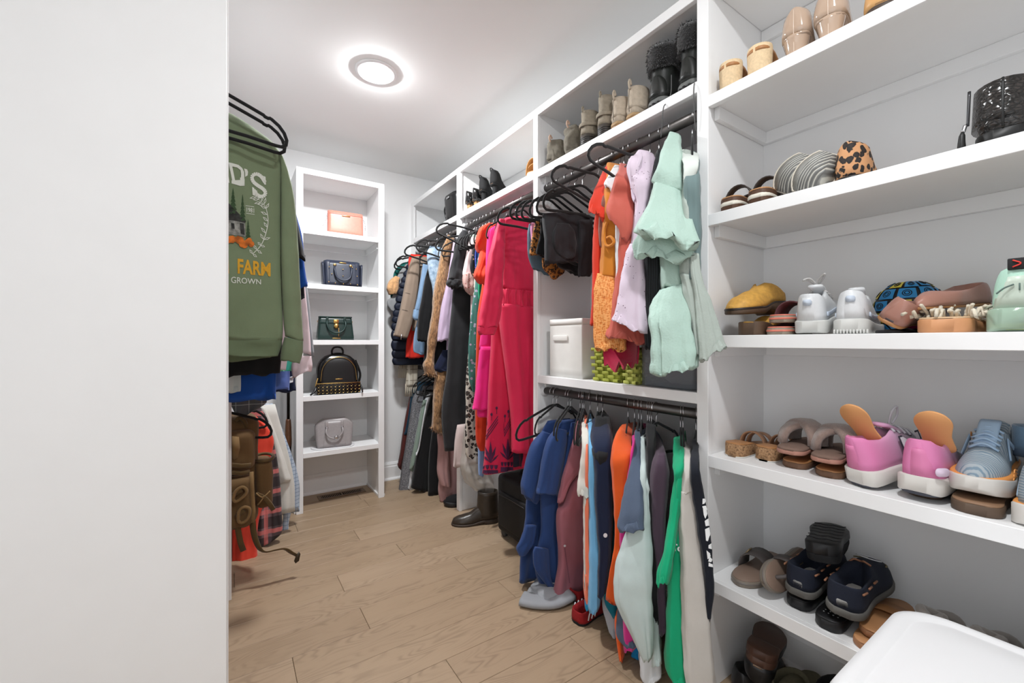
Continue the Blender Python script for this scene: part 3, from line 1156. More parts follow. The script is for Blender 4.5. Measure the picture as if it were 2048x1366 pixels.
NAVY = FAB('navy_scrub', (36, 62, 112), rough=0.7, wr=0.3, st=0.45, var=0.08)
hl(1106, 'empty black hanger at the end of the low rod beside the crimson dress')
hl(1113, 'black hanger carrying the outermost navy scrub top')
navy1 = flat_cloth([(1096, 842, .13), (1074, 884, .28), (1062, 930, .34), (1054, 1000, .36), (1051, 1045, .37), (1042, 1100, .39), (1040, 1166, .36)], h2(1116), T=0.05, seed=41, amp=.009, k=4)
wear('scrub_top', 'navy scrub top at the end of the low rod beside the crimson dress', 'scrub top', [
    ('body', navy1, NAVY),
    ('sleeve', flat_cloth([(1086, 862, 1102, 868), (1068, 885, 1096, 890), (1058, 910, 1094, 920), (1049, 950, 1090, 960), (1044, 972, 1084, 985), (1046, 990, 1070, 1006)], h2(1116), T=0.06, off=0.035, seed=42, amp=.004), NAVY),
    ('side_flap', flat_cloth([(1052, 1050, 1072, 1050), (1042, 1080, 1066, 1082), (1036, 1098, 1056, 1100), (1040, 1111, 1050, 1108)], h2(1116), T=0.03, off=0.04, seed=43), NAVY)])
hl(1136, 'black hanger carrying the navy scrub top with the pocket')
navy2 = flat_cloth([(1121, 842, .12), (1099, 884, .26), (1088, 930, .30), (1084, 1000, .31), (1085, 1060, .31), (1074, 1110, .33), (1072, 1145, .33), (1082, 1170, .29)], h2(1137), T=0.05, seed=44, amp=.007, k=4)
wear('scrub_top', 'navy scrub top with a patch pocket next to the mauve tunic', 'scrub top', [
    ('body', navy2, NAVY),
    ('sleeve', flat_cloth([(1112, 856, 1132, 860), (1096, 884, 1130, 890), (1086, 920, 1126, 925), (1080, 960, 1120, 965), (1076, 985, 1117, 988)], h2(1137), T=0.055, off=0.03, seed=45, amp=.004), NAVY),
    ('pocket', flat_cloth([(1070, 1094, 1096, 1098), (1066, 1108, 1097, 1110), (1070, 1140, 1100, 1150), (1096, 1172, 1108, 1178)], h2(1137), T=0.02, off=0.036, seed=46, amp=.003, T0=1), NAVY)])
hl(1141, 'black hanger inside the navy tee behind the mauve tunic')
wear('scrub_top', 'navy scrub top mostly hidden behind the mauve tunic', 'scrub top', [
    ('body', flat_cloth([(1142, 846, .12), (1133, 900, .26), (1120, 985, .28), (1116, 1100, .28), (1113, 1180, .28)], h2(1149), T=0.03, seed=47), NAVY)])
# mauve sleeveless tunic
MAUVE = FAB('mauve_scrub', (150, 92, 102), rough=0.7, wr=0.22, st=0.4)
MAUVED = FAB('mauve_lining', (120, 72, 84), rough=0.8)
Ym = h2(1160)
hl(1160, 'black hanger carrying the mauve sleeveless tunic')
mv1 = flat_cloth([(1154, 842, 1163, 842), (1149, 872, 1166, 870), (1140, 905, 1176, 900), (1134, 928, 1182, 921), (1127, 950, 1160, 942), (1121, 978, 1138, 968), (1116, 1006, 1124, 1004)], Ym, T=0.03, seed=48, amp=.002)
mv2 = flat_cloth([(1158, 948, 1170, 950), (1147, 964, 1169, 966), (1139, 985, 1168, 985), (1133, 1008, 1168, 1012), (1118, 1021, 1168, 1024), (1116, 1060, 1168, 1060), (1120, 1120, 1168, 1120), (1113, 1165, 1168, 1170), (1108, 1192, 1168, 1216)], Ym, T=0.06, seed=49, amp=.006, k=5)
mv3 = flat_cloth([(1140, 905, 1176, 900), (1128, 945, 1172, 945), (1118, 1000, 1170, 1000), (1118, 1040, 1170, 1040)], Ym + 0.03, T=0.02, seed=50, amp=.002)
MV, _ = wear('sleeveless_tunic', 'mauve sleeveless tunic with deep armhole on the low rod', 'tunic', [('shoulder', mv1, MAUVE), ('body', mv2, MAUVE), ('back_panel', mv3, MAUVED)])
PEARL = M('snap_pearl', (226, 228, 236), 0.25, 0.3)
p = decal([ring((1129, 1091), 2.2, 2.2)], mv2, 0.003)
obj('snap_button', p, PEARL, MV)
obj('front_seam', decal([[(1128, 1096), (1130, 1096), (1140, 1166), (1138, 1166)]], mv2, 0.0012), MAUVED, MV)
# white, coral, light blue tees
hl(1165, 'black hanger inside the cream tee beside the mauve tunic')
wear('tee_shirt', 'cream t-shirt squeezed between the mauve tunic and light blue tee', 't-shirt', [
    ('sleeve', edge_cloth([(1164, 846, 1172, 846, 1.22), (1166, 880, 1176, 880, 1.16), (1164, 920, 1178, 925, 1.12), (1160, 950, 1178, 955, 1.10), (1157, 975, 1178, 978, 1.09), (1158, 990, 1178, 1000, 1.09)], seed=51, amp=.002, D=.08), FAB('cream_jersey', (214, 210, 200), wr=.2)),
    ('body', edge_cloth([(1166, 850, 1172, 850, 1.24), (1167, 950, 1174, 950, 1.17), (1167, 1060, 1172, 1060, 1.13), (1168, 1178, 1173, 1180, 1.11)], seed=52, amp=.002), FAB('cream_jersey', (214, 210, 200)))])
hl(1168, 'black hanger inside the coral tee')
CORAL = FAB('coral_jersey', (236, 124, 92), wr=.2)
wear('tee_shirt', 'coral t-shirt showing as a narrow strip beside the light blue tee', 't-shirt', [
    ('body', edge_cloth([(1169, 842, 1175, 842, 1.24), (1170, 900, 1178, 900, 1.18), (1168, 1000, 1180, 1000, 1.13), (1169, 1090, 1180, 1090, 1.11), (1171, 1168, 1185, 1170, 1.10)], seed=53, amp=.002), CORAL),
    ('back_hem', edge_cloth([(1169, 1150, 1180, 1150, 1.13), (1168, 1195, 1180, 1198, 1.12)], seed=54, amp=.001), CORAL)])
hl(1180, 'black hanger carrying the light blue tee')
SKY = FAB('sky_jersey', (116, 178, 220), wr=.28, st=.45)
Yb = h2(1182)
wear('tee_shirt', 'light blue t-shirt with flared sleeve in the middle of the low rod', 't-shirt', [
    ('body', edge_cloth([(1177, 848, 1184, 848, 1.24), (1177, 900, 1190, 900, 1.18), (1178, 980, 1196, 980, 1.13), (1179, 1060, 1199, 1060, 1.11), (1180, 1150, 1201, 1150, 1.10), (1178, 1224, 1198, 1228, 1.10)], seed=55, amp=.003, D=.36), SKY),
    ('sleeve', flat_cloth([(1177, 850, 1184, 850), (1176, 880, 1186, 878), (1177, 930, 1192, 922), (1177, 975, 1203, 985), (1176, 1008, 1210, 1028)], Yb, T=0.035, off=0.05, seed=56, amp=.003), SKY)])
hl(1195, 'black hanger inside the navy zip jacket')
hl(1205, 'second black hanger inside the navy zip jacket')
DNAVY = FAB('dark_navy_fleece', (22, 32, 58), wr=.3, st=.4)
nj = edge_cloth([(1188, 842, 1212, 838, 1.24), (1184, 880, 1222, 880, 1.20), (1188, 930, 1226, 930, 1.15), (1190, 1000, 1226, 1000, 1.12), (1196, 1090, 1224, 1090, 1.11), (1196, 1130, 1222, 1132, 1.11), (1196, 1200, 1212, 1190, 1.12)], seed=57, amp=.005)
NJ, _ = wear('jacket', 'dark navy jacket with silver button between light blue and orange tees', 'jacket', [('body', nj, DNAVY), ('hood', edge_cloth([(1194, 834, 1216, 838, 1.24), (1190, 870, 1222, 875, 1.19), (1188, 905, 1220, 912, 1.17), (1194, 930, 1214, 930, 1.17)], seed=58, amp=.005, D=.2), BLK)])
obj('button', decal([ring((1211, 1070), 4, 4.5)], nj, 0.003), PEARL, NJ)
# orange tee
hl(1256, 'black hanger carrying the orange tee')
OR = FAB('orange_jersey', (226, 92, 32), wr=.35, st=.5, var=.1)
ot = edge_cloth([(1238, 852, 1266, 884, 1.22), (1227, 872, 1266, 900, 1.18), (1219, 915, 1262, 920, 1.14), (1224, 970, 1256, 965, 1.12), (1226, 1026, 1250, 1020, 1.10), (1226, 1090, 1246, 1085, 1.10), (1219, 1130, 1240, 1130, 1.08), (1206, 1192, 1240, 1222, 1.08)], seed=59, amp=.006)
wear('tee_shirt', 'orange t-shirt with open neck beside the blue heather tee', 't-shirt', [('body', ot, OR),
     ('lower_hem', edge_cloth([(1228, 1240, 1240, 1240, 1.12), (1229, 1270, 1243, 1270, 1.10), (1236, 1320, 1247, 1326, 1.09)], seed=60, amp=.001), OR)])
hl(1269, 'black hanger inside the magenta tee')
wear('tee_shirt', 'magenta t-shirt showing as a thin strip behind the blue heather tee', 't-shirt', [
    ('body', edge_cloth([(1264, 872, 1271, 872, 1.23), (1260, 900, 1268, 900, 1.19), (1252, 955, 1262, 955, 1.14), (1238, 1040, 1252, 1042, 1.10), (1240, 1150, 1256, 1150, 1.09), (1243, 1300, 1272, 1310, 1.09)], seed=61, amp=.002), FAB('magenta_jersey', (206, 50, 134), wr=.2))])
hl(1277, 'black hanger carrying the blue heather tee')
HB = FAB('blue_heather', (80, 92, 112), weave=500, wr=.2, st=.4, var=.1)
hsl = edge_cloth([(1271, 862, 1281, 866, 1.22), (1267, 900, 1281, 905, 1.16), (1260, 930, 1283, 935, 1.11), (1250, 980, 1285, 985, 1.06), (1240, 1025, 1286, 1030, 1.03), (1236, 1046, 1286, 1066, 1.02), (1240, 1062, 1286, 1070, 1.02)], seed=62, amp=.002, D=.13)
wear('tee_shirt', 'blue heather t-shirt with wide sleeve over the pale mint sweatshirt', 't-shirt', [
    ('sleeve', hsl, HB),
    ('body', edge_cloth([(1270, 868, 1280, 870, 1.24), (1262, 960, 1280, 960, 1.15), (1240, 1120, 1262, 1120, 1.11), (1231, 1215, 1256, 1215, 1.10), (1226, 1268, 1266, 1268, 1.09), (1246, 1296, 1275, 1300, 1.09)], seed=63, amp=.004), HB)])
hl(1283, 'black hanger carrying the pale mint sweatshirt')
PM = FAB('pale_mint_fleece', (194, 208, 206), wr=.25, st=.4)
msl = edge_cloth([(1281, 876, 1290, 876, 1.22), (1279, 940, 1293, 940, 1.14), (1270, 1010, 1296, 1005, 1.08), (1246, 1080, 1298, 1080, 1.05), (1233, 1130, 1299, 1130, 1.03), (1230, 1165, 1300, 1165, 1.02), (1234, 1200, 1300, 1205, 1.02), (1260, 1262, 1301, 1270, 1.03), (1284, 1322, 1301, 1327, 1.05)], seed=64, amp=.004, D=.14)
wear('sweatshirt', 'pale mint sweatshirt with long loose sleeve on the low rod', 'sweatshirt', [
    ('sleeve', msl, PM),
    ('body', edge_cloth([(1284, 878, 1290, 878, 1.24), (1288, 960, 1298, 960, 1.18), (1292, 1000, 1308, 1000, 1.14), (1294, 1085, 1316, 1085, 1.12), (1296, 1200, 1318, 1205, 1.11), (1298, 1260, 1323, 1260, 1.10), (1300, 1330, 1329, 1339, 1.10)], seed=65, amp=.003), PM)])
wear('tee_shirt', 'white shirt tail hanging below the pale mint sweatshirt', 't-shirt', [
    ('body', edge_cloth([(1284, 1240, 1322, 1250, 1.17), (1285, 1330, 1325, 1335, 1.13), (1286, 1362, 1326, 1372, 1.12)], seed=66, amp=.004, D=.3), FAB('white_knit', (216, 219, 222), wr=.2))])
for i, px in enumerate((1295, 1299, 1303)):
    hl(px, 'black hanger in the black cluster between mint and purple tops')
wear('tank_top', 'black tank top beside the purple tee on the low rod', 'tank top', [
    ('body', edge_cloth([(1294, 848, 1310, 852, 1.25), (1292, 900, 1311, 905, 1.22), (1294, 980, 1312, 980, 1.17), (1298, 1100, 1318, 1100, 1.15), (1302, 1250, 1324, 1250, 1.14)], seed=67, amp=.003), BLK)])
hl(1311, 'black hanger carrying the dusky purple tee', 0, -0.1)
PUR = FAB('dusky_purple', (74, 58, 72), wr=.25, st=.4)
wear('tee_shirt', 'dusky purple t-shirt beside the bright green tee', 't-shirt', [
    ('body', edge_cloth([(1314, 908, 1334, 910, 1.23), (1306, 930, 1340, 935, 1.19), (1300, 970, 1342, 970, 1.16), (1302, 1050, 1336, 1050, 1.13), (1312, 1150, 1334, 1150, 1.12), (1316, 1270, 1336, 1270, 1.11)], seed=68, amp=.005)
     , PUR)])
# green tee
hl(1361, 'black hanger carrying the bright green tee')
GT = FAB('kelly_green', (14, 160, 112), wr=.22, st=.4)
gs = edge_cloth([(1347, 876, 1364, 890, 1.24), (1345, 915, 1365, 905, 1.20), (1345, 945, 1366, 935, 1.17), (1344, 975, 1364, 970, 1.13), (1335, 1045, 1356, 1040, 1.08), (1325, 1105, 1347, 1100, 1.05), (1314, 1145, 1341, 1140, 1.03), (1310, 1166, 1336, 1174, 1.02)], seed=69, amp=.002, D=.12)
gb = edge_cloth([(1356, 900, 1365, 902, 1.24), (1350, 960, 1366, 960, 1.18), (1343, 1060, 1367, 1060, 1.12), (1335, 1170, 1369, 1170, 1.09), (1329, 1270, 1373, 1280, 1.07), (1327, 1338, 1376, 1350, 1.06), (1338, 1358, 1377, 1385, 1.06)], seed=70, amp=.004)
GTo, _ = wear('tee_shirt', 'bright green t-shirt with white lettering on the low rod', 't-shirt', [('sleeve', gs, GT), ('body', gb, GT)])
obj('print_word', decal(text_px('To', [(1346, 1086), (1363, 1089), (1363, 1103), (1346, 1101)], 0.035), gb, 0.003, 3), M('print_bright', (238, 240, 240), 0.7), GTo, smooth=False)
hl(1366, 'black hanger carrying the stone sweatshirt')
ST = FAB('stone_fleece', (196, 191, 184), wr=.2, st=.35)
wear('sweatshirt', 'stone beige sweatshirt next to the shoe shelves on the low rod', 'sweatshirt', [
    ('shoulder', edge_cloth([(1370, 898, 1381, 902, 1.23), (1367, 925, 1383, 922, 1.20), (1367, 955, 1386, 950, 1.17), (1363, 986, 1394, 986, 1.13)], seed=71, amp=.001, D=.2, hollow=False), ST),
    ('sleeve', edge_cloth([(1363, 984, 1394, 985, 1.13), (1361, 1010, 1397, 1010, 1.12), (1362, 1060, 1402, 1060, 1.10), (1364, 1150, 1413, 1150, 1.09), (1367, 1250, 1424, 1250, 1.08), (1374, 1366, 1435, 1366, 1.07), (1378, 1420, 1440, 1420, 1.07)], seed=72, amp=.003, D=.24), ST)])
hl(1392, 'black hanger beside the shoe shelves divider')
bk = edge_cloth([(1386, 880, 1397, 884, 1.25), (1380, 930, 1398, 935, 1.23), (1384, 990, 1408, 995, 1.20), (1394, 1050, 1419, 1050, 1.18), (1402, 1110, 1425, 1110, 1.17), (1408, 1165, 1428, 1165, 1.165), (1412, 1235, 1424, 1235, 1.16)], seed=73, amp=.0015, D=.05)
BKo, _ = wear('long_sleeve_shirt', 'black shirt with white sleeve lettering against the shelf divider', 'shirt', [('sleeve', bk, FAB('black_navy_jersey', (20, 24, 34)))])
wl = [[(1405, 997), (1409, 997), (1412, 1006), (1405, 1008)], [(1405, 1012), (1411, 1011), (1415, 1022), (1411, 1037), (1407, 1030)], [(1409, 1042), (1416, 1036), (1418, 1051), (1411, 1052)],
      [(1410, 1058), (1418, 1054), (1420, 1066), (1412, 1068), (1416, 1082), (1412, 1081)], [(1417, 1090), (1422, 1086), (1423, 1098), (1417, 1096)], [(1413, 1100), (1420, 1106), (1421, 1112), (1415, 1118)],
      [(1419, 1112), (1424, 1118), (1422, 1124), (1416, 1122)], [(1417, 1124), (1424, 1128), (1427, 1132), (1426, 1134), (1417, 1132)]]
obj('print_lettering', decal(wl, bk, 0.002, 4), M('print_bright', (238, 240, 240), 0.7), BKo, smooth=False)
# ------------------------------------------------------------------ double-hang bay, upper rod
UPG = 'hangers on the upper rod above the bins'


def hu(Y, lab, yaw=None, tilt=0.0):
    HOOK[0], HOOK[1] = Y, ZROD
    if yaw is None: yaw = 33
    return hang(Y, lab, UPG, None, ZROD, yaw, tilt, slim=yaw != 0)


def leopard(name, bg, spot, rim, sc=60.0):
    s = NT(name)
    co = s.coord()
    nz = s.n('ShaderNodeTexNoise')
    nz.inputs['Scale'].default_value = sc * 0.7
    s.l(co, nz.inputs['Vector'])
    mx = s.n('ShaderNodeMix', data_type='VECTOR')
    mx.inputs[0].default_value = 0.02
    s.l(co, mx.inputs[4]); s.l(nz.outputs['Color'], mx.inputs[5])
    d = s.voro(mx.outputs[1], sc)
    s.base(s.ramp(d, [(0.0, lin(rim)), (0.22, lin(rim)), (0.26, lin(spot)), (0.44, lin(spot)), (0.5, lin(bg)), (1.0, lin(bg))]))
    s.b.inputs['Roughness'].default_value = 0.75
    MATS[name] = s.m
    return s.m


LEO = leopard('leopard_brown', (176, 112, 48), (26, 18, 14), (120, 70, 30), 75)
LEOW = leopard('leopard_white', (196, 188, 176), (34, 28, 26), (92, 70, 56), 42)
CHA = FAB('charcoal_ponte', (40, 41, 44), rough=.7, wr=.3, st=.4, var=.1)
INKB = FAB('ink_black', (18, 18, 20), wr=.2, var=.1)
# trousers folded over hangers
for i, (Y, tl) in enumerate(((1.585, .10), (1.55, .05), (1.515, .02), (1.46, 0.0), (1.41, .0), (1.36, .02))):
    hu(Y, 'black hanger in the row carrying folded trousers', 0, tl)
hu(1.25, 'empty black hanger tilted up beside the folded trousers', 0, .33)
hu(1.05, 'empty black hanger tilted up in front of the lilac dress', 0, .36)
wear('folded_trousers', 'dusty blue trousers folded over a hanger next to the crimson dress', 'trousers', [
    ('fold', flat_cloth([(1058, 448, 1082, 452), (1056, 470, 1084, 475), (1057, 510, 1090, 520), (1066, 538, 1100, 551)], 1.60, T=.03, seed=81, amp=.003), FAB('dusty_blue', (92, 114, 130), wr=.2))])
wear('folded_trousers', 'pink trousers folded over a hanger behind the leopard pair', 'trousers', [
    ('fold', flat_cloth([(1063, 445, 1082, 450), (1062, 462, 1082, 466), (1064, 486, 1082, 490)], 1.575, T=.02, seed=82, amp=.001), FAB('bubble_pink', (222, 150, 190), wr=.2))])
wear('folded_trousers', 'brown leopard print trousers folded over a hanger', 'trousers', [
    ('fold', flat_cloth([(1074, 436, 1110, 440), (1068, 458, 1108, 462), (1061, 494, 1108, 500), (1060, 509, 1108, 518)], 1.545, T=.025, seed=83, amp=.002, T0=.9), LEO),
    ('leg', flat_cloth([(1086, 505, 1130, 515), (1087, 535, 1129, 535), (1100, 550, 1126, 547), (1104, 557, 1112, 555)], 1.535, T=.03, seed=84, amp=.003, T0=.9), LEO)])
wear('folded_trousers', 'black trousers folded over a hanger behind the charcoal pair', 'trousers', [
    ('fold', flat_cloth([(1082, 436, 1150, 441), (1080, 470, 1150, 476), (1072, 505, 1150, 512), (1080, 512, 1150, 524)], 1.50, T=.03, seed=85, amp=.004, T0=.9), INKB)])
wear('folded_trousers', 'black slim trousers folded low beside the red-orange shirt', 'trousers', [
    ('fold', flat_cloth([(1118, 436, 1184, 440), (1118, 490, 1184, 495), (1116, 530, 1182, 540), (1140, 545, 1180, 552)], 1.43, T=.035, seed=86, amp=.004, T0=.9), INKB)])
wear('folded_trousers', 'charcoal trousers folded in front of the other pairs', 'trousers', [
    ('fold', flat_cloth([(1088, 427, 1178, 432), (1088, 455, 1178, 462), (1089, 490, 1176, 500), (1092, 524, 1160, 528)], 1.385, T=.05, seed=87, amp=.007, k=6, wr=.006, T0=.95), CHA),
    ('leg_loop', flat_cloth([(1114, 446, 1138, 450), (1106, 466, 1150, 474), (1107, 490, 1153, 498), (1118, 508, 1148, 513), (1130, 519, 1140, 520)], 1.36, T=.03, seed=88, amp=.008, k=7, wr=.008, T0=.4), CHA),
    ('leg', flat_cloth([(1158, 440, 1184, 440), (1160, 490, 1184, 490), (1160, 530, 1182, 535), (1160, 550, 1179, 553)], 1.345, T=.03, seed=89, amp=.004), CHA)])

Q = lambda *r, **k: edge_cloth(list(r), **k)
# red-orange shirt
hu(yAt(1226, XROD), 'black hanger carrying the red-orange shirt')
RO = FAB('red_orange_crepe', (220, 62, 40), rough=.7, wr=.3, st=.45)
wear('long_tee', 'red-orange long t-shirt beside the folded trousers', 't-shirt', [
    ('sleeve', Q((1212, 330, 1228, 330, 1.22), (1199, 354, 1222, 352, 1.16), (1184, 390, 1214, 388, 1.10), (1177, 405, 1208, 415, 1.08), (1174, 416, 1204, 440, 1.07), seed=91, amp=.002, D=.12), RO),
    ('body', Q((1214, 333, 1228, 332, 1.24), (1196, 400, 1214, 400, 1.16), (1185, 440, 1206, 440, 1.13), (1181, 533, 1202, 533, 1.11), (1178, 610, 1200, 612, 1.10), (1176, 648, 1196, 658, 1.10), seed=92, amp=.005), RO)])
wear('cardigan', 'mauve brown cardigan edge between the red-orange and mustard pieces', 'cardigan', [
    ('front_edge', Q((1214, 340, 1226, 340, 1.24), (1202, 395, 1216, 395, 1.18), (1196, 430, 1210, 430, 1.15), (1195, 462, 1208, 462, 1.14), (1198, 492, 1206, 492, 1.14), seed=93, amp=.002), FAB('mauve_brown', (140, 92, 84), wr=.2))])
# mustard dress with gauze skirt
MU = FAB('mustard_knit', (206, 128, 44), wr=.25, st=.4)
GAUZE = NT('orange_gauze')
_co = GAUZE.coord(scale=(1, 1, 1))
_n = GAUZE.noise(GAUZE.coord(scale=(90, 90, 260)), 1.0, 3)
_v = GAUZE.noise(GAUZE.coord(scale=(230, 230, 40)), 1.0, 2)
_h = GAUZE.math('ADD', _n, _v)
GAUZE.base(GAUZE.ramp(_h, [(0.55, lin((176, 88, 34))), (0.95, lin((226, 138, 66))), (1.3, lin((240, 168, 100)))]))
GAUZE.bump(_h, 0.8, 0.004)
GAUZE.b.inputs['Roughness'].default_value = 0.9
hu(yAt(1240, XROD), 'black hanger carrying the mustard dress')
sk = Q((1195, 546, 1234, 556, 1.12), (1190, 575, 1238, 580, 1.09), (1188, 620, 1242, 625, 1.08), (1188, 665, 1244, 668, 1.075), (1191, 697, 1245, 702, 1.07), seed=95, amp=.005, k=7, D=.16)
MD, _ = wear('midi_dress', 'mustard dress with a crinkled orange gauze skirt', 'dress', [
    ('bodice', Q((1214, 326, 1244, 326, 1.23), (1208, 350, 1240, 350, 1.19), (1204, 398, 1238, 398, 1.15), (1201, 474, 1238, 474, 1.12), (1198, 533, 1236, 535, 1.11), (1196, 548, 1235, 558, 1.115), seed=94, amp=.004, hollow=False), MU),
    ('skirt', sk, GAUZE.m)])
tw = []
c0 = [onX(x, y, 1.085) for x, y in ((1214, 444), (1210, 460), (1209, 478), (1212, 490), (1220, 492), (1228, 484), (1222, 474), (1214, 476))]
obj('drawstring_tie', tube([tuple(c) for c in c0], 0.0052, 7, 40), MU, MD)
hu(yAt(1248, XROD), 'black hanger inside the white shirt')
wear('blouse', 'white blouse with cap sleeve between mustard and salmon', 'blouse', [
    ('sleeve', Q((1228, 330, 1242, 330, 1.22), (1214, 352, 1236, 350, 1.16), (1206, 364, 1232, 374, 1.12), (1208, 370, 1226, 388, 1.12), seed=96, amp=.001, D=.14), FAB('white_cotton', (226, 228, 230), wr=.2)),
    ('body', Q((1232, 332, 1244, 332, 1.25), (1228, 420, 1244, 420, 1.2), (1230, 600, 1250, 600, 1.17), seed=97, amp=.002), FAB('white_cotton', (226, 228, 230)))])
SAL = FAB('salmon_linen', (196, 96, 82), wr=.28, st=.45)
hu(yAt(1258, XROD), 'black hanger carrying the salmon dress')
wear('linen_dress', 'salmon linen dress with wide sleeve beside the lilac eyelet dress', 'dress', [
    ('sleeve', Q((1240, 326, 1256, 328, 1.22), (1230, 357, 1262, 357, 1.16), (1218, 395, 1264, 385, 1.11), (1213, 410, 1263, 420, 1.08), (1212, 418, 1260, 456, 1.07), (1216, 432, 1252, 480, 1.07), seed=98, amp=.003, D=.15), SAL),
    ('body', Q((1246, 330, 1258, 330, 1.25), (1240, 420, 1264, 420, 1.18), (1237, 490, 1262, 490, 1.15), (1232, 560, 1270, 560, 1.13), (1222, 640, 1282, 655, 1.10), (1218, 674, 1290, 690, 1.085), seed=99, amp=.005, D=.15), SAL)])
# crimson lace hem behind
CR = FAB('crimson_lace', (176, 18, 62), weave=300, st=.6, var=.2)
lc = [(1206, 700), (1207, 716), (1208, 732), (1215, 728), (1222, 738), (1229, 745), (1234, 732), (1238, 722), (1246, 740), (1251, 724), (1256, 728), (1262, 737), (1266, 724), (1272, 728), (1274, 700)]
_pl = 1.19
front = [onX(x, y, _pl) for x, y in [(1203, 640)] + lc + [(1274, 640)]]
nb = len(front)
V = [tuple(p) for p in front] + [(p.x + 0.012, p.y, p.z) for p in front]
F = [tuple(range(nb)), tuple(reversed(range(nb, 2 * nb)))] + [(k, (k + 1) % nb, nb + (k + 1) % nb, nb + k) for k in range(nb)]
wear('lace_dress', 'crimson lace dress with pointed hem behind the mustard skirt', 'dress', [
    ('hem', (V, F), CR), ('body', Q((1232, 420, 1250, 420, 1.30), (1222, 520, 1262, 520, 1.27), (1206, 640, 1272, 642, 1.20), (1205, 672, 1273, 674, 1.19), seed=100, amp=.001, cover=False, D=.12), CR)])
# lilac eyelet dress
LI = NT('lilac_eyelet')
_co = LI.coord()
_d = LI.voro(_co, 95)
_m = LI.math('GREATER_THAN', LI.noise(_co, 14, 2), 0.5)
_hole = LI.math('MULTIPLY', LI.math('LESS_THAN', _d, 0.17), _m)
LI.base(LI.mix(_hole, lin((220, 203, 218)), lin((120, 96, 116))))
LI.bump(LI.math('ADD', LI.math('MULTIPLY', LI.noise(LI.coord(scale=(1, 1, .4)), 40, 3), .8), LI.math('MULTIPLY', _hole, -.6)), .5, .004)
LI.b.inputs['Roughness'].default_value = 0.85
hu(yAt(1300, XROD), 'black hanger carrying the lilac eyelet dress')
wear('eyelet_dress', 'lilac eyelet cotton dress with tiered skirt', 'dress', [
    ('bodice', Q((1274, 300, 1303, 300, 1.21), (1254, 325, 1306, 318, 1.16), (1256, 360, 1304, 352, 1.13), (1265, 404, 1298, 390, 1.11), (1261, 445, 1292, 440, 1.10), (1255, 489, 1290, 490, 1.095), seed=101, amp=.004, wr=.005, hollow=False), LI.m),
    ('skirt', Q((1254, 487, 1290, 490, 1.095), (1240, 518, 1290, 523, 1.08), (1230, 568, 1290, 580, 1.06), (1222, 618, 1290, 630, 1.05), (1217, 638, 1291, 672, 1.045), seed=102, amp=.008, k=7, wr=.008, f0=.5), LI.m),
    ('neck_ruffle', Q((1262, 314, 1282, 306, 1.12), (1252, 334, 1276, 332, 1.10), (1258, 366, 1268, 366, 1.10), (1264, 400, 1270, 400, 1.10), seed=103, amp=.004, D=.03, wr=.006), LI.m)])
hu(yAt(1318, XROD), 'black hanger carrying the ribbed black dress')
RIB = NT('black_rib')
_w = RIB.n('ShaderNodeTexWave', wave_type='BANDS', bands_direction='Y')
_w.inputs['Scale'].default_value = 55
RIB.l(RIB.coord(), _w.inputs[0])
RIB.base(RIB.ramp(_w.outputs[1], [(0, lin((10, 12, 14))), (1, lin((34, 38, 42)))]))
RIB.bump(_w.outputs[1], .5, .003)
RIB.b.inputs['Roughness'].default_value = .85
wear('knit_dress', 'black ribbed knit dress between lilac and mint dresses', 'dress', [
    ('body', Q((1314, 300, 1324, 298, 1.24), (1306, 340, 1322, 340, 1.20), (1299, 390, 1318, 390, 1.16), (1291, 450, 1316, 450, 1.13), (1289, 540, 1320, 540, 1.12), (1289, 640, 1318, 640, 1.115), (1289, 695, 1310, 698, 1.115), seed=104, amp=.003, D=.14), RIB.m)])
# mint dress with bell sleeve
MI = FAB('mint_crinkle', (176, 202, 190), rough=.75, weave=180, st=.7, wr=.55, var=.06)
MIG = FAB('mint_grey_crinkle', (172, 182, 174), rough=.75, weave=180, st=.6, wr=.5, var=.05)
hu(yAt(1338, XROD), 'black hanger carrying the mint ruffled dress')
wear('ruffle_dress', 'mint green dress with bell sleeve and gathered tiers next to the shoe shelves', 'dress', [
    ('sleeve_top', Q((1337, 264, 1362, 265, 1.20), (1327, 293, 1363, 295, 1.16), (1315, 337, 1367, 338, 1.12), (1307, 367, 1371, 380, 1.10), seed=105, amp=.004, D=.14, hollow=False, wr=.008), MI),
    ('sleeve_ruffle', Q((1307, 365, 1371, 379, 1.10), (1298, 404, 1378, 412, 1.07), (1281, 440, 1388, 446, 1.04), (1273, 461, 1394, 470, 1.025), (1280, 470, 1395, 486, 1.025), seed=106, hz=.012, amp=.013, k=8, D=.20, wr=.003), MI),
    ('sleeve_lining', Q((1284, 455, 1384, 455, 1.07), (1272, 478, 1390, 478, 1.055), (1267, 496, 1394, 490, 1.05), seed=107, amp=.008, k=5, f0=.7, D=.15, dip=.035, hz=.01), MI),
    ('bodice', Q((1330, 300, 1360, 300, 1.24), (1322, 400, 1370, 400, 1.17), (1321, 480, 1372, 480, 1.14), (1321, 530, 1370, 530, 1.12), (1325, 580, 1372, 564, 1.11), seed=108, amp=.004, hollow=False), MI),
    ('skirt_tier', Q((1326, 580, 1371, 562, 1.11), (1308, 616, 1383, 597, 1.08), (1305, 645, 1388, 640, 1.06), (1307, 700, 1394, 685, 1.05), (1311, 751, 1397, 737, 1.045), seed=109, amp=.009, k=8, wr=.008, f0=.6, D=.17), MI)])
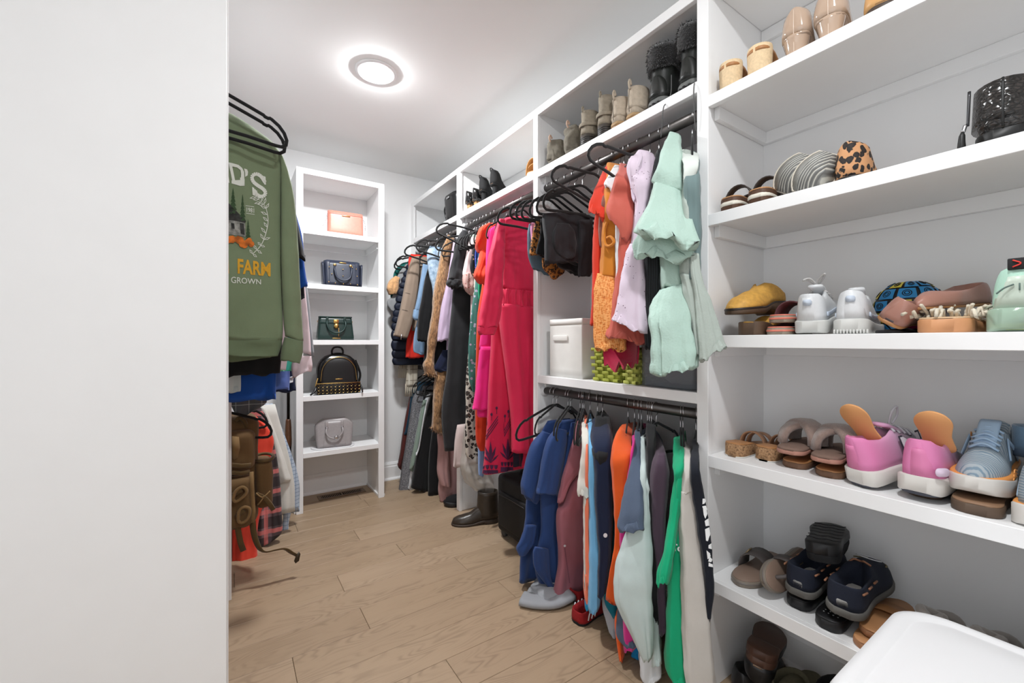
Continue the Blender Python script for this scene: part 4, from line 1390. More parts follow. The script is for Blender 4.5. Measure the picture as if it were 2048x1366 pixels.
wear('ruffle_dress', 'grey-green crinkled dress flaring past the shelf divider', 'dress', [
    ('bodice', Q((1366, 300, 1390, 300, 1.25), (1366, 400, 1392, 400, 1.22), (1364, 480, 1394, 480, 1.20), (1364, 545, 1390, 545, 1.18), seed=110, amp=.003, hollow=False), MIG),
    ('skirt_tier', Q((1364, 547, 1389, 550, 1.17), (1374, 590, 1400, 597, 1.13), (1384, 650, 1408, 650, 1.11), (1392, 712, 1415, 707, 1.10), seed=111, amp=.003, k=8, D=.13), MIG),
    ('skirt_back_tier', Q((1382, 506, 1398, 506, 1.20), (1384, 540, 1408, 566, 1.17), (1392, 600, 1424, 600, 1.15), (1398, 660, 1444, 660, 1.13), (1400, 722, 1457, 697, 1.12), seed=112, amp=.003, k=8, D=.08), MIG)])
hu(0.835, 'black hanger carrying the white cardigan beside the shelf divider')
wear('cardigan', 'white and teal-grey cardigan in the corner by the shelf divider', 'cardigan', [
    ('body', Q((1366, 302, 1396, 300, 1.30), (1366, 350, 1400, 350, 1.28), (1370, 420, 1402, 420, 1.27), (1376, 500, 1402, 500, 1.27), (1378, 560, 1402, 560, 1.27), seed=113, amp=.003, D=.22), FAB('teal_grey', (110, 130, 130), wr=.2)),
    ('collar', Q((1366, 300, 1396, 304, 1.285), (1366, 340, 1398, 318, 1.275), (1370, 382, 1390, 350, 1.268), (1374, 392, 1378, 388, 1.268), seed=114, amp=.001, D=.02), FAB('soft_white_knit', (206, 212, 206), wr=.2))])
# ------------------------------------------------------------------ long-hang bay and far bay
HOOK[0] = None
RG = 'hangers on the rod over the long dresses'
FG = 'hangers on the far rod by the back wall'


def hr(Y, lab, tilt=0.0, yaw=0.0): return hang(Y, lab, RG if Y < 2.47 else FG, None, ZROD, yaw, tilt, slim=tilt < .08)


FC = flat_cloth
# --- crimson dresses
CRM = FAB('crimson_satin', (214, 34, 76), rough=.55, wr=.22, st=.4, var=.06)
CRM2 = FAB('crimson_satin_b', (206, 30, 70), rough=.55, wr=.22, st=.4, var=.06)
hr(1.80, 'black hanger carrying the plain crimson dress', .05)
hr(1.69, 'black hanger end poking past the crimson dress collar', .1)
Ya = 1.80
bod = FC([(1010, 436, 1046, 432), (1003, 445, 1058, 440), (1003, 480, 1064, 480), (1003, 530, 1068, 530), (1003, 580, 1070, 585)], Ya, T=.06, seed=121, amp=.003, wr=.003, hollow=False)
wst = FC([(1002, 578, 1070, 584), (1001, 592, 1070, 598), (1000, 612, 1072, 618)], Ya, T=.072, seed=122, amp=.007, k=24, T0=1, fold=(.8, 1), hollow=False, n=150)
skt = FC([(1000, 608, 1072, 616), (1002, 660, 1076, 660), (1010, 720, 1080, 720), (1020, 790, 1084, 790), (1025, 850, 1086, 850), (1025, 905, 1088, 903)], Ya, T=.09, seed=123, amp=.010, k=6, T0=1, fold=(.6, 1.0))
sle = FC([(998, 438, 1008, 440), (992, 462, 1008, 466), (982, 500, 1007, 510), (974, 540, 1005, 552), (971, 570, 1003, 575), (965, 600, 1002, 600), (959, 640, 996, 640), (957, 655, 993, 655)], Ya, T=.06, off=.05, seed=124, amp=.004, wr=.007, hollow=False)
cuf = FC([(957, 653, 993, 653), (957, 662, 990, 662), (959, 668, 986, 670)], Ya, T=.055, off=.05, seed=124, amp=.002, T0=1)
CD, _ = wear('long_dress', 'plain crimson long-sleeved dress with gathered waist at the shelf divider', 'dress', [('bodice', bod, CRM), ('waist_gathers', wst, CRM), ('skirt', skt, CRM), ('sleeve', sle, CRM), ('cuff', cuf, CRM)])
hr(1.88, 'black hanger carrying the crimson dress with the purple border')
prt = FC([(998, 450, .20), (990, 520, .26), (986, 600, .28), (984, 670, .30), (978, 760, .32), (974, 840, .33), (970, 900, .34), (966, 948, .35)], 1.88, T=.08, seed=125, amp=.014, k=4.5, fold=(.3, 1.0))
PB, _ = wear('long_dress', 'crimson dress with a purple scalloped border print', 'dress', [('body', prt, CRM2)])
PURP = M('purple_print', (70, 26, 62), 0.7, var=.25, bump=(80, .05))
# border: solid hem, scallops, chevrons, fans and berry dots laid on the skirt
def bprint(polys, m=PURP, lift=.0016):
    vf = decal(polys, prt, lift, 5)
    if vf[1]: obj('border_print', vf, m, PB, smooth=False)
for x0, x1, dy in ((962, 996, 0), (1001, 1026, -6)):
    w = x1 - x0
    bprint([[(x0, 940 + dy), (x1, 940 + dy), (x1, 966 + dy), (x0, 966 + dy)]])
    n = 4
    for i in range(n):
        cx = x0 + w * (i + .5) / n
        bprint([[(cx - w / 9, 930 + dy), (cx + w / 9, 930 + dy), (cx + w / 12, 936 + dy), (cx, 939 + dy), (cx - w / 12, 936 + dy)]])
    for q in range(5):
        a = math.radians(-150 + 30 * q)
        ox, oy = (x0 + x1) / 2 + 2, 926 + dy
        ux, uy, L_ = math.cos(a) * .55, math.sin(a), 44 - 5 * abs(q - 2)
        bprint([[(ox, oy), (ox + ux * L_ * .55 - uy * 3.2, oy + uy * L_ * .55 + ux * 3.2), (ox + ux * L_, oy + uy * L_), (ox + ux * L_ * .55 + uy * 3.2, oy + uy * L_ * .55 - ux * 3.2)]])
    for q in range(3):
        yy = 845 + dy + q * 6
        xm = x0 + w * .30
        bprint([[(xm, yy + 20), (x1, yy - 14), (x1, yy - 11.5), (xm, yy + 23)], [(x0 + 6, yy + 4), (xm, yy + 20), (xm, yy + 23), (x0 + 6, yy + 7)]])
    for fx, fy in ((.35, 838), (.62, 829), (.92, 816)):
        bprint([ring((x0 + w * fx, fy + dy), 2.2, 3.2, 10), [(x0 + w * fx - .5, fy + dy), (x0 + w * fx + .5, fy + dy), (x0 + w * fx + .5, fy + dy + 12), (x0 + w * fx - .5, fy + dy + 12)]])
wear('long_dress', 'navy and burgundy dress hem under the plain crimson dress', 'dress', [
    ('body', FC([(1040, 600, .22), (1028, 800, .26), (1026, 935, .28)], 1.845, T=.03, seed=126), plaid('burgundy_navy', (34, 22, 44), [('x', .5, .3, (110, 20, 56), .6)], .05, .07))])
# --- hot pink dress
HP = FAB('hot_pink', (232, 40, 130), rough=.7, wr=.2, st=.4)
hr(1.97, 'black hanger carrying the hot pink tiered dress')
wear('tiered_dress', 'hot pink tiered dress behind the crimson sleeves', 'dress', [
    ('bodice', FC([(988, 452, .14), (978, 462, .26), (974, 500, .28), (972, 560, .28), (966, 640, .28), (960, 695, .28)], 1.97, T=.05, seed=127, amp=.004, hollow=False), HP),
    ('tier', FC([(961, 693, .28), (955, 750, .30), (950, 790, .32), (945, 820, .33)], 1.97, T=.07, seed=128, amp=.006, T0=1), HP),
    ('under_tier', FC([(956, 800, .30), (955, 828, .30), (958, 834, .28)], 1.985, T=.05, seed=129, amp=.005, T0=1), HP)])
# --- orange ruffled dress
OF = FAB('vermilion_chiffon', (214, 62, 30), rough=.7, wr=.35, st=.5)
hr(2.07, 'black hanger carrying the vermilion ruffled dress')
wear('ruffle_dress', 'vermilion dress with fluttering shoulder ruffles', 'dress', [
    ('body', FC([(984, 448, .12), (968, 470, .24), (966, 560, .26), (958, 615, .28), (954, 660, .29), (952, 760, .29), (951, 840, .29), (953, 884, .28), (960, 902, .26)], 2.07, T=.05, seed=130, amp=.005), OF),
    ('ruffle', FC([(976, 446, 1004, 448), (958, 458, 996, 462), (952, 484, 984, 490), (960, 502, 980, 506)], 2.05, T=.06, off=.02, seed=131, amp=.010, k=14, wr=.01, fold=(.5, 1.0)), OF),
    ('ruffle', FC([(962, 494, 986, 500), (957, 527, 978, 530), (950, 551, 972, 560), (962, 566, 972, 573)], 2.045, T=.06, off=.02, seed=132, amp=.010, k=14, wr=.01, fold=(.5, 1.0)), OF)])
# --- emerald, teal floral, leopard, blue, black floral, pink
hr(2.11, 'black hanger inside the emerald top')
wear('blouse', 'emerald green blouse edge under the vermilion ruffle', 'blouse', [
    ('body', FC([(972, 480, .12), (960, 520, .22), (956, 555, .24), (957, 596, .20), (966, 606, .16)], 2.115, T=.03, seed=133), FAB('emerald', (24, 156, 112), wr=.2))])


def floral(name, bg, c1, c2, sc=55.0):
    s = NT(name)
    co = s.coord()
    q = s.n('ShaderNodeTexVoronoi')
    q.inputs['Scale'].default_value = sc
    s.l(co, q.inputs['Vector'])
    f1 = s.math('LESS_THAN', q.outputs['Distance'], .30)
    f2 = s.math('LESS_THAN', q.outputs['Distance'], .10)
    sel = s.n('ShaderNodeSeparateColor')
    s.l(q.outputs['Color'], sel.inputs[0])
    on = s.math('GREATER_THAN', sel.outputs[0], .35)
    c = s.mix(s.math('MULTIPLY', f1, on), lin(bg), lin(c1))
    c = s.mix(s.math('MULTIPLY', f2, on), c, lin(c2))
    s.base(c)
    s.b.inputs['Roughness'].default_value = .8
    MATS[name] = s.m
    return s.m


TF = floral('teal_floral', (62, 116, 106), (176, 168, 190), (120, 90, 130), 42)
hr(2.16, 'black hanger carrying the teal floral dress')
wear('long_dress', 'teal floral long dress between the leopard and hot pink dresses', 'dress', [
    ('body', FC([(968, 470, .12), (955, 520, .24), (951, 570, .26), (944, 620, .28), (940, 660, .29), (937, 710, .29), (938, 755, .29), (945, 785, .26)], 2.16, T=.04, seed=134, amp=.006), TF)])
hr(2.20, 'black hanger inside the cobalt blouse')
wear('blouse', 'cobalt blue print blouse edge behind the vermilion ruffle', 'blouse', [
    ('body', FC([(962, 478, .12), (951, 500, .20), (950, 527, .22), (954, 560, .2)], 2.20, T=.03, seed=135), floral('cobalt_print', (58, 76, 160), (140, 150, 210), (230, 230, 240), 90))])
hr(2.235, 'black hanger carrying the pale leopard dress')
wear('long_dress', 'pale leopard print long dress beside the black dress', 'dress', [
    ('body', FC([(960, 480, .12), (950, 540, .22), (944, 640, .26), (936, 715, .28), (932, 776, .29), (932, 825, .29), (930, 870, .30), (931, 908, .31), (938, 918, .30)], 2.235, T=.05, seed=136, amp=.008), LEOW)])
BF = floral('black_floral', (24, 22, 26), (206, 150, 120), (196, 90, 40), 60)
hr(2.275, 'black hanger carrying the black floral blouse')
wear('blouse', 'black floral blouse with orange and cream flowers', 'blouse', [
    ('body', FC([(956, 474, .12), (948, 486, .20), (943, 515, .22), (940, 535, .24), (944, 552, .22)], 2.275, T=.035, seed=137, amp=.006, k=14), BF)])
PP = FAB('pale_blush', (224, 200, 198), wr=.2)
hr(2.315, 'black hanger carrying the blush blouse with floral cuff')
wear('blouse', 'pale blush blouse with floral ruffle cuff beside the black puff sleeve', 'blouse', [
    ('sleeve', FC([(941, 474, 952, 476), (935, 500, 950, 503), (928, 535, 946, 537), (926, 550, 944, 550)], 2.315, T=.045, seed=138, amp=.002), PP),
    ('ruffle_cuff', FC([(927, 547, 948, 546), (926, 562, 952, 560), (930, 578, 950, 580), (944, 590, 952, 590)], 2.31, T=.06, seed=139, amp=.008, k=16, T0=1, wr=.008), floral('rose_floral', (206, 168, 160), (170, 84, 80), (110, 40, 50), 70)),
    ('body', FC([(950, 480, .14), (944, 560, .22), (942, 640, .22)], 2.325, T=.02, seed=140), PP)])
hr(2.355, 'black hanger inside the sage top')
wear('blouse', 'pale sage top between the blush blouse and the black puff sleeve', 'blouse', [
    ('body', FC([(940, 468, .10), (934, 478, .16), (932, 500, .20), (934, 560, .2)], 2.355, T=.025, seed=141), FAB('pale_sage', (176, 188, 178), wr=.2))])
# --- black puff-sleeve dress
BP_ = FAB('soft_black', (38, 38, 40), rough=.75, wr=.28, st=.4)
hr(2.30, 'empty black hanger tilted up above the black puff sleeve', .43)
hr(2.40, 'black hanger carrying the black puff-sleeved dress', .12)
wear('long_dress', 'long black dress with puffed sleeve by the middle divider', 'dress', [
    ('sleeve', FC([(925, 461, 935, 465), (919, 470, 938, 475), (910, 492, 936, 494), (907, 513, 932, 514), (901, 538, 929, 540), (897, 560, 929, 566)], 2.36, T=.08, seed=142, amp=.006, k=9, wr=.005, hollow=False), BP_),
    ('sleeve_frill', FC([(898, 558, 929, 564), (894, 565, 931, 572), (898, 573, 930, 580)], 2.36, T=.085, seed=143, amp=.007, k=20, T0=1), BP_),
    ('body', FC([(930, 470, .12), (912, 520, .20), (907, 580, .24), (901, 645, .28), (897, 690, .29), (895, 740, .30), (886, 806, .33), (886, 848, .33), (891, 901, .31)], 2.41, T=.06, seed=144, amp=.007, k=4), BP_)])
# --- lavender, fur, far bay
LAV = FAB('lavender_knit', (188, 168, 192), weave=300, wr=.3, st=.5)
hr(2.545, 'black hanger carrying the lavender cardigan')
wear('cardigan', 'lavender knit cardigan sleeve beside the fur trim', 'cardigan', [
    ('sleeve', FC([(907, 484, 914, 486), (903, 510, 914, 515), (895, 560, 908, 565), (884, 610, 904, 612), (879, 645, 901, 648), (876, 681, 896, 682)], 2.535, T=.06, seed=145, amp=.003), LAV),
    ('body', FC([(910, 484, .14), (902, 560, .20), (896, 640, .22), (892, 720, .22)], 2.56, T=.025, seed=146), LAV)])
FUR = NT('fox_fur')
_co = FUR.coord(scale=(1, 1, .35))
_n = FUR.noise(_co, 120, 4, .7)
_b = FUR.noise(FUR.coord(), 13, 3)
FUR.base(FUR.mix(_b, FUR.ramp(_n, [(0.3, lin((92, 62, 36))), (0.55, lin((176, 130, 84))), (0.75, lin((226, 190, 144)))]), FUR.ramp(_n, [(0.3, lin((60, 42, 26))), (0.7, lin((170, 122, 72)))])))
FUR.bump(_n, .9, .006)
FUR.b.inputs['Roughness'].default_value = .8
FUR.b.inputs['Sheen Weight'].default_value = .4


def furry(vf, n, ln, seed=1, down=.55):
    """many tapering tufts on a surface, leaning down"""
    rng = random.Random(seed)
    V, F = vf
    out_v, out_f = [], []
    areas = [f for f in F if len(f) == 4]
    for _ in range(n):
        f = rng.choice(areas)
        a, b, c, d = [Vector(V[i]) for i in f]
        u, v = rng.random(), rng.random()
        p = a.lerp(b, u).lerp(d.lerp(c, u), v)
        nr = (b - a).cross(d - a)
        if nr.length < 1e-9: continue
        nr.normalize()
        dr = (nr * (1 - down) + Vector((rng.uniform(-.35, .35), rng.uniform(-.35, .35), -down - rng.random() * .3))).normalized()
        side = dr.cross(nr)
        if side.length < 1e-6: continue
        side = side.normalized() * ln * .11
        L = ln * rng.uniform(.6, 1.25)
        mid = p + dr * L * .5 + nr * L * .14
        i = len(out_v)
        out_v += [tuple(p - side), tuple(p + side), tuple(mid + side * .8), tuple(mid - side * .8), tuple(p + dr * L)]
        out_f += [(i, i + 1, i + 2, i + 3), (i + 3, i + 2, i + 4)]
    return out_v, out_f


hr(2.60, 'black hanger carrying the fur-trimmed coat')
fu1 = FC([(895, 470, 908, 478), (884, 500, 902, 505), (876, 540, 896, 545), (868, 585, 890, 590), (864, 630, 882, 635), (856, 675, 874, 680), (854, 712, 868, 715), (846, 730, 868, 735), (850, 748, 876, 752)], 2.585, T=.07, seed=147, amp=.004, wr=.008)
fu2 = FC([(876, 735, 894, 740), (870, 765, 890, 770), (867, 800, 885, 805), (865, 835, 882, 838), (863, 858, 884, 866)], 2.575, T=.06, seed=148, amp=.004, wr=.008)
FUo, _ = wear('fur_vest', 'long coat vest trimmed with tan fox fur in the far bay', 'vest', [('fur_collar', fu1, FUR.m), ('fur_hem', fu2, FUR.m),
    ('body', FC([(905, 480, .14), (890, 560, .22), (878, 640, .24), (868, 700, .26), (872, 740, .26), (880, 790, .25)], 2.62, T=.04, seed=149), INKB)])
for nm, q, cnt in (('fur_tufts', fu1, 2600), ('fur_tufts', fu2, 1500)):
    o = obj(nm, furry(q, cnt, .024, cnt), FUR.m, FUo, smooth=False)
    o['kind'] = 'stuff'
wear('skirt', 'navy skirt hem showing between the fur trim and black dress', 'skirt', [
    ('body', FC([(886, 700, .2), (872, 728, .22), (868, 738, .22), (880, 744, .2)], 2.555, T=.02, seed=150), FAB('deep_navy', (20, 28, 54)))])
ACID = NT('acid_denim')
ACID.base(ACID.ramp(ACID.noise(ACID.coord(), 26, 4, .6), [(.32, lin((108, 134, 160))), (.55, lin((172, 192, 210))), (.75, lin((214, 224, 232)))]))
ACID.b.inputs['Roughness'].default_value = .9
hr(2.655, 'black hanger over the acid wash denim', .30)
hr(2.70, 'black hanger carrying the acid wash denim jacket')
wear('denim_jacket', 'pale acid wash denim jacket behind the fur trim', 'jacket', [
    ('body', FC([(860, 492, .14), (855, 505, .20), (856, 530, .22), (860, 555, .22), (866, 580, .22), (868, 640, .22)], 2.69, T=.05, seed=151, amp=.004), ACID.m)])
hr(2.775, 'black hanger carrying the black cardigan')
wear('cardigan', 'black cardigan between the two denim jackets', 'cardigan', [
    ('sleeve', FC([(858, 530, 868, 532), (850, 560, 868, 565), (843, 600, 866, 605), (838, 625, 862, 630), (835, 655, 860, 660), (834, 681, 858, 684)], 2.76, T=.045, seed=152), INKB),
    ('body', FC([(866, 525, .14), (858, 600, .2), (850, 700, .24), (845, 745, .24)], 2.785, T=.03, seed=153), INKB)])
DEN = FAB('mid_denim', (124, 152, 182), weave=600, wr=.3, st=.5, var=.14)
hr(2.87, 'black hanger carrying the light denim jacket', .32)
hr(2.905, 'black hanger in the cluster above the denim jacket', .05)
wear('denim_jacket', 'light blue denim jacket with cuffed sleeve beside the taupe jacket', 'jacket', [
    ('sleeve', FC([(846, 528, 860, 532), (842, 555, 856, 560), (836, 590, 848, 594), (829, 622, 840, 624)], 2.85, T=.045, seed=154, amp=.003, hollow=False), DEN),
    ('cuff', FC([(828, 619, 840, 621), (826, 634, 838, 637), (831, 642, 836, 642)], 2.85, T=.048, seed=155, amp=.001, T0=1), DEN),
    ('body', FC([(860, 526, .12), (846, 600, .20), (830, 660, .26), (826, 700, .27), (834, 708, .25)], 2.88, T=.035, seed=156), DEN)])
TAU = FAB('taupe_suede', (150, 132, 116), rough=.8, wr=.2, st=.4)
hr(3.02, 'black hanger carrying the taupe jacket')
tsl = FC([(824, 514, 838, 512), (815, 545, 838, 545), (807, 585, 834, 588), (800, 620, 828, 625), (793, 650, 822, 652), (787, 672, 814, 676)], 3.00, T=.06, seed=157, amp=.003)
TJ, _ = wear('jacket', 'taupe jacket with zipped cuff hanging over the navy puffer', 'jacket', [('sleeve', tsl, TAU), ('body', FC([(836, 512, .14), (828, 600, .22), (824, 660, .24)], 3.03, T=.03, seed=158), TAU)])
obj('elbow_seam', decal([[(801, 583), (820, 587), (820, 588), (801, 584)], [(795, 617), (815, 621), (815, 622), (795, 618)]], tsl, .0015), M('taupe_seam', (96, 84, 74), .8), TJ, smooth=False)
obj('zip_pull', tube([tuple(onY(803, 668, 2.955)), tuple(onY(802, 679, 2.955))], .004, 6), CHROME, TJ)
hr(3.065, 'black hanger carrying the red top')
REDT = FAB('bright_red', (226, 52, 40), wr=.2)
wear('blouse', 'bright red top between the taupe jacket and navy puffer', 'blouse', [
    ('body', FC([(822, 508, .14), (817, 525, .20), (822, 600, .22), (818, 650, .24), (812, 690, .25), (811, 716, .25)], 3.065, T=.035, seed=159), REDT)])
PUF = FAB('navy_puffer', (30, 36, 52), rough=.45, wr=.25, st=.4, sheen=0)
hr(3.125, 'black hanger carrying the navy puffer', .15)


def puffer():
    L = [(816, 526), (806, 552), (798, 575), (791, 605), (786, 632), (783, 660), (784, 700), (786, 729)]
    parts = []
    P = crom([(x, y, 0) for x, y in L], 15)
    for i in range(14):
        a, b = P[i], P[i + 1]
        w = .26 + .012 * i
        mm = (a + b) / 2
        parts.append(('quilt_band', FC([(a.x + 1.5, a.y, w), (mm.x - 1.2, mm.y, w + .01), (b.x + 1.5, b.y + .5, w)], 3.125, T=.075, seed=160 + i, amp=.002, T0=.55, m=9, n=40, hollow=False), PUF))
    return parts


wear('puffer_vest', 'navy quilted puffer jacket near the back wall', 'jacket', puffer() + [('lining', FC([(822, 526, .16), (806, 600, .24), (796, 728, .36)], 3.13, T=.03, seed=175), PUF)])
hr(3.185, 'black hanger carrying the grey jacket with fur cuff', .1)
PEA = M('peach_fur', (222, 172, 120), .9, bump=(260, .8), var=.15, sheen=.5)
wear('jacket', 'grey jacket with peach fleece lining by the back wall', 'jacket', [
    ('body', FC([(812, 528, .16), (796, 550, .24), (786, 590, .28), (776, 600, .30), (775, 610, .30), (782, 622, .28)], 3.185, T=.04, seed=176), FAB('ash_grey', (150, 152, 154), wr=.2)),
    ('fleece_cuff', FC([(790, 552, 800, 556), (778, 562, 797, 565), (773, 577, 796, 580), (778, 586, 792, 588)], 3.165, T=.06, seed=177, amp=.003, wr=.008), PEA)])
hr(3.23, 'black hanger carrying the teal jacket')
wear('jacket', 'teal jacket at the very end of the far rod', 'jacket', [
    ('body', FC([(812, 524, .14), (802, 528, .22), (788, 545, .28), (785, 575, .30), (781, 592, .30), (786, 600, .30)], 3.235, T=.035, seed=178), FAB('deep_teal', (22, 98, 92), wr=.2))])
# scarf below the puffer
SCF = plaid('cream_plaid', (190, 182, 166), [('x', .5, .08, (110, 96, 80), .7), ('z', .5, .08, (110, 96, 80), .7), ('x', .1, .2, (220, 214, 200), .8)], .075, .085)
sc1 = FC([(814, 700, 836, 704), (813, 745, 835, 750), (811, 770, 833, 772)], 3.14, T=.02, seed=179, amp=.002, T0=1, hollow=False)
sc2 = FC([(796, 700, 814, 704), (797, 735, 814, 738)], 3.16, T=.02, seed=180, amp=.002, T0=1, hollow=False)
fr = []
for i in range(12):
    x = 811 + i * 2
    a, b = onY(x, 768, 3.14), onY(x - .6, 793, 3.14)
    fr.append(sweep([tuple(a), tuple((a + b) / 2 + Vector((.002 * (-1) ** i, 0, 0))), tuple(b)], .0028, 5))
for i in range(9):
    x = 797 + i * 2
    a, b = onY(x, 734, 3.16), onY(x - .4, 756, 3.16)
    fr.append(sweep([tuple(a), tuple(b)], .0028, 5))
wear('scarf', 'cream plaid scarf with fringe hanging below the puffer', 'scarf', [('panel', sc1, SCF), ('panel', sc2, SCF), ('fringe', join(*fr), FAB('cream_fringe', (200, 190, 172)))])

# --- far bay, lower rod
ZR4 = ZROD2 + 0.03
LG = 'hangers on the low far rod'


def h4(Y, lab, tilt=0): return hang(Y, lab, LG, None, ZR4, 0, tilt, slim=True)


h4(3.17, 'black hanger inside the maroon sweater')
wear('sweater', 'maroon sweater at the end of the low far rod', 'sweater', [
    ('sleeve', FC([(826, 772, 842, 770), (818, 800, 836, 802), (808, 850, 824, 852), (800, 905, 816, 908), (795, 932, 803, 940)], 3.17, T=.05, seed=181), FAB('maroon_knit', (84, 36, 32), wr=.2)),
    ('yoke', FC([(838, 764, .10), (824, 780, .22), (816, 830, .26), (808, 870, .28)], 3.15, T=.03, seed=182), FAB('petrol_knit', (28, 56, 74), wr=.2))])
HG = NT('grey_marl')
HG.base(HG.ramp(HG.noise(HG.coord(scale=(1, 1, .35)), 330, 3, .7), [(.35, lin((66, 66, 70))), (.55, lin((120, 120, 124))), (.7, lin((176, 176, 178)))]))
HG.b.inputs['Roughness'].default_value = .9
h4(3.08, 'black hanger carrying the grey marl sweater')
wear('sweater', 'grey marl sweater with long sleeve reaching the floor', 'sweater', [
    ('sleeve', FC([(834, 782, 846, 782), (826, 800, 846, 805), (820, 840, 840, 845), (812, 890, 830, 895), (804, 940, 826, 945), (797, 985, 824, 990), (794, 998, 814, 1002)], 3.06, T=.07, seed=183, wr=.005), HG.m),
    ('body', FC([(846, 772, .12), (834, 820, .26), (822, 920, .30), (812, 985, .30)], 3.10, T=.04, seed=184), HG.m)])
h4(3.00, 'black hanger carrying the sage sweater')
wear('sweater', 'sage and white sweater on the low far rod', 'sweater', [
    ('sleeve', FC([(846, 800, 856, 800), (838, 840, 850, 842), (830, 880, 844, 885), (822, 920, 834, 930), (819, 938, 825, 942)], 2.98, T=.05, seed=185), FAB('sage_knit', (130, 146, 134), wr=.25)),
    ('white_edge', FC([(858, 784, 868, 782), (844, 812, 856, 812), (836, 850, 850, 850), (828, 890, 842, 895), (816, 978, 826, 982)], 3.02, T=.04, seed=186), FAB('white_knit', (216, 219, 222), wr=.2))])
h4(2.93, 'black hanger carrying the black sweatshirt')
wear('sweatshirt', 'black sweatshirt with a pale lining edge on the low far rod', 'sweatshirt', [
    ('sleeve', FC([(862, 790, 876, 790), (852, 830, 872, 832), (840, 880, 866, 885), (830, 930, 860, 935), (823, 975, 855, 985)], 2.92, T=.06, seed=187), INKB),
    ('piping', FC([(858, 788, 864, 786), (851, 812, 855, 812), (844, 850, 847, 850), (838, 890, 841, 890), (832, 910, 834, 910)], 2.89, T=.01, seed=188), FAB('white_knit', (216, 219, 222)))])
wear('tee_shirt', 'white t-shirt hem under the black sweatshirt', 't-shirt', [
    ('body', FC([(860, 830, .2), (840, 960, .2), (836, 1010, .11)], 2.955, T=.03, seed=189, amp=.004), FAB('white_jersey', (206, 214, 214)))])
h4(2.84, 'black hanger carrying the long black hoodie')
wear('sweatshirt', 'long black hoodie next to the dusty pink hoodie', 'sweatshirt', [
    ('body', FC([(874, 790, .12), (866, 850, .22), (858, 920, .24), (856, 992, .24)], 2.83, T=.06, seed=190, amp=.008), INKB)])
wear('tee_shirt', 'white long t-shirt hem under the long black hoodie', 't-shirt', [
    ('body', FC([(870, 850, .2), (858, 980, .2), (857, 1004, .2), (872, 1012, .16)], 2.86, T=.03, seed=191, amp=.004), FAB('white_jersey', (206, 214, 214)))])
DPK = FAB('dusty_pink_fleece', (176, 136, 134), wr=.28, st=.4)
h4(2.68, 'black hanger carrying the dusty pink hoodie')
wear('sweatshirt', 'dusty pink hoodie beside the white middle divider', 'sweatshirt', [
    ('sleeve', FC([(880, 820, 896, 824), (876, 866, 892, 870), (877, 900, 896, 905), (875, 940, 898, 945), (880, 966, 900, 970), (884, 972, 899, 974)], 2.62, T=.06, seed=192, wr=.004), DPK),
    ('body', FC([(892, 810, .12), (884, 870, .20), (880, 940, .22), (877, 980, .22), (882, 1002, .20)], 2.66, T=.05, seed=193, amp=.005), DPK)])
wear('tulle_skirt', 'pale pink tulle skirt below the long black dress', 'skirt', [
    ('skirt', FC([(915, 850, .14), (910, 890, .18), (907, 934, .20)], 2.33, T=.05, seed=194, amp=.007, k=12), FAB('blush_tulle', (200, 182, 178), wr=.25))])
# clear garment bag
BAGP = M('clear_film', (214, 208, 198), .28, alpha=.42, bump=(38, .9), coat=.4)
wear('garment_bag', 'crumpled clear plastic garment bag behind the divider', 'garment bag', [
    ('film', FC([(934, 820, 960, 820), (928, 900, 970, 900), (922, 935, 978, 945), (934, 965, 984, 970), (950, 982, 978, 990)], 2.28, T=.12, seed=195, amp=.012, k=9, wr=.02), BAGP)])
wear('blouse', 'pale blue shirt tail below the leopard dress', 'blouse', [
    ('body', FC([(956, 800, 972, 800), (956, 900, 970, 905), (956, 945, 968, 948), (958, 952, 965, 953)], 2.14, T=.02, seed=196), FAB('pale_blue', (140, 166, 212), wr=.2))])
# ------------------------------------------------------------------ handbags on the bookcase
GOLD = M('gold_hardware', (214, 176, 104), .28, 1.0)
SILV = M('silver_hardware', (200, 200, 204), .25, 1.0)


def leather(name, col, rough=.38, gr=260, st=.18):
    return M(name, col, rough, bump=(gr, st), var=.04, spec=.5)


def shell(w0, w1, h, d0, d1, r=.02, bow=0.0, n=9, taper=None, topcurve=0.0):
    """bag body: width w0->w1, depth d0->d1 from base to top, local frame x right, y back, z up. topcurve lifts the middle of the top"""
    secs = []
    for i in range(n):
        t = i / (n - 1)
        e = 1.0
        if t < .12: e = .90 + .10 * math.sin(t / .12 * math.pi / 2)
        if t > .92: e = 1 - .10 * ((t - .92) / .08) ** 2
        w = (w0 + (w1 - w0) * t) * (1 - bow * math.sin(math.pi * t)) * (.97 + .03 * e)
        d = (d0 + (d1 - d0) * t) * e
        ring_ = rrect(w, d, min(r, d * .45), 6)
        secs.append([(x, y, h * t + (topcurve * t * (1 - (2 * x / w) ** 2))) for x, y in ring_])
    return loft(secs)


def handle(p0, p1, top, r, n=22, sag=False):
    a, b = Vector(p0), Vector(p1)
    pts = []
    for i in range(n):
        t = i / (n - 1)
        s = math.sin(math.pi * t) ** .6
        p = a.lerp(b, t)
        pts.append((p.x, p.y + top[1] * s, p.z + top[2] * s))
    return sweep(pts, r, 9)


def bag(name, label, cat, px0, px1, zi, dy, yaw=0.0):
    """top-level empty standing on bag shelf zi between two photo columns, dy behind the shelf front"""
    Y = BY0 + dy
    z = BSH[zi]
    a, b = onY(px0, 700, Y), onY(px1, 700, Y)
    return thing(name, label, cat, ((a.x + b.x) / 2, Y, z), (0, 0, yaw)), (b.x - a.x)


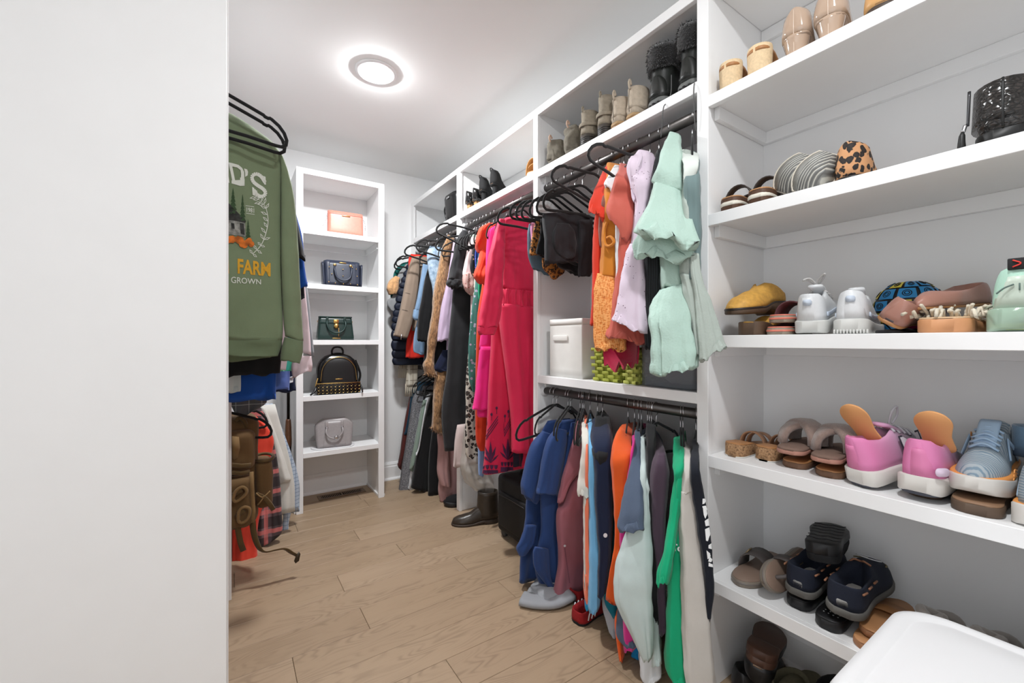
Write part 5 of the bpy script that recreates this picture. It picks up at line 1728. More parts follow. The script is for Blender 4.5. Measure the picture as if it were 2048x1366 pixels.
# coral crossbody
t, w = bag('crossbody_bag', 'coral pink leather crossbody with a chain strap on the top bag shelf', 'handbag', 655, 725, 0, .06, -.06)
COR = leather('coral_leather', (232, 142, 124))
h = .155
obj('body', shell(w, w * .99, h, .075, .05, .02), COR, t, local=True)
obj('front_flap_seam', rbox(-w * .46, w * .46, -.0405, -.037, h * .90, h * .915, .0006), COR, t, local=True)
obj('brand_bar', rbox(-.026, .026, -.0345, -.031, h * .80, h * .83, .0006), GOLD, t, local=True)
for sgn, end in ((-1, (-w / 2 - .05, -.045, .004)), (1, (w / 2 + .006, -.04, .03))):
    P = crom([(sgn * w / 2, 0, h * .86), (sgn * (w / 2 + .012), -.015, h * .55), end], 17)
    for i in range(16):
        c = (Vector(P[i]) + Vector(P[i + 1])) / 2
        ln = lathe([(.0032, -.0008), (.0042, 0), (.0032, .0008)], 8, axis=(0, 1, 0) if i % 2 else (1, 0, 0), org=tuple(c))
        obj('chain_link', ln, SILV, t, local=True)

# navy studded satchel
t, w = bag('satchel', 'navy leather satchel with gold studs and rolled handles', 'handbag', 647, 719, 1, .055, -.05)
NVL = leather('navy_leather', (44, 50, 66))
h = .165
obj('body', shell(w * .98, w, h, .10, .05, .022, topcurve=.018), NVL, t, local=True)
obj('front_panel', xf(shell(w * .74, w * .72, h * .97, .012, .010, .004, topcurve=.016), Matrix.Translation((0, -.047, .002)) @ Matrix.Rotation(-.14, 4, 'X')), NVL, t, local=True)
for sgn in (-1, 1):
    obj('side_wing', xf(shell(.012, .012, h * .93, .10, .07, .005), Matrix.Translation((sgn * w * .50, 0, 0)) @ Matrix.Rotation(sgn * .05, 4, 'Y')), NVL, t, local=True)
for dy, tp in ((-.052, -.075),):
    obj('handle', sweep(crom([(-.05, -.034, h * .80), (-.053, -.055, h * .62), (-.04, -.064, h * .32), (0, -.068, h * .20), (.04, -.064, h * .32), (.053, -.055, h * .62), (.05, -.034, h * .80)], 30), .0062, 9), NVL, t, local=True)
for sgn in (-1, 1):
    obj('handle_ring', lathe([(.008, -.002), (.010, 0), (.008, .002)], 12, axis=(0, 1, 0), org=(sgn * .05, -.038, h * .84)), GOLD, t, local=True)
for (x, z) in ((-.085, .12), (-.07, .075), (-.09, .02), (-.05, .015), (-.0, .11), (.0, .065), (.0, .012), (.05, .085), (.045, .015), (.085, .12), (.09, .07), (.09, .012), (.06, .13)):
    obj('stud', ball((x, -.060 + z * .14, z), .0036, .002, .0036, 8, 5), GOLD, t, local=True)
obj('brand_bar', rbox(-.022, .022, -.036, -.033, h * .93, h * .96, .0005), GOLD, t, local=True)

# green tote with padlock
t, w = bag('tote_bag', 'dark green leather tote with a gold padlock', 'handbag', 633, 706, 2, .07, -.03)
GRL = leather('bottle_green_leather', (24, 48, 44))
h = .155
obj('body', shell(w, w * .88, h, .10, .06, .014), GRL, t, local=True)
obj('top_flap', rbox(-w * .44, w * .44, -.034, .03, h - .006, h + .003, .002), GRL, t, local=True)
obj('belt_strap', xf(rbox(-w * .43, w * .43, -.004, 0, h * .70, h * .79, .001), Matrix.Translation((0, -.0345, 0))), GRL, t, local=True)
obj('handle', sweep(crom([(-.055, -.034, h * .84), (-.058, -.050, h * .66), (-.04, -.060, h * .40), (0, -.063, h * .30), (.04, -.060, h * .40), (.058, -.050, h * .66), (.055, -.034, h * .84)], 30), .0055, 9), GRL, t, local=True)
for sgn in (-1, 1):
    obj('handle_tab', rbox(sgn * .055 - .008, sgn * .055 + .008, -.040, -.034, h * .78, h * .97, .002), GRL, t, local=True)
obj('lock_plate', rbox(-.016, .016, -.042, -.038, h * .72, h * .88, .002), GOLD, t, local=True)
pl = obj('padlock', lathe([(.004, -.006), (.015, -.0055), (.0165, 0), (.015, .0055), (.004, .006)], 20, axis=(0, 1, 0), org=(0, -.049, h * .60)), GOLD, t, local=True)
obj('shackle', tube([(-.008, -.049, h * .66), (-.008, -.049, h * .76), (0, -.049, h * .80), (.008, -.049, h * .76), (.008, -.049, h * .66)], .0018, 7, 16), GOLD, pl, local=True)
obj('hang_tag', rbox(.012, .017, -.050, -.048, h * .16, h * .52, .0008), GOLD, t, local=True)
obj('brand_bar', rbox(-.025, .025, -.052, -.049, h * .06, h * .09, .0005), GOLD, t, local=True)
for sgn in (-1, 1):
    obj('side_ring', lathe([(.005, -.001), (.0065, 0), (.005, .001)], 10, axis=(1, 0, 0), org=(sgn * w * .475, 0, h * .80)), GOLD, t, local=True)

# black studded backpack
t, w = bag('mini_backpack', 'black patent backpack with a gold grommet band', 'backpack', 628, 719, 3, .085, -.05)
BKL = leather('black_leather', (16, 16, 17), .22)
h = .275


def dome(wb, wt, hh, d, top=.55, n=13, r=.03):
    secs = []
    for i in range(n):
        q = i / (n - 1)
        ww = wb + (wt - wb) * q if q < top else (wb + (wt - wb) * top) * math.sqrt(max(.02, 1 - ((q - top) / (1.001 - top)) ** 2.2))
        dd = d * (1 if q < .8 else 1 - .5 * ((q - .8) / .2) ** 2)
        secs.append([(x, y, hh * q) for x, y in rrect(ww, dd, min(r, ww * .4, dd * .45), 6)])
    return loft(secs)


obj('body', dome(w * .90, w * .88, h, .12), BKL, t, local=True)
pk = obj('front_panel', mv(dome(w * .76, w * .70, h * .86, .03, .5), (0, -.055, .012)), leather('black_pebbled', (24, 24, 25), .42), t, local=True)
obj('piping', tube([(-w * .385, -.071, .09)] + [(-w * .37 * math.cos(a), -.071, h * .48 + h * .42 * math.sin(a)) for a in [math.pi * k / 12 for k in range(13)]] + [(w * .385, -.071, .09)], .0022, 6, 40), GOLD, t, local=True)
obj('band', rbox(-w * .47, w * .47, -.078, -.05, .006, .072, .004), BKL, t, local=True)
for r_ in range(3):
    for c_ in range(11):
        x = -w * .43 + c_ * w * .086 + (r_ % 2) * w * .0
        z = .018 + r_ * .021
        obj('grommet', lathe([(.0048, -.001), (.0072, -.0018), (.0088, 0)], 10, axis=(0, -1, 0), org=(x, -.079, z), cap=False), GOLD, t, local=True)
obj('band_edge', rbox(-w * .47, w * .47, -.0795, -.0775, .073, .077, .0005), GOLD, t, local=True)
obj('carry_loop', tube([(-.035, 0, h * .97), (-.034, 0, h * 1.06), (-.018, 0, h * 1.13), (.018, 0, h * 1.13), (.034, 0, h * 1.06), (.035, 0, h * .97)], .0065, 9, 26), BKL, t, local=True)
obj('brand_bar', rbox(-.022, .022, -.0735, -.071, .098, .104, .0005), GOLD, t, local=True)
zp = obj('zip_pull', tube([(-w * .44, -.06, .11), (-w * .47, -.07, .085), (-w * .49, -.075, .06)], .004, 7, 10), GOLD, t, local=True)
for sgn in (-1, 1):
    obj('tassel', tube([(sgn * w * .47, -.06, .06), (sgn * w * .50, -.075, .03), (sgn * w * (.60 if sgn < 0 else .50), -.09, .006)], [.004, .005, .007, .007, .006, .005], 7, 6), BKL, t, local=True)
obj('shoulder_strap', tube([(w * .45, .03, .02), (w * .53, .03, .12), (w * .42, .04, .22)], .008, 8, 14), BKL, t, local=True)

# grey dome satchel standing on its tray
t, w = bag('satchel', 'light grey dome satchel with looped handles on the lowest bag shelf', 'handbag', 628, 706, 4, .095, -.10)
GYL = leather('dove_grey_leather', (158, 152, 152), .32)
h = .185
GW = w * .96


def domed(n=12):
    secs = []
    for i in range(n):
        q = i / (n - 1)
        ww = GW * (.88 + .12 * math.sin(min(1, q / .72) * math.pi / 2)) if q < .78 else GW * (1 - .36 * ((q - .78) / .22) ** 1.4)
        dd = .105 - .055 * q
        secs.append([(x, y, .006 + h * q) for x, y in rrect(ww, dd, min(.02, dd * .45), 6)])
    return loft(secs)


obj('body', domed(), GYL, t, local=True)
obj('front_panel', xf(shell(GW * .60, GW * .42, h * .93, .008, .006, .003), Matrix.Translation((0, -.052, .008)) @ Matrix.Rotation(-.125, 4, 'X')), GYL, t, local=True)
for sgn in (-1, 1):
    obj('handle_tab', xf(rbox(sgn * .048 - .010, sgn * .048 + .010, -.007, 0, 0, .04, .003), Matrix.Translation((0, -.033, h * .74)) @ Matrix.Rotation(-.12, 4, 'X')), GYL, t, local=True)
    obj('handle_ring', lathe([(.006, -.002), (.008, 0), (.006, .002)], 12, axis=(0, 1, 0), org=(sgn * .048, -.045, h * .73)), SILV, t, local=True)
    obj('side_stud', ball((sgn * GW * .49, -.01, h * .80), .005, .005, .005, 8, 5), SILV, t, local=True)
obj('handle', sweep(crom([(-.048, -.045, h * .72), (-.052, -.060, h * .58), (-.035, -.068, h * .42), (.005, -.070, h * .36), (.035, -.068, h * .46), (.05, -.060, h * .60), (.048, -.045, h * .72)], 30), .0055, 9), GYL, t, local=True)
obj('charm', lathe([(.010, -.0015), (.014, 0), (.010, .0015)], 18, axis=(0, 1, 0), org=(.008, -.076, h * .40)), SILV, t, local=True)
obj('zip_bar', rbox(-GW * .30, GW * .30, -.006, .006, h + .002, h + .010, .002), GYL, t, local=True)
tr, w2 = bag('display_tray', 'thin white oval tray under the grey dome satchel', 'tray', 622, 708, 4, .095)
tr.rotation_euler = (0, 0, -.10)
obj('plate', loft([[(x, y, z) for x, y in rrect(w2 * s, .155 * s, .07 * s, 8)] for z, s in ((0.0002, .97), (.002, 1.0), (.004, 1.0), (.0048, .985))]), M('tray_white', (228, 228, 230), .3), tr, local=True)
# ------------------------------------------------------------------ shoes (local frame: x heel->toe, y across, z up)
FOOT = [(0, .34), (.02, .58), (.06, .76), (.14, .84), (.28, .80), (.42, .80), (.55, .90), (.68, 1.0), (.78, .99), (.87, .86), (.94, .64), (.985, .36), (1.0, .12)]


def fw(t, point=0.0):
    for (a, x), (b, y) in zip(FOOT, FOOT[1:]):
        if t <= b:
            v = x + (y - x) * (t - a) / (b - a)
            break
    else:
        v = FOOT[-1][1]
    if point and t > .6: v *= 1 - point * (t - .6) / .4
    return v


def pw(tab, t):
    for (a, x), (b, y) in zip(tab, tab[1:]):
        if t <= b:
            u = (t - a) / (b - a) if b > a else 0
            u = u * u * (3 - 2 * u)
            return x + (y - x) * u
    return tab[-1][1]


TS = [0, .012, .035, .07, .12, .18, .25, .33, .41, .49, .55, .60, .65, .70, .75, .80, .85, .90, .94, .97, .99, 1.0]


def sole_vf(L, W, zb, zt, point=0.0, side=1, grow=0.0, bend=.05, ts=TS, sq=0.0):
    """sole slab: zb(t), zt(t) tables of its underside and top"""
    secs = []
    for t in ts:
        w = max(.004, fw(t, point) * W / 2 + grow)
        if sq and t > .7: w = max(w, W / 2 * (1 - sq * ((t - .7) / .3) ** 3) + grow)
        yc = side * bend * W * math.sin(math.pi * t) - side * bend * .5 * W
        x = t * L + (grow * (2 * t - 1))
        b, u = pw(zb, t), pw(zt, t)
        e = min(.003, (u - b) * .3)
        secs.append([(x, yc - w + e, b), (x, yc - w, b + e), (x, yc - w, u - e), (x, yc - w + e, u), (x, yc + w - e, u), (x, yc + w, u - e), (x, yc + w, b + e), (x, yc + w - e, b)])
    return loft(secs)


def upper_vf(L, W, base, hh, rim, dep, point=0.0, side=1, th=.004, bend=.05, ts=TS, t0=0.0, t1=1.0, crease=0.0, full=.9):
    """shoe upper: base(t) seat height, hh(t) wall height above the seat, rim(t) width of the opening relative to the foot (0 = closed), dep(t) inner depth"""
    secs = []
    for t in ts:
        if t < t0 - 1e-6 or t > t1 + 1e-6: continue
        w = max(.003, fw(t, point) * W / 2)
        yc = side * bend * W * math.sin(math.pi * t) - side * bend * .5 * W
        b, h, r, d = pw(base, t), max(.003, pw(hh, t)), pw(rim, t), pw(dep, t)
        if t < .075: d *= max(0.0, (t - .03) / .045)      # the back wall stays closed
        wr = max(.0006, w * r)
        x = t * L
        pts = []
        no = 7
        for k in range(no):
            s = k / (no - 1) * math.pi / 2
            y = wr + (w - wr) * (math.cos(s) ** full)
            if k == 0: y = w * .97
            z = b + h * math.sin(s) ** 1.0
            pts.append((y, z))
        left = [(x, yc - y, z) for y, z in pts]
        right = [(x, yc + y, z) for y, z in reversed(pts)]
        inn = []
        ni = 9
        for k in range(ni):
            q = -1 + 2 * (k + .5) / ni
            yi = q * max(.0004, wr - th * min(1, r * 4))
            sh = (1 - abs(q) ** 6) if d > 0 else 0
            inn.append((x, yc + yi, b + h - d * sh))
        secs.append(left + inn + right)
    return loft(secs)


def shoe_at(name, label, x, y, z, yaw=0.0, rx=0.0, ry=0.0, cat='shoe', group=None):
    t = bpy.data.objects.new(name, None)
    t.empty_display_size = .03
    t.location = (x, y, z)
    t.rotation_euler = (Matrix.Rotation(yaw, 3, 'Z') @ Matrix.Rotation(ry, 3, 'Y') @ Matrix.Rotation(rx, 3, 'X')).to_euler()
    COL.objects.link(t)
    ORIG[t] = Vector((0, 0, 0))
    return meta(t, label, cat, group)


def P_(t, nm, vf, m, lab=None): return obj(nm, vf, m, t, local=True, label=lab)


def flat_shoe(t, mat, sole, L=.245, W=.084, point=.35, side=1, heel=.008, hback=.055, lining=None):
    zb = [(0, 0), (1, 0)]
    zt = [(0, heel), (.25, heel), (.45, .006), (1, .006)]
    P_(t, 'sole', sole_vf(L, W * .96, zb, zt, point, side), sole)
    base = [(0, heel), (.3, heel), (.5, .006), (1, .006)]
    P_(t, 'upper', upper_vf(L, W, base, [(0, hback), (.12, hback * .92), (.4, .034), (.6, .032), (.78, .036), (.93, .026), (1, .012)],
                            [(0, .30), (.03, .42), (.08, .62), (.16, .82), (.55, .84), (.66, .6), (.74, .02), (1, .02)], [(0, hback * .86), (.1, hback * .85), (.4, .028), (.64, .026), (.73, .0), (1, 0)], point, side), mat)
    P_(t, 'insole', sole_vf(L * .62, W * .74, [(0, heel + .001), (1, heel)], [(0, heel + .005), (1, heel + .003)], 0, side), lining or M('insole_tan', (186, 150, 118), .7))


def pump(t, mat, H=.075, L=.215, W=.078, point=.55, side=1, block=.021, hb=.058, lining=None, heelmat=None, thin=False):
    """court shoe on a heel of height H"""
    base = [(0, H), (.16, H * .98), (.35, H * .66), (.55, H * .22), (.70, .008), (1, .006)]
    P_(t, 'sole', sole_vf(L, W * .92, [(a, b - .005) for a, b in base], [(a, b + .002) for a, b in base], point, side), mat)
    P_(t, 'upper', upper_vf(L, W, base, [(0, hb), (.10, hb * .92), (.3, .040), (.5, .030), (.65, .028), (.8, .034), (.94, .022), (1, .010)],
                            [(0, .25), (.03, .36), (.08, .58), (.16, .80), (.5, .86), (.64, .7), (.74, .02), (1, .02)], [(0, hb * .85), (.1, hb * .85), (.45, .027), (.63, .024), (.73, 0), (1, 0)], point, side), mat)
    P_(t, 'insole', xf(sole_vf(L * .6, W * .7, [(0, H + .001), (.3, H * .98), (1, .012)], [(0, H + .004), (.3, H), (1, .016)], 0, side), Matrix.Identity(4)), lining or M('insole_tan', (186, 150, 118), .7))
    secs = []
    for i in range(9):
        q = i / 8
        z = H * (1 - q)
        if thin:
            r = .018 * (1 - q) ** 2 + .0042
            cx = .030 - .022 * q ** .5
            secs.append([(cx + r * 1.2 * math.cos(a), r * math.sin(a), z) for a in [6.2832 * k / 12 for k in range(12)]])
        else:
            r = block * (1.28 - .40 * math.sin(q * math.pi / 2))
            cx = .030 - .004 * q
            secs.append([(cx + (r * 1.0 * math.cos(a) if math.cos(a) < 0 else r * .8 * math.cos(a)), r * math.sin(a), z) for a in [6.2832 * k / 14 for k in range(14)]])
    P_(t, 'heel', loft(secs), heelmat or mat)


def laces(t, pts, r, mat):
    for i, p in enumerate(pts):
        P_(t, 'lace', tube(p, r, 6, 14), mat)


def sneaker(t, mat, solem, L=.275, W=.102, side=1, accent=None, lacem=None, collar=.078, soleh=.030, inner=None, flare=.003, tabm=None, heelmat=None, toem=None):
    zb = [(0, .006), (.06, 0), (.8, 0), (.92, .004), (1, .016)]
    zt = [(0, soleh + .006), (.2, soleh), (.6, soleh * .82), (1, soleh * .9 + .008)]
    P_(t, 'sole', sole_vf(L, W, zb, zt, 0, side, grow=flare), solem)
    base = [(0, soleh), (.2, soleh - .003), (.6, soleh * .75), (1, soleh * .85)]
    P_(t, 'upper', upper_vf(L * .985, W * .93, base, [(0, collar), (.05, collar * .99), (.16, collar * .86), (.28, collar * .80), (.40, collar * .98), (.52, collar * .86), (.66, collar * .66), (.8, .042), (.93, .034), (1, .012)],
                            [(0, .34), (.04, .48), (.1, .66), (.3, .66), (.42, .5), (.52, .30), (.60, .06), (.68, .02), (1, .02)], [(0, .05), (.08, .062), (.3, .052), (.44, .036), (.55, .02), (.62, 0), (1, 0)], 0, side, th=.009), mat)
    P_(t, 'sock_lining', mv(sole_vf(L * .52, W * .56, [(0, soleh + .004), (1, soleh)], [(0, soleh + .012), (1, soleh + .006)], 0, side), (.014, 0, 0)), inner or M('dark_lining', (24, 24, 28), .9))
    zt_ = lambda q: pw(base, q) + pw([(.28, collar * .80), (.40, collar * .98), (.52, collar * .86), (.66, collar * .66), (.8, .042)], q)
    # tongue
    P_(t, 'tongue', sweep([(L * .33, 0, zt_(.33) + .024), (L * .40, 0, zt_(.40) + .010), (L * .50, 0, zt_(.50) + .003), (L * .62, 0, zt_(.62) - .004)], 1.0, 10, flat=(.005, W * .20), up=(0, 0, 1)), tabm or mat)
    lm = lacem or M('lace_white', (228, 228, 226), .8)
    for i in range(5):
        q = .42 + .055 * i
        z = zt_(q) + .006
        P_(t, 'lace', tube([(L * q, -W * .26, z - .010), (L * q + .004, 0, z + .003), (L * q, W * .26, z - .010)], .0028, 6, 10), lm)
    if accent:
        for s in (-1, 1):
            sec = []
            for q in (.12, .22, .34, .46, .56):
                b, h = pw(base, q), pw([(0, .05), (.5, .05), (1, .03)], q)
                w = fw(q) * W * .93 / 2 + .0022
                yc = side * .05 * W * math.sin(math.pi * q) - side * .025 * W
                sec.append((q * L, yc + s * w * .985, b + h * (.30 + .5 * abs(q - .30))))
            P_(t, 'side_stripe', sweep(sec, 1, 6, flat=(.006, .0016), up=(0, 0, 1)), accent)
    if heelmat:
        pts = []
        secs = []
        for z, gw in ((soleh + .004, .60), (soleh + .03, .52), (soleh + .055, .40), (soleh + .066, .32)):
            row = []
            for k in range(9):
                a = math.radians(-70 + 140 * k / 8)
                row.append((.024 - (.026 + .003 * (z - soleh) / .06) * math.cos(a), W * gw * .62 * math.sin(a), z))
            secs.append(row)
        back = [[(x + .003, y * .97, z) for x, y, z in r_] for r_ in secs]
        P_(t, 'heel_patch', loft([a + list(reversed(b)) for a, b in zip(secs, back)]), heelmat)
    if toem:
        P_(t, 'toe_cap', sole_vf(L * .992, W * .97, [(0, .03), (1, .03)], [(0, .045), (1, .05)], 0, side, ts=[.86, .9, .94, .97, .99, 1.0]), toem)


def strap(t, x0, x1, W, z0, h, mat, side=1, th=.004, nm='strap', lean=0.0, n=13, wide=1.0):
    """band over the foot between x0 and x1"""
    secs = []
    for i in range(n):
        a = math.pi * i / (n - 1)
        y = -W / 2 * math.cos(a) * wide
        z = z0 + h * math.sin(a) ** .75
        nz_, ny = math.sin(a) * th, -math.cos(a) * th
        dx = lean * math.sin(a)
        secs.append([(x0 + dx, y, z), (x1 + dx, y * .98, z - .002), (x1 + dx, y * .98 + ny, z - .002 + nz_), (x0 + dx, y + ny, z + nz_)])
    P_(t, nm, loft(secs), mat)


def slide(t, mat, solem, insm, L=.25, W=.094, side=1, th=.022, sh=.045, x0=.50, x1=.74, wedge=0.0, sq=0.0, two=False, buckle=False, thong=False, midm=None):
    zb = [(0, 0), (1, 0)]
    zt = [(0, th + wedge), (.3, th + wedge * .8), (.6, th * .8), (1, th * .75)]
    P_(t, 'sole', sole_vf(L, W, zb, zt, 0, side, sq=sq), solem)
    if midm: P_(t, 'midsole', sole_vf(L, W, [(0, th * .45), (1, th * .4)], [(0, th * .72), (1, th * .6)], 0, side, grow=.0012, sq=sq), midm)
    P_(t, 'insole', sole_vf(L * .985, W * .95, [(a, b - .001) for a, b in zt], [(a, b + .003) for a, b in zt], 0, side, sq=sq), insm)
    if two:
        strap(t, L * .50, L * .60, W * .96, th * .6, sh, mat, side)
        strap(t, L * .68, L * .78, W * .98, th * .6, sh * .85, mat, side)
    elif thong:
        strap(t, L * .52, L * .66, W * .96, th * .6, sh, mat, side, lean=.01)
        P_(t, 'toe_post', tube([(L * .64, 0, th * .7 + sh), (L * .76, 0, th * .8 + sh * .5), (L * .80, 0, th * .8)], .006, 7, 10), mat)
    else:
        strap(t, L * x0, L * x1, W * .97, th * .6, sh, mat, side)
    if buckle:
        P_(t, 'buckle', tube([(L * .53, -W * .38, th + sh * .50), (L * .60, -W * .38, th + sh * .5), (L * .60, -W * .22, th + sh * .92), (L * .53, -W * .22, th + sh * .92)], .0022, 6, closed=True), M('buckle_brass', (170, 150, 120), .3, 1.0))


def shaft(t, mat, x0, rx0, ry0, z0, x1, rx1, ry1, z1, nm='shaft', open_=True, n=20, m=8, wr=.0, seed=1, th=.006, bulge=0.0):
    """boot leg: elliptical tube, open at the top"""
    secs = []
    for i in range(m):
        q = i / (m - 1)
        cx, rx, ry, z = x0 + (x1 - x0) * q, rx0 + (rx1 - rx0) * q, ry0 + (ry1 - ry0) * q, z0 + (z1 - z0) * q
        b = 1 + bulge * math.sin(math.pi * q)
        secs.append([(cx + rx * b * math.cos(a) + wr * noise.noise(Vector((a, z * 22, seed))), ry * b * math.sin(a) + wr * noise.noise(Vector((a + 5, z * 22, seed))), z + wr * .6 * noise.noise(Vector((a * .7, z * 9, seed + 4)))) for a in [6.2832 * k / n for k in range(n)]])
    if open_:
        top = secs[-1]
        c = Vector((x1, 0, z1))
        for f, dz in ((1 - th / max(rx1, ry1), 0), (.88, -(z1 - z0) * .5), (.6, -(z1 - z0) * .8)):
            secs.append([tuple(c + (Vector(p) - c) * f + Vector((0, 0, dz))) for p in top])
    P_(t, nm, loft(secs), mat)


def boot_foot(t, mat, solem, L=.27, W=.095, soleh=.03, side=1, vamp=.065, heelh=0.0, lug=False, solem2=None, point=0.0):
    zb = [(0, 0), (.24, 0), (.30, heelh), (.42, heelh * .5), (.6, 0), (1, 0)] if heelh else [(0, 0), (1, 0)]
    zt = [(0, soleh + heelh), (.3, soleh + heelh * .9), (.6, soleh * .85), (1, soleh * .85)]
    P_(t, 'sole', sole_vf(L, W, zb, zt, point, side), solem)
    base = [(0, soleh + heelh - .002), (.3, soleh + heelh * .9 - .002), (.6, soleh * .8), (1, soleh * .8)]
    P_(t, 'vamp', upper_vf(L * .985, W * .95, base, [(0, vamp * 1.1), (.3, vamp * 1.15), (.48, vamp), (.65, vamp * .7), (.85, vamp * .55), (.96, vamp * .4), (1, .012)], [(0, .3), (.4, .3), (.5, .02), (1, .02)], [(0, 0), (1, 0)], point, side), mat)
    if solem2:
        P_(t, 'welt', sole_vf(L, W, [(0, soleh * .55 + heelh), (1, soleh * .5)], [(0, soleh * .95 + heelh), (1, soleh * .8)], point, side, grow=.002), solem2)
    if lug:
        for k in range(7):
            a = math.radians(-75 + 25 * k)
            cx, cy = .045 - .050 * math.cos(a), W * .40 * math.sin(a)
            P_(t, 'tread_lug', xf(rbox(-.006, .004, -.0045, .0045, 0, soleh * .55, .001, 1), Matrix.Translation((cx, cy, 0)) @ Matrix.Rotation(-a, 4, 'Z')), solem)
# ------------------------------------------------------------------ shoes on the near shoe shelves
Z1, Z2, Z3, Z4, Z5 = 1.856, 1.487, 1.1125, .742, .362


def at(px, X): return X, yAt(px, X)


# ---- top shelf
RAF = M('raffia', (222, 196, 158), .85, bump=(420, .7), var=.08)
TANL = M('tan_leather', (170, 120, 76), .5, bump=(200, .1))
for px, lab in ((1452, 'cream raffia block-heel mule against the shelf divider'), (1510, 'cream raffia block-heel mule beside the patent pumps')):
    x, y = at(px, 1.247)
    t = shoe_at('mule', lab, x, y, Z1, .10, cat='shoe', group='cream raffia mules on the top shoe shelf')
    H = .078
    secs = [[(.034 - r * math.cos(a) * (1 if math.cos(a) > 0 else .75), r * 1.05 * math.sin(a), z) for a in [6.2832 * k / 20 for k in range(20)]] for z, r in ((0, .031), (.02, .0325), (H * .8, .0345), (H, .0345), (H + .008, .033), (H + .010, .030))]
    P_(t, 'block_heel', loft(secs), RAF)
    P_(t, 'sole', sole_vf(.235, .084, [(0, H - .012), (.22, H - .014), (.5, .03), (.7, .002), (1, .002)], [(0, H - .002), (.22, H - .004), (.5, .04), (.7, .014), (1, .012)], 0, 1), TANL)
    strap(t, .12, .19, .082, .012, .052, RAF)
PAT = M('taupe_patent', (176, 152, 132), .12, coat=.6, spec=.6)
for px, sd, lab in ((1587, 1, 'taupe patent pump beside the raffia mules'), (1656, -1, 'taupe patent pump beside the brown loafer')):
    x, y = at(px, 1.252)
    t = shoe_at('pump', lab, x, y, Z1, .12, group='taupe patent pumps on the top shoe shelf')
    pump(t, PAT, H=.058, W=.088, side=sd, block=.026, hb=.070)
    P_(t, 'back_seam', tube([(.0035, 0, .004), (.001, 0, .05), (-.0012, 0, .085), (.001, 0, .126)], .0011, 5, 12), M('patent_seam', (206, 186, 168), .2))
x, y = at(1760, 1.252)
t = shoe_at('loafer', 'tan brown loafer at the near end of the top shelf', x, y, Z1, .15)
flat_shoe(t, M('camel_leather', (196, 150, 96), .4), M('dark_sole', (60, 48, 40), .6), heel=.02, hback=.06)
# ---- second shelf
for px, lab, yw in ((1466, 'brown sandal with white striped sole by the divider', .35), (1528, 'brown sandal with white striped sole beside the grey mule', .05)):
    x, y = at(px, 1.262)
    t = shoe_at('sandal', lab, x, y, Z2, yw, group='striped-sole sandals on the second shelf')
    slide(t, M('dark_brown_strap', (52, 44, 40), .5), M('brown_outsole', (84, 58, 42), .6), M('natural_insole', (190, 142, 98), .6), th=.044, W=.088, midm=M('white_midsole', (226, 220, 206), .5), two=True, sh=.05)
    strap(t, .06, .085, .086, .03, .062, M('dark_brown_strap', (52, 44, 40), .5), nm='ankle_strap')
PLE = NT('pleated_grey')
_w = PLE.n('ShaderNodeTexWave', wave_type='BANDS', bands_direction='DIAGONAL')
_w.inputs['Scale'].default_value = 55
_w.inputs['Distortion'].default_value = .6
PLE.l(PLE.coord(), _w.inputs[0])
PLE.base(PLE.ramp(_w.outputs[1], [(.05, lin((196, 194, 184))), (.2, lin((136, 136, 132))), (.8, lin((104, 104, 102)))]))
PLE.bump(_w.outputs[1], .6, .003)
PLE.b.inputs['Roughness'].default_value = .45
CRE = M('cream_edge', (206, 198, 184), .5)
for px, X, z, lab in ((1566, 1.315, .028, 'grey pleated mule resting behind its twin'), (1604, 1.275, .0, 'grey pleated mule leaning beside the leopard flats')):
    x, y = at(px, X)
    t = shoe_at('mule', lab, x, y, Z2 + z, .15, group='grey pleated mules on the second shelf')
    # seen on its edge: sole turned to the room, pleated vamp curved above
    secs = []
    for i in range(13):
        q = i / 12
        w = .046 * math.sin(math.pi * min(1, .12 + q * .80)) ** .6 + .004
        secs.append([(.0 + .004, (-w), .004 + .105 * q), (-.006 - .020 * math.sin(math.pi * q), -w * .5, .004 + .105 * q), (-.008 - .026 * math.sin(math.pi * q), 0, .004 + .105 * q), (-.006 - .020 * math.sin(math.pi * q), w * .5, .004 + .105 * q), (.004, w, .004 + .105 * q), (.012, 0, .004 + .105 * q)])
    vf = loft(secs)
    tilt = Matrix.Rotation(.55, 4, 'X')
    P_(t, 'vamp', xf(vf, tilt), PLE.m)
    rim = [s[0] for s in secs] + [s[4] for s in reversed(secs)]
    P_(t, 'binding', xf(sweep(rim, .0028, 6, closed=True), tilt), CRE)
    P_(t, 'sole', xf(mv(xf(sole_vf(.12, .05, [(0, 0), (1, 0)], [(0, .008), (1, .008)]), Matrix.Rotation(-.25, 4, 'Y')), (.02, -.004, .004)), Matrix.Identity(4)), CRE)
LEOF = leopard('leopard_calfhair', (196, 144, 100), (26, 20, 18), (40, 30, 26), 58)
for px, X, sd, z, lab in ((1626, 1.285, 1, 0, 'leopard print flat half hidden behind its pair'), (1684, 1.262, -1, 0, 'leopard print flat on the second shelf in front of its pair')):
    x, y = at(px, X)
    t = shoe_at('flat_shoe', lab, x, y, Z2, .30 if sd < 0 else .1, group='leopard flats on the second shelf')
    flat_shoe(t, LEOF, M('black_sole', (20, 20, 20), .5), W=.098, hback=.085, side=sd, heel=.012, lining=M('black_lining', (24, 22, 22), .8))
SNK = NT('snake_black')
_d = SNK.voro(SNK.coord(scale=(1, 1, 1.7)), 95, 'DISTANCE_TO_EDGE')
SNK.base(SNK.ramp(_d, [(0, lin((10, 10, 10))), (.08, lin((30, 28, 27))), (.4, lin((58, 52, 49)))]))
SNK.bump(_d, .7, .003)
SNK.b.inputs['Roughness'].default_value = .22
x, y = at(2006, 1.262)
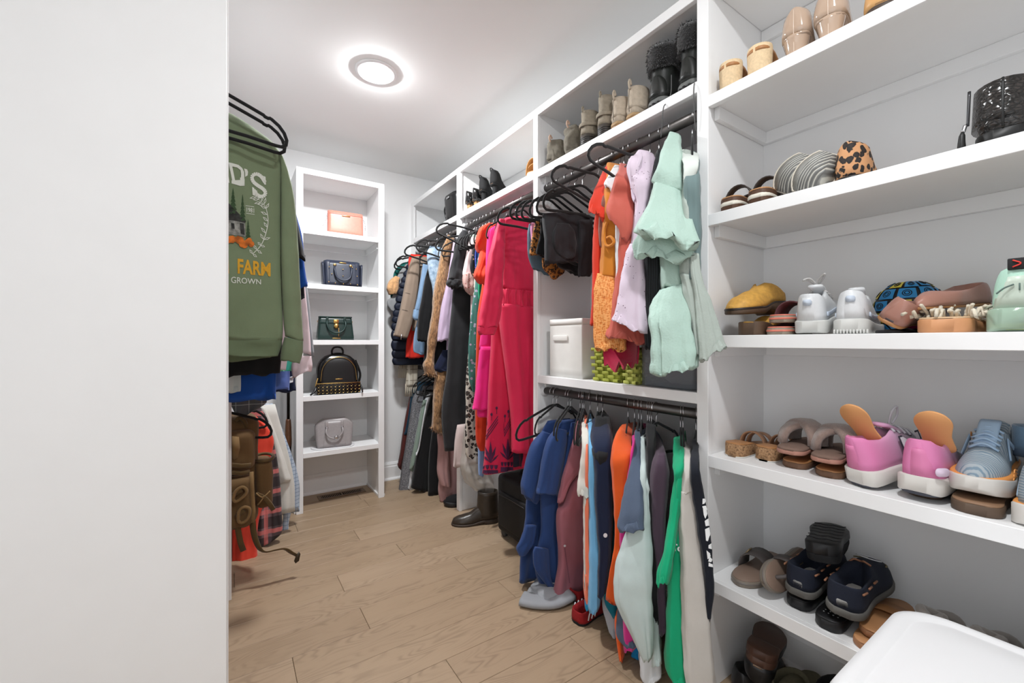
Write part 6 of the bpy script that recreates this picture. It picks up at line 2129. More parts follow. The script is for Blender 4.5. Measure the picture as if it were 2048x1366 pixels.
t = shoe_at('ankle_boot', 'black snakeskin ankle boot with heel zip and tassel on the second shelf', x, y, Z2, .1, cat='boot')
boot_foot(t, SNK.m, M('black_sole', (20, 20, 20), .5), W=.095, soleh=.028)
shaft(t, SNK.m, .062, .068, .046, .05, .066, .060, .043, .128, th=.004)
P_(t, 'back_seam', tube([(-.002, .0, .03), (-.007, 0, .07), (.006, 0, .128)], .0022, 6, 10), M('black_sole', (20, 20, 20), .5))
P_(t, 'zip', tube([(.02, .046, .125), (.014, .047, .08), (.012, .048, .052)], .0028, 6, 10), M('zip_teeth', (70, 70, 72), .3, .8))
P_(t, 'zip_pull', tube([(.010, .051, .054), (.006, .054, .040)], .0035, 7, 6), SILV)
P_(t, 'tassel', tube([(.006, .055, .040), (.004, .056, .020), (.004, .056, .003)], [.0025, .005, .0055, .006, .0065, .006], 7, 6), M('black_sole', (20, 20, 20), .5))
# ---- third shelf
MUS = M('mustard_nubuck', (206, 156, 72), .6, bump=(300, .25), var=.1)
WOODH = M('dark_wood_heel', (86, 66, 50), .6, bump=(70, .2), var=.15)
p = onZ(1500, 668, Z3)
t = shoe_at('clog', 'mustard clog with dark wood heel lying on its pair by the divider', 1.470, yAt(1540, 1.37), Z3 + .070, 2.95, 0.0, .08)
P_(t, 'sole', sole_vf(.235, .092, [(0, 0), (.3, 0), (.36, .02), (.6, .004), (1, .004)], [(0, .042), (.3, .04), (.6, .024), (1, .02)]), WOODH)
P_(t, 'upper', upper_vf(.232, .092, [(0, .042), (.3, .04), (.6, .022), (1, .018)], [(0, .016), (.1, .030), (.25, .05), (.42, .066), (.6, .056), (.85, .04), (1, .012)], [(0, .9), (.3, .8), (.40, .4), (.48, .02), (1, .02)], [(0, .01), (.2, .034), (.38, .03), (.47, 0), (1, 0)]), MUS)
P_(t, 'stud_band', sole_vf(.236, .0935, [(0, .037), (.3, .035), (.6, .018), (1, .014)], [(0, .044), (.3, .042), (.6, .026), (1, .022)]), M('welt_dark', (52, 44, 40), .4, .3))
t = shoe_at('clog', 'mustard clog underneath its pair, only the wood heel showing', 1.262, yAt(1506, 1.262), Z3, -.05)
P_(t, 'sole', sole_vf(.235, .094, [(0, 0), (1, 0)], [(0, .040), (.3, .038), (.6, .024), (1, .02)]), WOODH)
P_(t, 'upper', upper_vf(.232, .088, [(0, .036), (.6, .022), (1, .018)], [(0, .004), (.4, .012), (.6, .04), (.85, .036), (1, .012)], [(0, .6), (.4, .3), (.48, .02), (1, .02)], [(0, 0), (1, 0)]), MUS)
CORF = M('coral_eva', (222, 128, 108), .5)
GRO = M('taupe_outsole', (150, 138, 122), .6)
MAR = M('maroon_fabric', (92, 56, 60), .8, bump=(400, .3))
for px, X, z, yw, ry, lab in ((1566, 1.268, 0, .0, 0, 'coral slide flat on the third shelf under its pair'), (1562, 1.280, .068, -.06, -.04, 'coral slide with maroon strap resting on its pair')):
    t = shoe_at('slide_sandal', lab, X, yAt(px, X), Z3 + z, yw, 0, ry, cat='sandal', group='coral slides on the third shelf')
    slide(t, MAR, GRO, CORF, th=.020, W=.078, L=.235, sh=.05 if z else .018, x0=.35, x1=.72, midm=CORF)
WSN = M('white_sneaker_leather', (222, 224, 226), .42, bump=(220, .08), var=.02)
WSO = M('white_rubber', (206, 206, 202), .5, var=.05)
WG = M('pale_grey_patch', (196, 206, 220), .5)
LACE = M('lace_grey', (190, 188, 186), .85)
for px, X, z, ry, yw, lab, sd in ((1617, 1.262, .0, -.26, .14, 'white sneaker tipped forward with untied laces on the third shelf', 1), (1698, 1.258, .004, 0, .0, 'white sneaker standing flat beside its tipped pair', -1)):
    t = shoe_at('sneaker', lab, X, yAt(px, X), Z3 + z, yw, 0, ry, cat='shoe', group='white sneakers on the third shelf')
    sneaker(t, WSN, WSO, W=.098 if sd > 0 else .096, side=sd, accent=WG, lacem=LACE, heelmat=WSN, collar=.076)
    P_(t, 'heel_logo', mv(xf(prism(rrect(.022, .016, .006), 'x', -.0014, .0014), Matrix.Identity(4)), (-.0045, 0, .084)), WG)
    if sd > 0:
        for s in (-1, 1):
            P_(t, 'lace_loop', tube([(.10, 0, .122), (.09, s * .014, .138), (.08, s * .028, .148 if s < 0 else .135), (.094, s * .018, .132), (.11, s * .006, .120)], .0026, 6, 22), LACE)
    else:
        for k in range(11):
            P_(t, 'tread_lug', rbox(-.004, .004, -.036 + k * .0072 - .0024, -.036 + k * .0072 + .0024, 0, .010, .001, 1), WSO)
# ball
bc = Vector((1.508, .350, 0))
rB = .071
bl = thing('play_ball', 'black ball printed with blue, yellow and magenta panels behind the flats', 'ball', (bc.x, bc.y, Z3))
bo = Vector((bc.x, bc.y, Z3 + rB))
obj('core', ball(bo, rB, n=32, m=18), M('ball_black', (22, 22, 26), .4), bl)
rng = random.Random(9)
BC = [M('ball_blue', (46, 140, 200), .4), M('ball_yellow', (222, 206, 70), .4), M('ball_magenta', (176, 30, 110), .4)]


def ballpatch(az, el, sa, se, mat):
    secs = []
    for i in range(6):
        e = math.radians(el - se / 2 + se * i / 5)
        row = []
        for j in range(7):
            a = math.radians(az - sa / 2 + sa * j / 6)
            row.append(bo + Vector((math.cos(e) * math.cos(a), math.cos(e) * math.sin(a), math.sin(e))) * (rB + .0016))
        secs.append(row)
    obj('panel', loft(secs, closed=False, cap=False), mat, bl)


for el, mats, se in ((58, (0, 0, 1), 24), (30, (0, 0, 0, 1), 24), (4, (1, 1, 0), 20), (-22, (2, 2, 1), 22), (-46, (0, 2), 18)):
    na = 9
    for k in range(na):
        ballpatch(180 + k * 40 + el * .35, el + (k % 2) * 3, 33, se, BC[mats[k % len(mats)]])
        if el > -10:
            for q in range(2):
                ring_ = []
                for i in range(12):
                    a = 6.2832 * i / 12
                    A = math.radians(180 + k * 40 + el * .35 + 11 * (.4 + .35 * q) * math.cos(a)); E = math.radians(el + (k % 2) * 3 + se * (.16 + .14 * q) * math.sin(a))
                    ring_.append(tuple(bo + Vector((math.cos(E) * math.cos(A), math.cos(E) * math.sin(A), math.sin(E))) * (rB + .002)))
                obj('panel_line', sweep(ring_, .0010, 4, closed=True), MATS['ball_black'], bl)
ROS = M('rosy_taupe_leather', (166, 120, 106), .32, bump=(240, .08))
t = shoe_at('flat_shoe', 'rosy taupe ballet flat tilted in front of the ball', 1.275, yAt(1822, 1.275), Z3 + .006, -.55, .45, -.25, group='rosy taupe flats on the third shelf')
flat_shoe(t, ROS, TANL, W=.088, hback=.055, lining=M('grey_lining', (96, 88, 92), .7))
t = shoe_at('flat_shoe', 'rosy taupe ballet flat lying across the shearling slide', 1.315, yAt(2006, 1.315), Z3 + .058, 1.25, -.10, .12, group='rosy taupe flats on the third shelf')
flat_shoe(t, ROS, TANL, W=.088, hback=.05, side=-1, lining=M('grey_lining', (96, 88, 92), .7))
SHE = M('shearling', (214, 204, 184), .95, bump=(160, .9), sheen=.4)
t = shoe_at('slide_sandal', 'tan slide with cream shearling strap on the third shelf', 1.243, yAt(1907, 1.243), Z3, -.02, cat='sandal')
slide(t, SHE, M('tan_side', (206, 148, 104), .55), M('tan_insole', (220, 186, 148), .7), L=.24, W=.105, th=.030, sh=.016)
fz = []
for k in range(60):
    a = rng.uniform(0, 3.14)
    x0 = .02 + rng.random() * .10
    y0 = -.053 * math.cos(a)
    fz.append(sweep(crom([(x0, y0, .034), (x0 + rng.uniform(-.02, .012), y0 * 1.10, .040 + rng.uniform(0, .012)), (x0 + rng.uniform(-.03, .02), y0 * 1.22, .042 + rng.uniform(-.014, .02))], 6), .0034, 5))
o = P_(t, 'shearling_tufts', join(*fz), SHE)
o['kind'] = 'stuff'
MGN = M('mint_mesh', (176, 214, 196), .6, bump=(500, .3))
CLR = M('clear_sole', (170, 196, 176), .12, alpha=.75, coat=.5)
t = shoe_at('sneaker', 'mint green running shoe with clear air sole on the third shelf', 1.246, yAt(2022, 1.246), Z3 + .0, .0)
sneaker(t, MGN, CLR, W=.112, collar=.085, soleh=.040, heelmat=M('mint_heel', (196, 210, 196), .35), flare=.006)
P_(t, 'heel_tab', rbox(-.004, .006, -.014, .014, .118, .140, .002), M('black_tab', (22, 22, 24), .7))
P_(t, 'tab_mark', tube([(-.0055, .006, .136), (-.0055, -.006, .129), (-.0055, .006, .123)], .0014, 5, 8), M('tab_red', (220, 60, 50), .5))
for k, (yy, s) in enumerate(((-.004, 1), (-.012, 1), (-.020, 1))):
    P_(t, 'heel_letter', rbox(-.0062, -.0035, yy - .0012, yy + .0012, .078, .092, .0005, 1), M('lettering_grey', (90, 110, 104), .5))
P_(t, 'heel_swoosh', tube([(-.0045, .030, .074), (-.006, .018, .084), (-.0062, .004, .090)], .0016, 5, 10), MATS['lettering_grey'])
P_(t, 'air_bubble', sole_vf(.27, .114, [(0, .004), (1, .004)], [(0, .016), (1, .014)], 0, 1, grow=.001), M('olive_gel', (176, 184, 92), .2, alpha=.85))
t = shoe_at('flip_flop', 'dark flip-flop lying flat behind the white sneakers', 1.27, .335, Z3, 0, cat='sandal')
P_(t, 'sole', sole_vf(.21, .062, [(0, 0), (1, 0)], [(0, .008), (1, .008)]), M('slate_suede', (50, 50, 52), .8))
P_(t, 'strap', tube([(.10, -.028, .008), (.15, 0, .013), (.10, .028, .008)], .003, 6, 14), M('slate_suede', (50, 50, 52), .8))
# ---- fourth shelf
def s4(px, py, z=0.0, Z=None):
    q = onZ(px, py, (Z4 if Z is None else Z) + z)
    return q.x, q.y, (Z4 if Z is None else Z) + z


CORK = NT('cork')
_n = CORK.noise(CORK.coord(), 170, 4, .7)
CORK.base(CORK.ramp(_n, [(.35, lin((92, 66, 44))), (.5, lin((160, 122, 86))), (.7, lin((182, 146, 108)))]))
CORK.b.inputs['Roughness'].default_value = .8
TANS = M('tan_strap', (176, 134, 104), .5, bump=(200, .1))
for k, (px, py, yw, lab) in enumerate(((1456, 903, -.62, 'tan strappy sandal with cork wedge by the divider'), (1536, 884, .25, 'tan strappy sandal with cork wedge behind the fuzzy slippers'))):
    x, y, z = s4(px, py)
    if k: x, y, yw = 1.325, yAt(1545, 1.40), -.02
    t = shoe_at('wedge_sandal', lab, x + .02 * (1 - k), y - .012 * (1 - k), z, yw, cat='sandal', group='cork wedge sandals on the fourth shelf')
    slide(t, TANS, CORK.m, TANL, L=.235, W=.085, th=.018, wedge=.022, sh=.05, two=True)
    P_(t, 'outsole', sole_vf(.235, .086, [(0, -.0001), (1, -.0001)], [(0, .005), (1, .004)]), M('white_outsole', (222, 220, 214), .5))
FUZ = M('taupe_fuzz', (150, 128, 118), .95, bump=(420, .9), sheen=.6, var=.1)
SUE = M('taupe_suede_sole', (128, 104, 92), .9, bump=(300, .4))
PKS = M('rose_sole_edge', (176, 128, 112), .7)
for px, py, z, yw, rx, lab in ((1580, 915, .022, .25, 0, 'fuzzy taupe crossover slipper on top of its pair'), (1672, 940, .020, .62, 0, 'fuzzy taupe crossover slipper beneath the pink sneaker')):
    x, y, zz = s4(px, py, z)
    t = shoe_at('slipper', lab, x, y, zz, yw, rx, group='fuzzy crossover slippers on the fourth shelf')
    P_(t, 'sole', sole_vf(.25, .098, [(0, 0), (1, 0)], [(0, .012), (1, .012)], sq=.3), PKS)
    P_(t, 'footbed', sole_vf(.246, .094, [(0, .010), (1, .010)], [(0, .018), (1, .017)], sq=.3), SUE)
    for s in (-1, 1):
        pts = [(.09 + .05 * (1 - s * math.cos(a)) * .7, -.050 * math.cos(a), .014 + .058 * math.sin(a) ** .7 + (.006 if s > 0 else 0)) for a in [math.pi * k / 12 for k in range(13)]]
        P_(t, 'fuzzy_band', sweep(pts, 1, 10, flat=(.011, .030), up=(0, 0, 1)), FUZ)
for px, py, z, yw, lab in ((1650, 946, 0, -.5, 'tan leather slide lying under the fuzzy slippers'), (1630, 922, .0, .1, 'tan leather slide squeezed beneath the fuzzy slipper heel')):
    x, y, zz = s4(px, py, z)
    t = shoe_at('slide_sandal', lab, x, y, zz, yw, cat='sandal', group='tan slides under the slippers')
    slide(t, TANL, M('stacked_brown', (112, 82, 62), .6), TANL, L=.23, W=.085, th=.017, sh=.018)
# pink running shoes
PKM = NT('pink_mesh')
_tc = PKM.n('ShaderNodeTexCoord')
_sp = PKM.n('ShaderNodeSeparateXYZ')
PKM.l(_tc.outputs['Object'], _sp.inputs[0])
PKM.base(PKM.ramp(PKM.math('MULTIPLY', _sp.outputs[0], 4.0), [(.10, lin((226, 134, 182))), (.42, lin((206, 160, 190))), (.60, lin((178, 178, 186)))]))
PKM.bump(PKM.noise(PKM.coord(), 700, 2), .3, .001)
PKM.b.inputs['Roughness'].default_value = .75
FOAM = M('white_foam', (214, 210, 204), .6, bump=(90, .15))
DKS = M('slate_tread', (74, 76, 86), .7)
INS = M('peach_insole', (226, 164, 108), .8)
for px, py, z, yw, rx, ry, sd, lab in ((1728, 952, .004, -.42, .06, .0, 1, 'pink running shoe with letter on its side, turned across the fourth shelf'), (1836, 990, .012, .06, 0, .0, -1, 'pink running shoe with heel towards the room')):
    x, y, zz = s4(px, py, z)
    t = shoe_at('running_shoe', lab, x, y, zz, yw, rx, ry, group='pink running shoes on the fourth shelf')
    sneaker(t, PKM.m, FOAM, L=.26, W=.100, side=sd, soleh=.034, flare=.005, collar=.086, lacem=M('lace_pale', (196, 196, 202), .8), heelmat=M('pink_heel', (222, 130, 174), .5))
    P_(t, 'tread', sole_vf(.26, .100, [(0, -.002), (.8, -.002), (1, .010)], [(0, .007), (.8, .006), (1, .02)], 0, sd, grow=.001), DKS)
    if sd > 0:
        lp = text2d('N', .02)
        (a0, a1, b0, b1) = lp[1]
        for nm, mm, g, yo in (('side_letter_edge', M('letter_dark', (60, 60, 70), .5), 1.16, 0), ('side_letter', M('letter_white', (220, 220, 224), .5), 1.0, -.0012)):
            V, F = [], []
            for poly in lp[0]:
                i = len(V)
                V += [(.135 - ((u - a0) / (a1 - a0) - .5) * .052 * g * -1, -.0478 + yo + (.0 if v else 0) + ((v - b0) / (b1 - b0)) * .012, .070 + ((v - b0) / (b1 - b0) - .5) * .050 * g) for u, v in poly]
                F.append(tuple(range(i, i + len(poly))))
            P_(t, nm, (V, F), mm)
        P_(t, 'loose_insole', xf(sole_vf(.13, .072, [(0, 0), (1, 0)], [(0, .005), (1, .005)]), Matrix.Translation((.085, .012, .075)) @ Matrix.Rotation(-2.0, 4, 'Y') @ Matrix.Rotation(.2, 4, 'X')), INS)
        P_(t, 'lace_loop', tube([(.12, 0, .115), (.125, -.012, .150), (.145, -.010, .158), (.15, .0, .132), (.135, .004, .115)], .0028, 6, 20), MATS['lace_pale'])
    else:
        P_(t, 'loose_insole', xf(sole_vf(.12, .075, [(0, 0), (1, 0)], [(0, .005), (1, .005)]), Matrix.Translation((.10, -.015, .085)) @ Matrix.Rotation(-2.2, 4, 'Y')), INS)
        P_(t, 'heel_badge', xf(prism(rrect(.030, .018, .008), 'x', -.0012, .0012), Matrix.Translation((.006, -.044, .056)) @ Matrix.Rotation(.95, 4, 'Z')), M('badge_lilac', (226, 206, 226), .4))
# blue running shoes
BLM = NT('grey_blue_mesh')
_w = BLM.n('ShaderNodeTexWave', wave_type='RINGS', rings_direction='Y')
_w.inputs['Scale'].default_value = 60
_w.inputs['Distortion'].default_value = 2
BLM.l(BLM.coord(), _w.inputs[0])
BLM.base(BLM.ramp(_w.outputs[1], [(.2, lin((120, 142, 158))), (.6, lin((168, 178, 184)))]))
BLM.b.inputs['Roughness'].default_value = .7
ORS = M('orange_stripe', (240, 160, 84), .5)
BLO = M('pale_blue_overlay', (178, 206, 232), .5)
for px, py, z, yw, rx, ry, lab, sd in ((1968, 986, .030, 2.93, -.12, .04, 'grey and blue running shoe with orange stripe lying across a brown slide', 1), (2038, 1036, .0, .12, 0, 0, 'grey and blue running shoe with orange stripe at the shelf end', -1)):
    x, y, zz = s4(px, py, z)
    if sd > 0: x, y = 1.505, .150
    t = shoe_at('running_shoe', lab, x, y, zz, yw, rx, ry, group='blue running shoes on the fourth shelf')
    sneaker(t, BLM.m, FOAM, L=.265, W=.104, side=sd, soleh=.036, flare=.006, collar=.088, heelmat=BLO, lacem=BLO, tabm=BLO)
    P_(t, 'midsole_stripe', sole_vf(.265, .104, [(0, .030), (1, .028)], [(0, .042), (1, .040)], 0, sd, grow=.004), ORS)
    for s in (-1, 1):
        P_(t, 'overlay', sweep([(.045, s * .042, .045), (.08, s * .041, .075), (.12, s * .035, .098), (.15, s * .044, .06)], 1, 6, flat=(.006, .002), up=(0, 0, 1)), BLO)
        for k in range(3):
            P_(t, 'wing_mark', tube([(.03 + k * .004, s * .046, .078 + k * .006), (.045, s * .046, .084 + k * .006), (.06, s * .044, .080 + k * .006)], .0012, 5, 8), ORS)
BLS = M('denim_blue_fuzz', (104, 132, 156), .95, bump=(240, .7), sheen=.4)
x, y, zz = s4(2040, 985, .055)
t = shoe_at('slipper', 'dusty blue fleece slipper piled behind the running shoes', 1.39, .06, Z4 + .115, 1.2, 0, .0)
P_(t, 'sole', sole_vf(.24, .10, [(0, 0), (1, 0)], [(0, .018), (1, .016)]), M('denim_sole', (84, 100, 120), .8))
P_(t, 'upper', upper_vf(.238, .10, [(0, .016), (1, .014)], [(0, .05), (.3, .05), (.5, .075), (.8, .055), (1, .012)], [(0, .9), (.35, .8), (.46, .5), (.54, .02), (1, .02)], [(0, .04), (.3, .04), (.45, .05), (.53, 0), (1, 0)], th=.012), BLS)
BRS = M('brown_leather_insole', (142, 110, 84), .5, bump=(160, .12))
BRO = M('stacked_leather', (92, 74, 60), .6, bump=(60, .1))
for px, py, z, yw, lab in ((1930, 1010, 0, .35, 'square-toed brown slide flat beneath the blue running shoe'), (1828, 985, 0, .1, 'brown slide pinned under the pink running shoe')):
    x, y, zz = s4(px, py, z)
    t = shoe_at('slide_sandal', lab, x, y, zz, yw, cat='sandal', group='brown slides on the fourth shelf')
    slide(t, BRS, BRO, BRS, L=.235, W=.104 if px > 1900 else .085, th=.022 if px > 1900 else .008, sh=.012, sq=.35)
# ---- fifth shelf
def s5(px, py, z=0.0): return s4(px, py, z, Z5)


GRS = M('pewter_leather', (116, 108, 102), .35, bump=(200, .1))
x, y, zz = s5(1500, 1140)
t = shoe_at('slide_sandal', 'pewter grey buckle slide against the shelf divider', 1.515, .672, zz, math.pi + .16, cat='sandal', group='pewter slides on the fifth shelf')
slide(t, M('grey_strap', (92, 86, 84), .6), M('taupe_outsole2', (128, 118, 106), .6), M('pewter_insole', (138, 116, 102), .5), th=.024, W=.094, sh=.055, x0=.40, x1=.66, buckle=True, midm=GRS)
x, y, zz = s5(1557, 1170)
t = shoe_at('slide_sandal', 'pewter grey slide standing on edge beside its pair', 1.50, .590, zz + .050, math.pi - .05, -1.05, .0, cat='sandal', group='pewter slides on the fifth shelf')
slide(t, M('grey_strap', (92, 86, 84), .6), MATS['taupe_outsole2'], MATS['pewter_insole'], th=.022, W=.094, sh=.055, thong=True, buckle=True, midm=GRS)
BKR = M('black_rubber', (22, 22, 24), .45, bump=(120, .1))
BKF = M('black_felt', (20, 20, 22), .95, bump=(300, .4))
NVF = M('midnight_canvas', (24, 30, 46), .85, bump=(500, .3))
CRL = M('cream_fleece', (196, 194, 190), .95, bump=(300, .5))
for px, py, z, yw, lab in ((1622, 1190, 0, .10, 'black rubber slide half hidden by the pewter slide'), (1662, 1226, .028, .06, 'black rubber slide with dotted footbed under the moccasin')):
    x, y, zz = s5(px, py, z)
    t = shoe_at('slide_sandal', lab, x, y, zz, yw, cat='sandal', group='black rubber slides on the fifth shelf')
    slide(t, BKR, BKR, BKR, th=.026, W=.082, sh=.012)
    if px > 1620:
        for i in range(4):
            for j in range(2):
                P_(t, 'footbed_dot', ball((.03 + j * .012, -.018 + i * .011, .0298), .0022, .0022, .0008, 6, 4), M('dot_grey', (150, 150, 150), .5))
BRL = M('brown_lace', (150, 104, 78), .6)
for px, py, z, yw, ry, rx, lab in ((1668, 1196, .058, .16, -.05, -.05, 'navy moccasin slipper with pale lining beside the black mule'), (1742, 1242, .036, .12, -.06, .06, 'navy moccasin slipper with brown lacing on top of the tan slides')):
    x, y, zz = s5(px, py, z)
    t = shoe_at('moccasin', lab, x, y, zz, yw, rx, ry, group='navy moccasin slippers on the fifth shelf')
    L, W = .285, .105
    P_(t, 'sole', sole_vf(L, W, [(0, 0), (1, 0)], [(0, .018), (1, .016)], grow=.003), M('grey_tread', (92, 90, 86), .7))
    P_(t, 'upper', upper_vf(L, W, [(0, .016), (1, .014)], [(0, .062), (.15, .056), (.35, .052), (.5, .066), (.7, .060), (.9, .046), (1, .012)], [(0, .86), (.4, .8), (.48, .5), (.56, .02), (1, .02)], [(0, .04), (.4, .04), (.5, .04), (.56, 0), (1, 0)], th=.010), NVF)
    P_(t, 'fleece_lining', sole_vf(L * .52, W * .72, [(0, .024), (1, .024)], [(0, .040), (1, .032)]), CRL)
    pts = [(L * (.74 + .20 * math.sin(a)), W * .36 * math.cos(a), .066 - .018 * math.sin(a)) for a in [math.pi * k / 16 for k in range(17)]]
    P_(t, 'toe_stitch', sweep(pts, .0022, 5), M('stitch_tan', (120, 110, 84), .8))
    for s in (-1, 1):
        for q in (.10, .24, .38):
            w = fw(q) * W / 2
            P_(t, 'side_lacing', sweep([(L * (q - .04), s * (w + .001), .064), (L * (q + .04), s * (fw(q + .04) * W / 2 + .001), .062)], .0026, 6), BRL)
    P_(t, 'bow', tube([(L * .56, -.018, .078), (L * .54, -.004, .086), (L * .57, .006, .080), (L * .54, .020, .084), (L * .52, .030, .074)], .0026, 6, 22), BRL)
    P_(t, 'oval_badge', sweep([(L * .72 + .020 * math.cos(a), .030 * math.sin(a), .0785 - .006 * math.cos(a)) for a in [6.2832 * k / 20 for k in range(20)]], .0014, 5, closed=True), M('badge_white', (206, 208, 210), .6))
x, y, zz = s5(1690, 1200, .088)
t = shoe_at('mule', 'black mule turned sole-up on the moccasin slippers', 1.300, .470, Z5 + .205, .25, math.pi - .10, .12)
P_(t, 'sole', sole_vf(.25, .10, [(0, 0), (1, 0)], [(0, .03), (.4, .022), (1, .018)]), BKR)
P_(t, 'upper', upper_vf(.246, .098, [(0, .028), (.4, .02), (1, .016)], [(0, .02), (.4, .03), (.6, .055), (.85, .04), (1, .012)], [(0, .9), (.4, .8), (.5, .02), (1, .02)], [(0, .012), (.4, .02), (.5, 0), (1, 0)]), BKF)
for k in range(6):
    pts = [(.05 + .034 * k + .005 * math.sin(j * 1.3), -.040 + .008 * j, -.0006) for j in range(11)]
    P_(t, 'tread_groove', sweep(pts, .0014, 5), M('tread_line', (46, 46, 48), .5))
for px, py, z, yw, lab in ((1738, 1256, 0, .0, 'tan leather slide under the navy moccasin'), (1752, 1234, .017, .2, 'tan leather slide stacked on its pair under the moccasin')):
    x, y, zz = s5(px, py, z)
    t = shoe_at('slide_sandal', lab, x, y, zz, yw, cat='sandal', group='tan slides on the fifth shelf')
    slide(t, TANL, M('tan_side2', (150, 104, 72), .55), M('tan_foot', (178, 128, 86), .5), L=.23, W=.085, th=.016, sh=.012)
KNT = M('grey_velvet', (158, 152, 146), .85, bump=(300, .4), sheen=.4)
for px, py, yw, lab in ((1800, 1240, .05, 'grey velvet knotted sandal beside the tan slides'), (1905, 1266, .05, 'grey velvet knotted sandal beside the black boot')):
    x, y, zz = 1.325, yAt(px, 1.36), Z5
    t = shoe_at('knot_sandal', lab, x, y, zz, yw, cat='sandal', group='grey knotted sandals on the fifth shelf')
    P_(t, 'sole', sole_vf(.24, .092, [(0, 0), (1, 0)], [(0, .016), (1, .014)]), KNT)
    for k, (x0, hh_) in enumerate(((.03, .062), (.09, .058), (.15, .045))):
        pts = [(x0 + .02 * math.sin(2 * a) * (-1) ** k, -.046 * math.cos(a), .012 + hh_ * math.sin(a) ** .8) for a in [math.pi * j / 14 for j in range(15)]]
        P_(t, 'padded_strap', sweep(pts, .0125, 10), KNT)
    P_(t, 'knot', tube([(.02, -.02, .085), (.04, .015, .10), (.07, .02, .09), (.075, -.015, .085), (.045, -.025, .097), (.03, .005, .080)], .012, 9, 26), KNT)
x, y, zz = s5(2010, 1300)
t = shoe_at('ankle_boot', 'dark green zipped ankle boot on the fifth shelf', 1.31, yAt(2010, 1.34), Z5, .05, cat='boot')
DGB = M('dark_green_suede', (40, 44, 38), .85, bump=(300, .3))
boot_foot(t, DGB, BKR, soleh=.025)
shaft(t, DGB, .062, .064, .044, .05, .066, .066, .047, .112, th=.008)
P_(t, 'zip', tube([(.05, .047, .112), (.05, .047, .09), (.05, .047, .06)], .003, 6, 10), M('zip_teeth', (70, 70, 72), .3, .8))
# ---- on the floor under the shoe shelves
def s0(px, py, z=0.0):
    q = onZ(px, py, z)
    return q.x, q.y, z


x, y, zz = s0(1500, 1352, .085)
t = shoe_at('loafer', 'brown leather loafer lying sole-up by the shelf divider', 1.30, .66, .150, .75, math.pi + .25, .25)
flat_shoe(t, M('black_loafer', (22, 22, 24), .4), M('brown_outsole3', (84, 58, 46), .5), L=.26, W=.104, point=0, heel=.022, hback=.05)
P_(t, 'heel_block', sole_vf(.26, .104, [(0, -.022), (1, -.022)], [(0, .002), (1, .002)], ts=[0, .012, .035, .07, .12, .18, .25, .28]), MATS['brown_outsole3'])
t = shoe_at('loafer', 'black leather loafer standing under the sole-up brown one', 1.32, .64, .0, .55)
flat_shoe(t, M('black_loafer', (22, 22, 24), .4), BKR, L=.265, W=.10, point=0, heel=.02, hback=.06)
t = shoe_at('desert_boot', 'olive suede desert boot with rust heel under the shelves', 1.33, .50, .0, .35, cat='boot')
OLV = M('olive_suede', (98, 94, 74), .9, bump=(300, .3), var=.08)
boot_foot(t, OLV, M('rust_sole', (150, 96, 66), .6), soleh=.022, vamp=.075)
shaft(t, OLV, .064, .066, .045, .05, .072, .068, .046, .105, th=.006)
t = shoe_at('ankle_boot', 'black ankle boot with pointed flap under the shelves', 1.33, .36, .0, .5, cat='boot')
boot_foot(t, BKF, BKR, soleh=.022, vamp=.07)
shaft(t, BKF, .062, .064, .045, .05, .078, .076, .052, .150, th=.006)


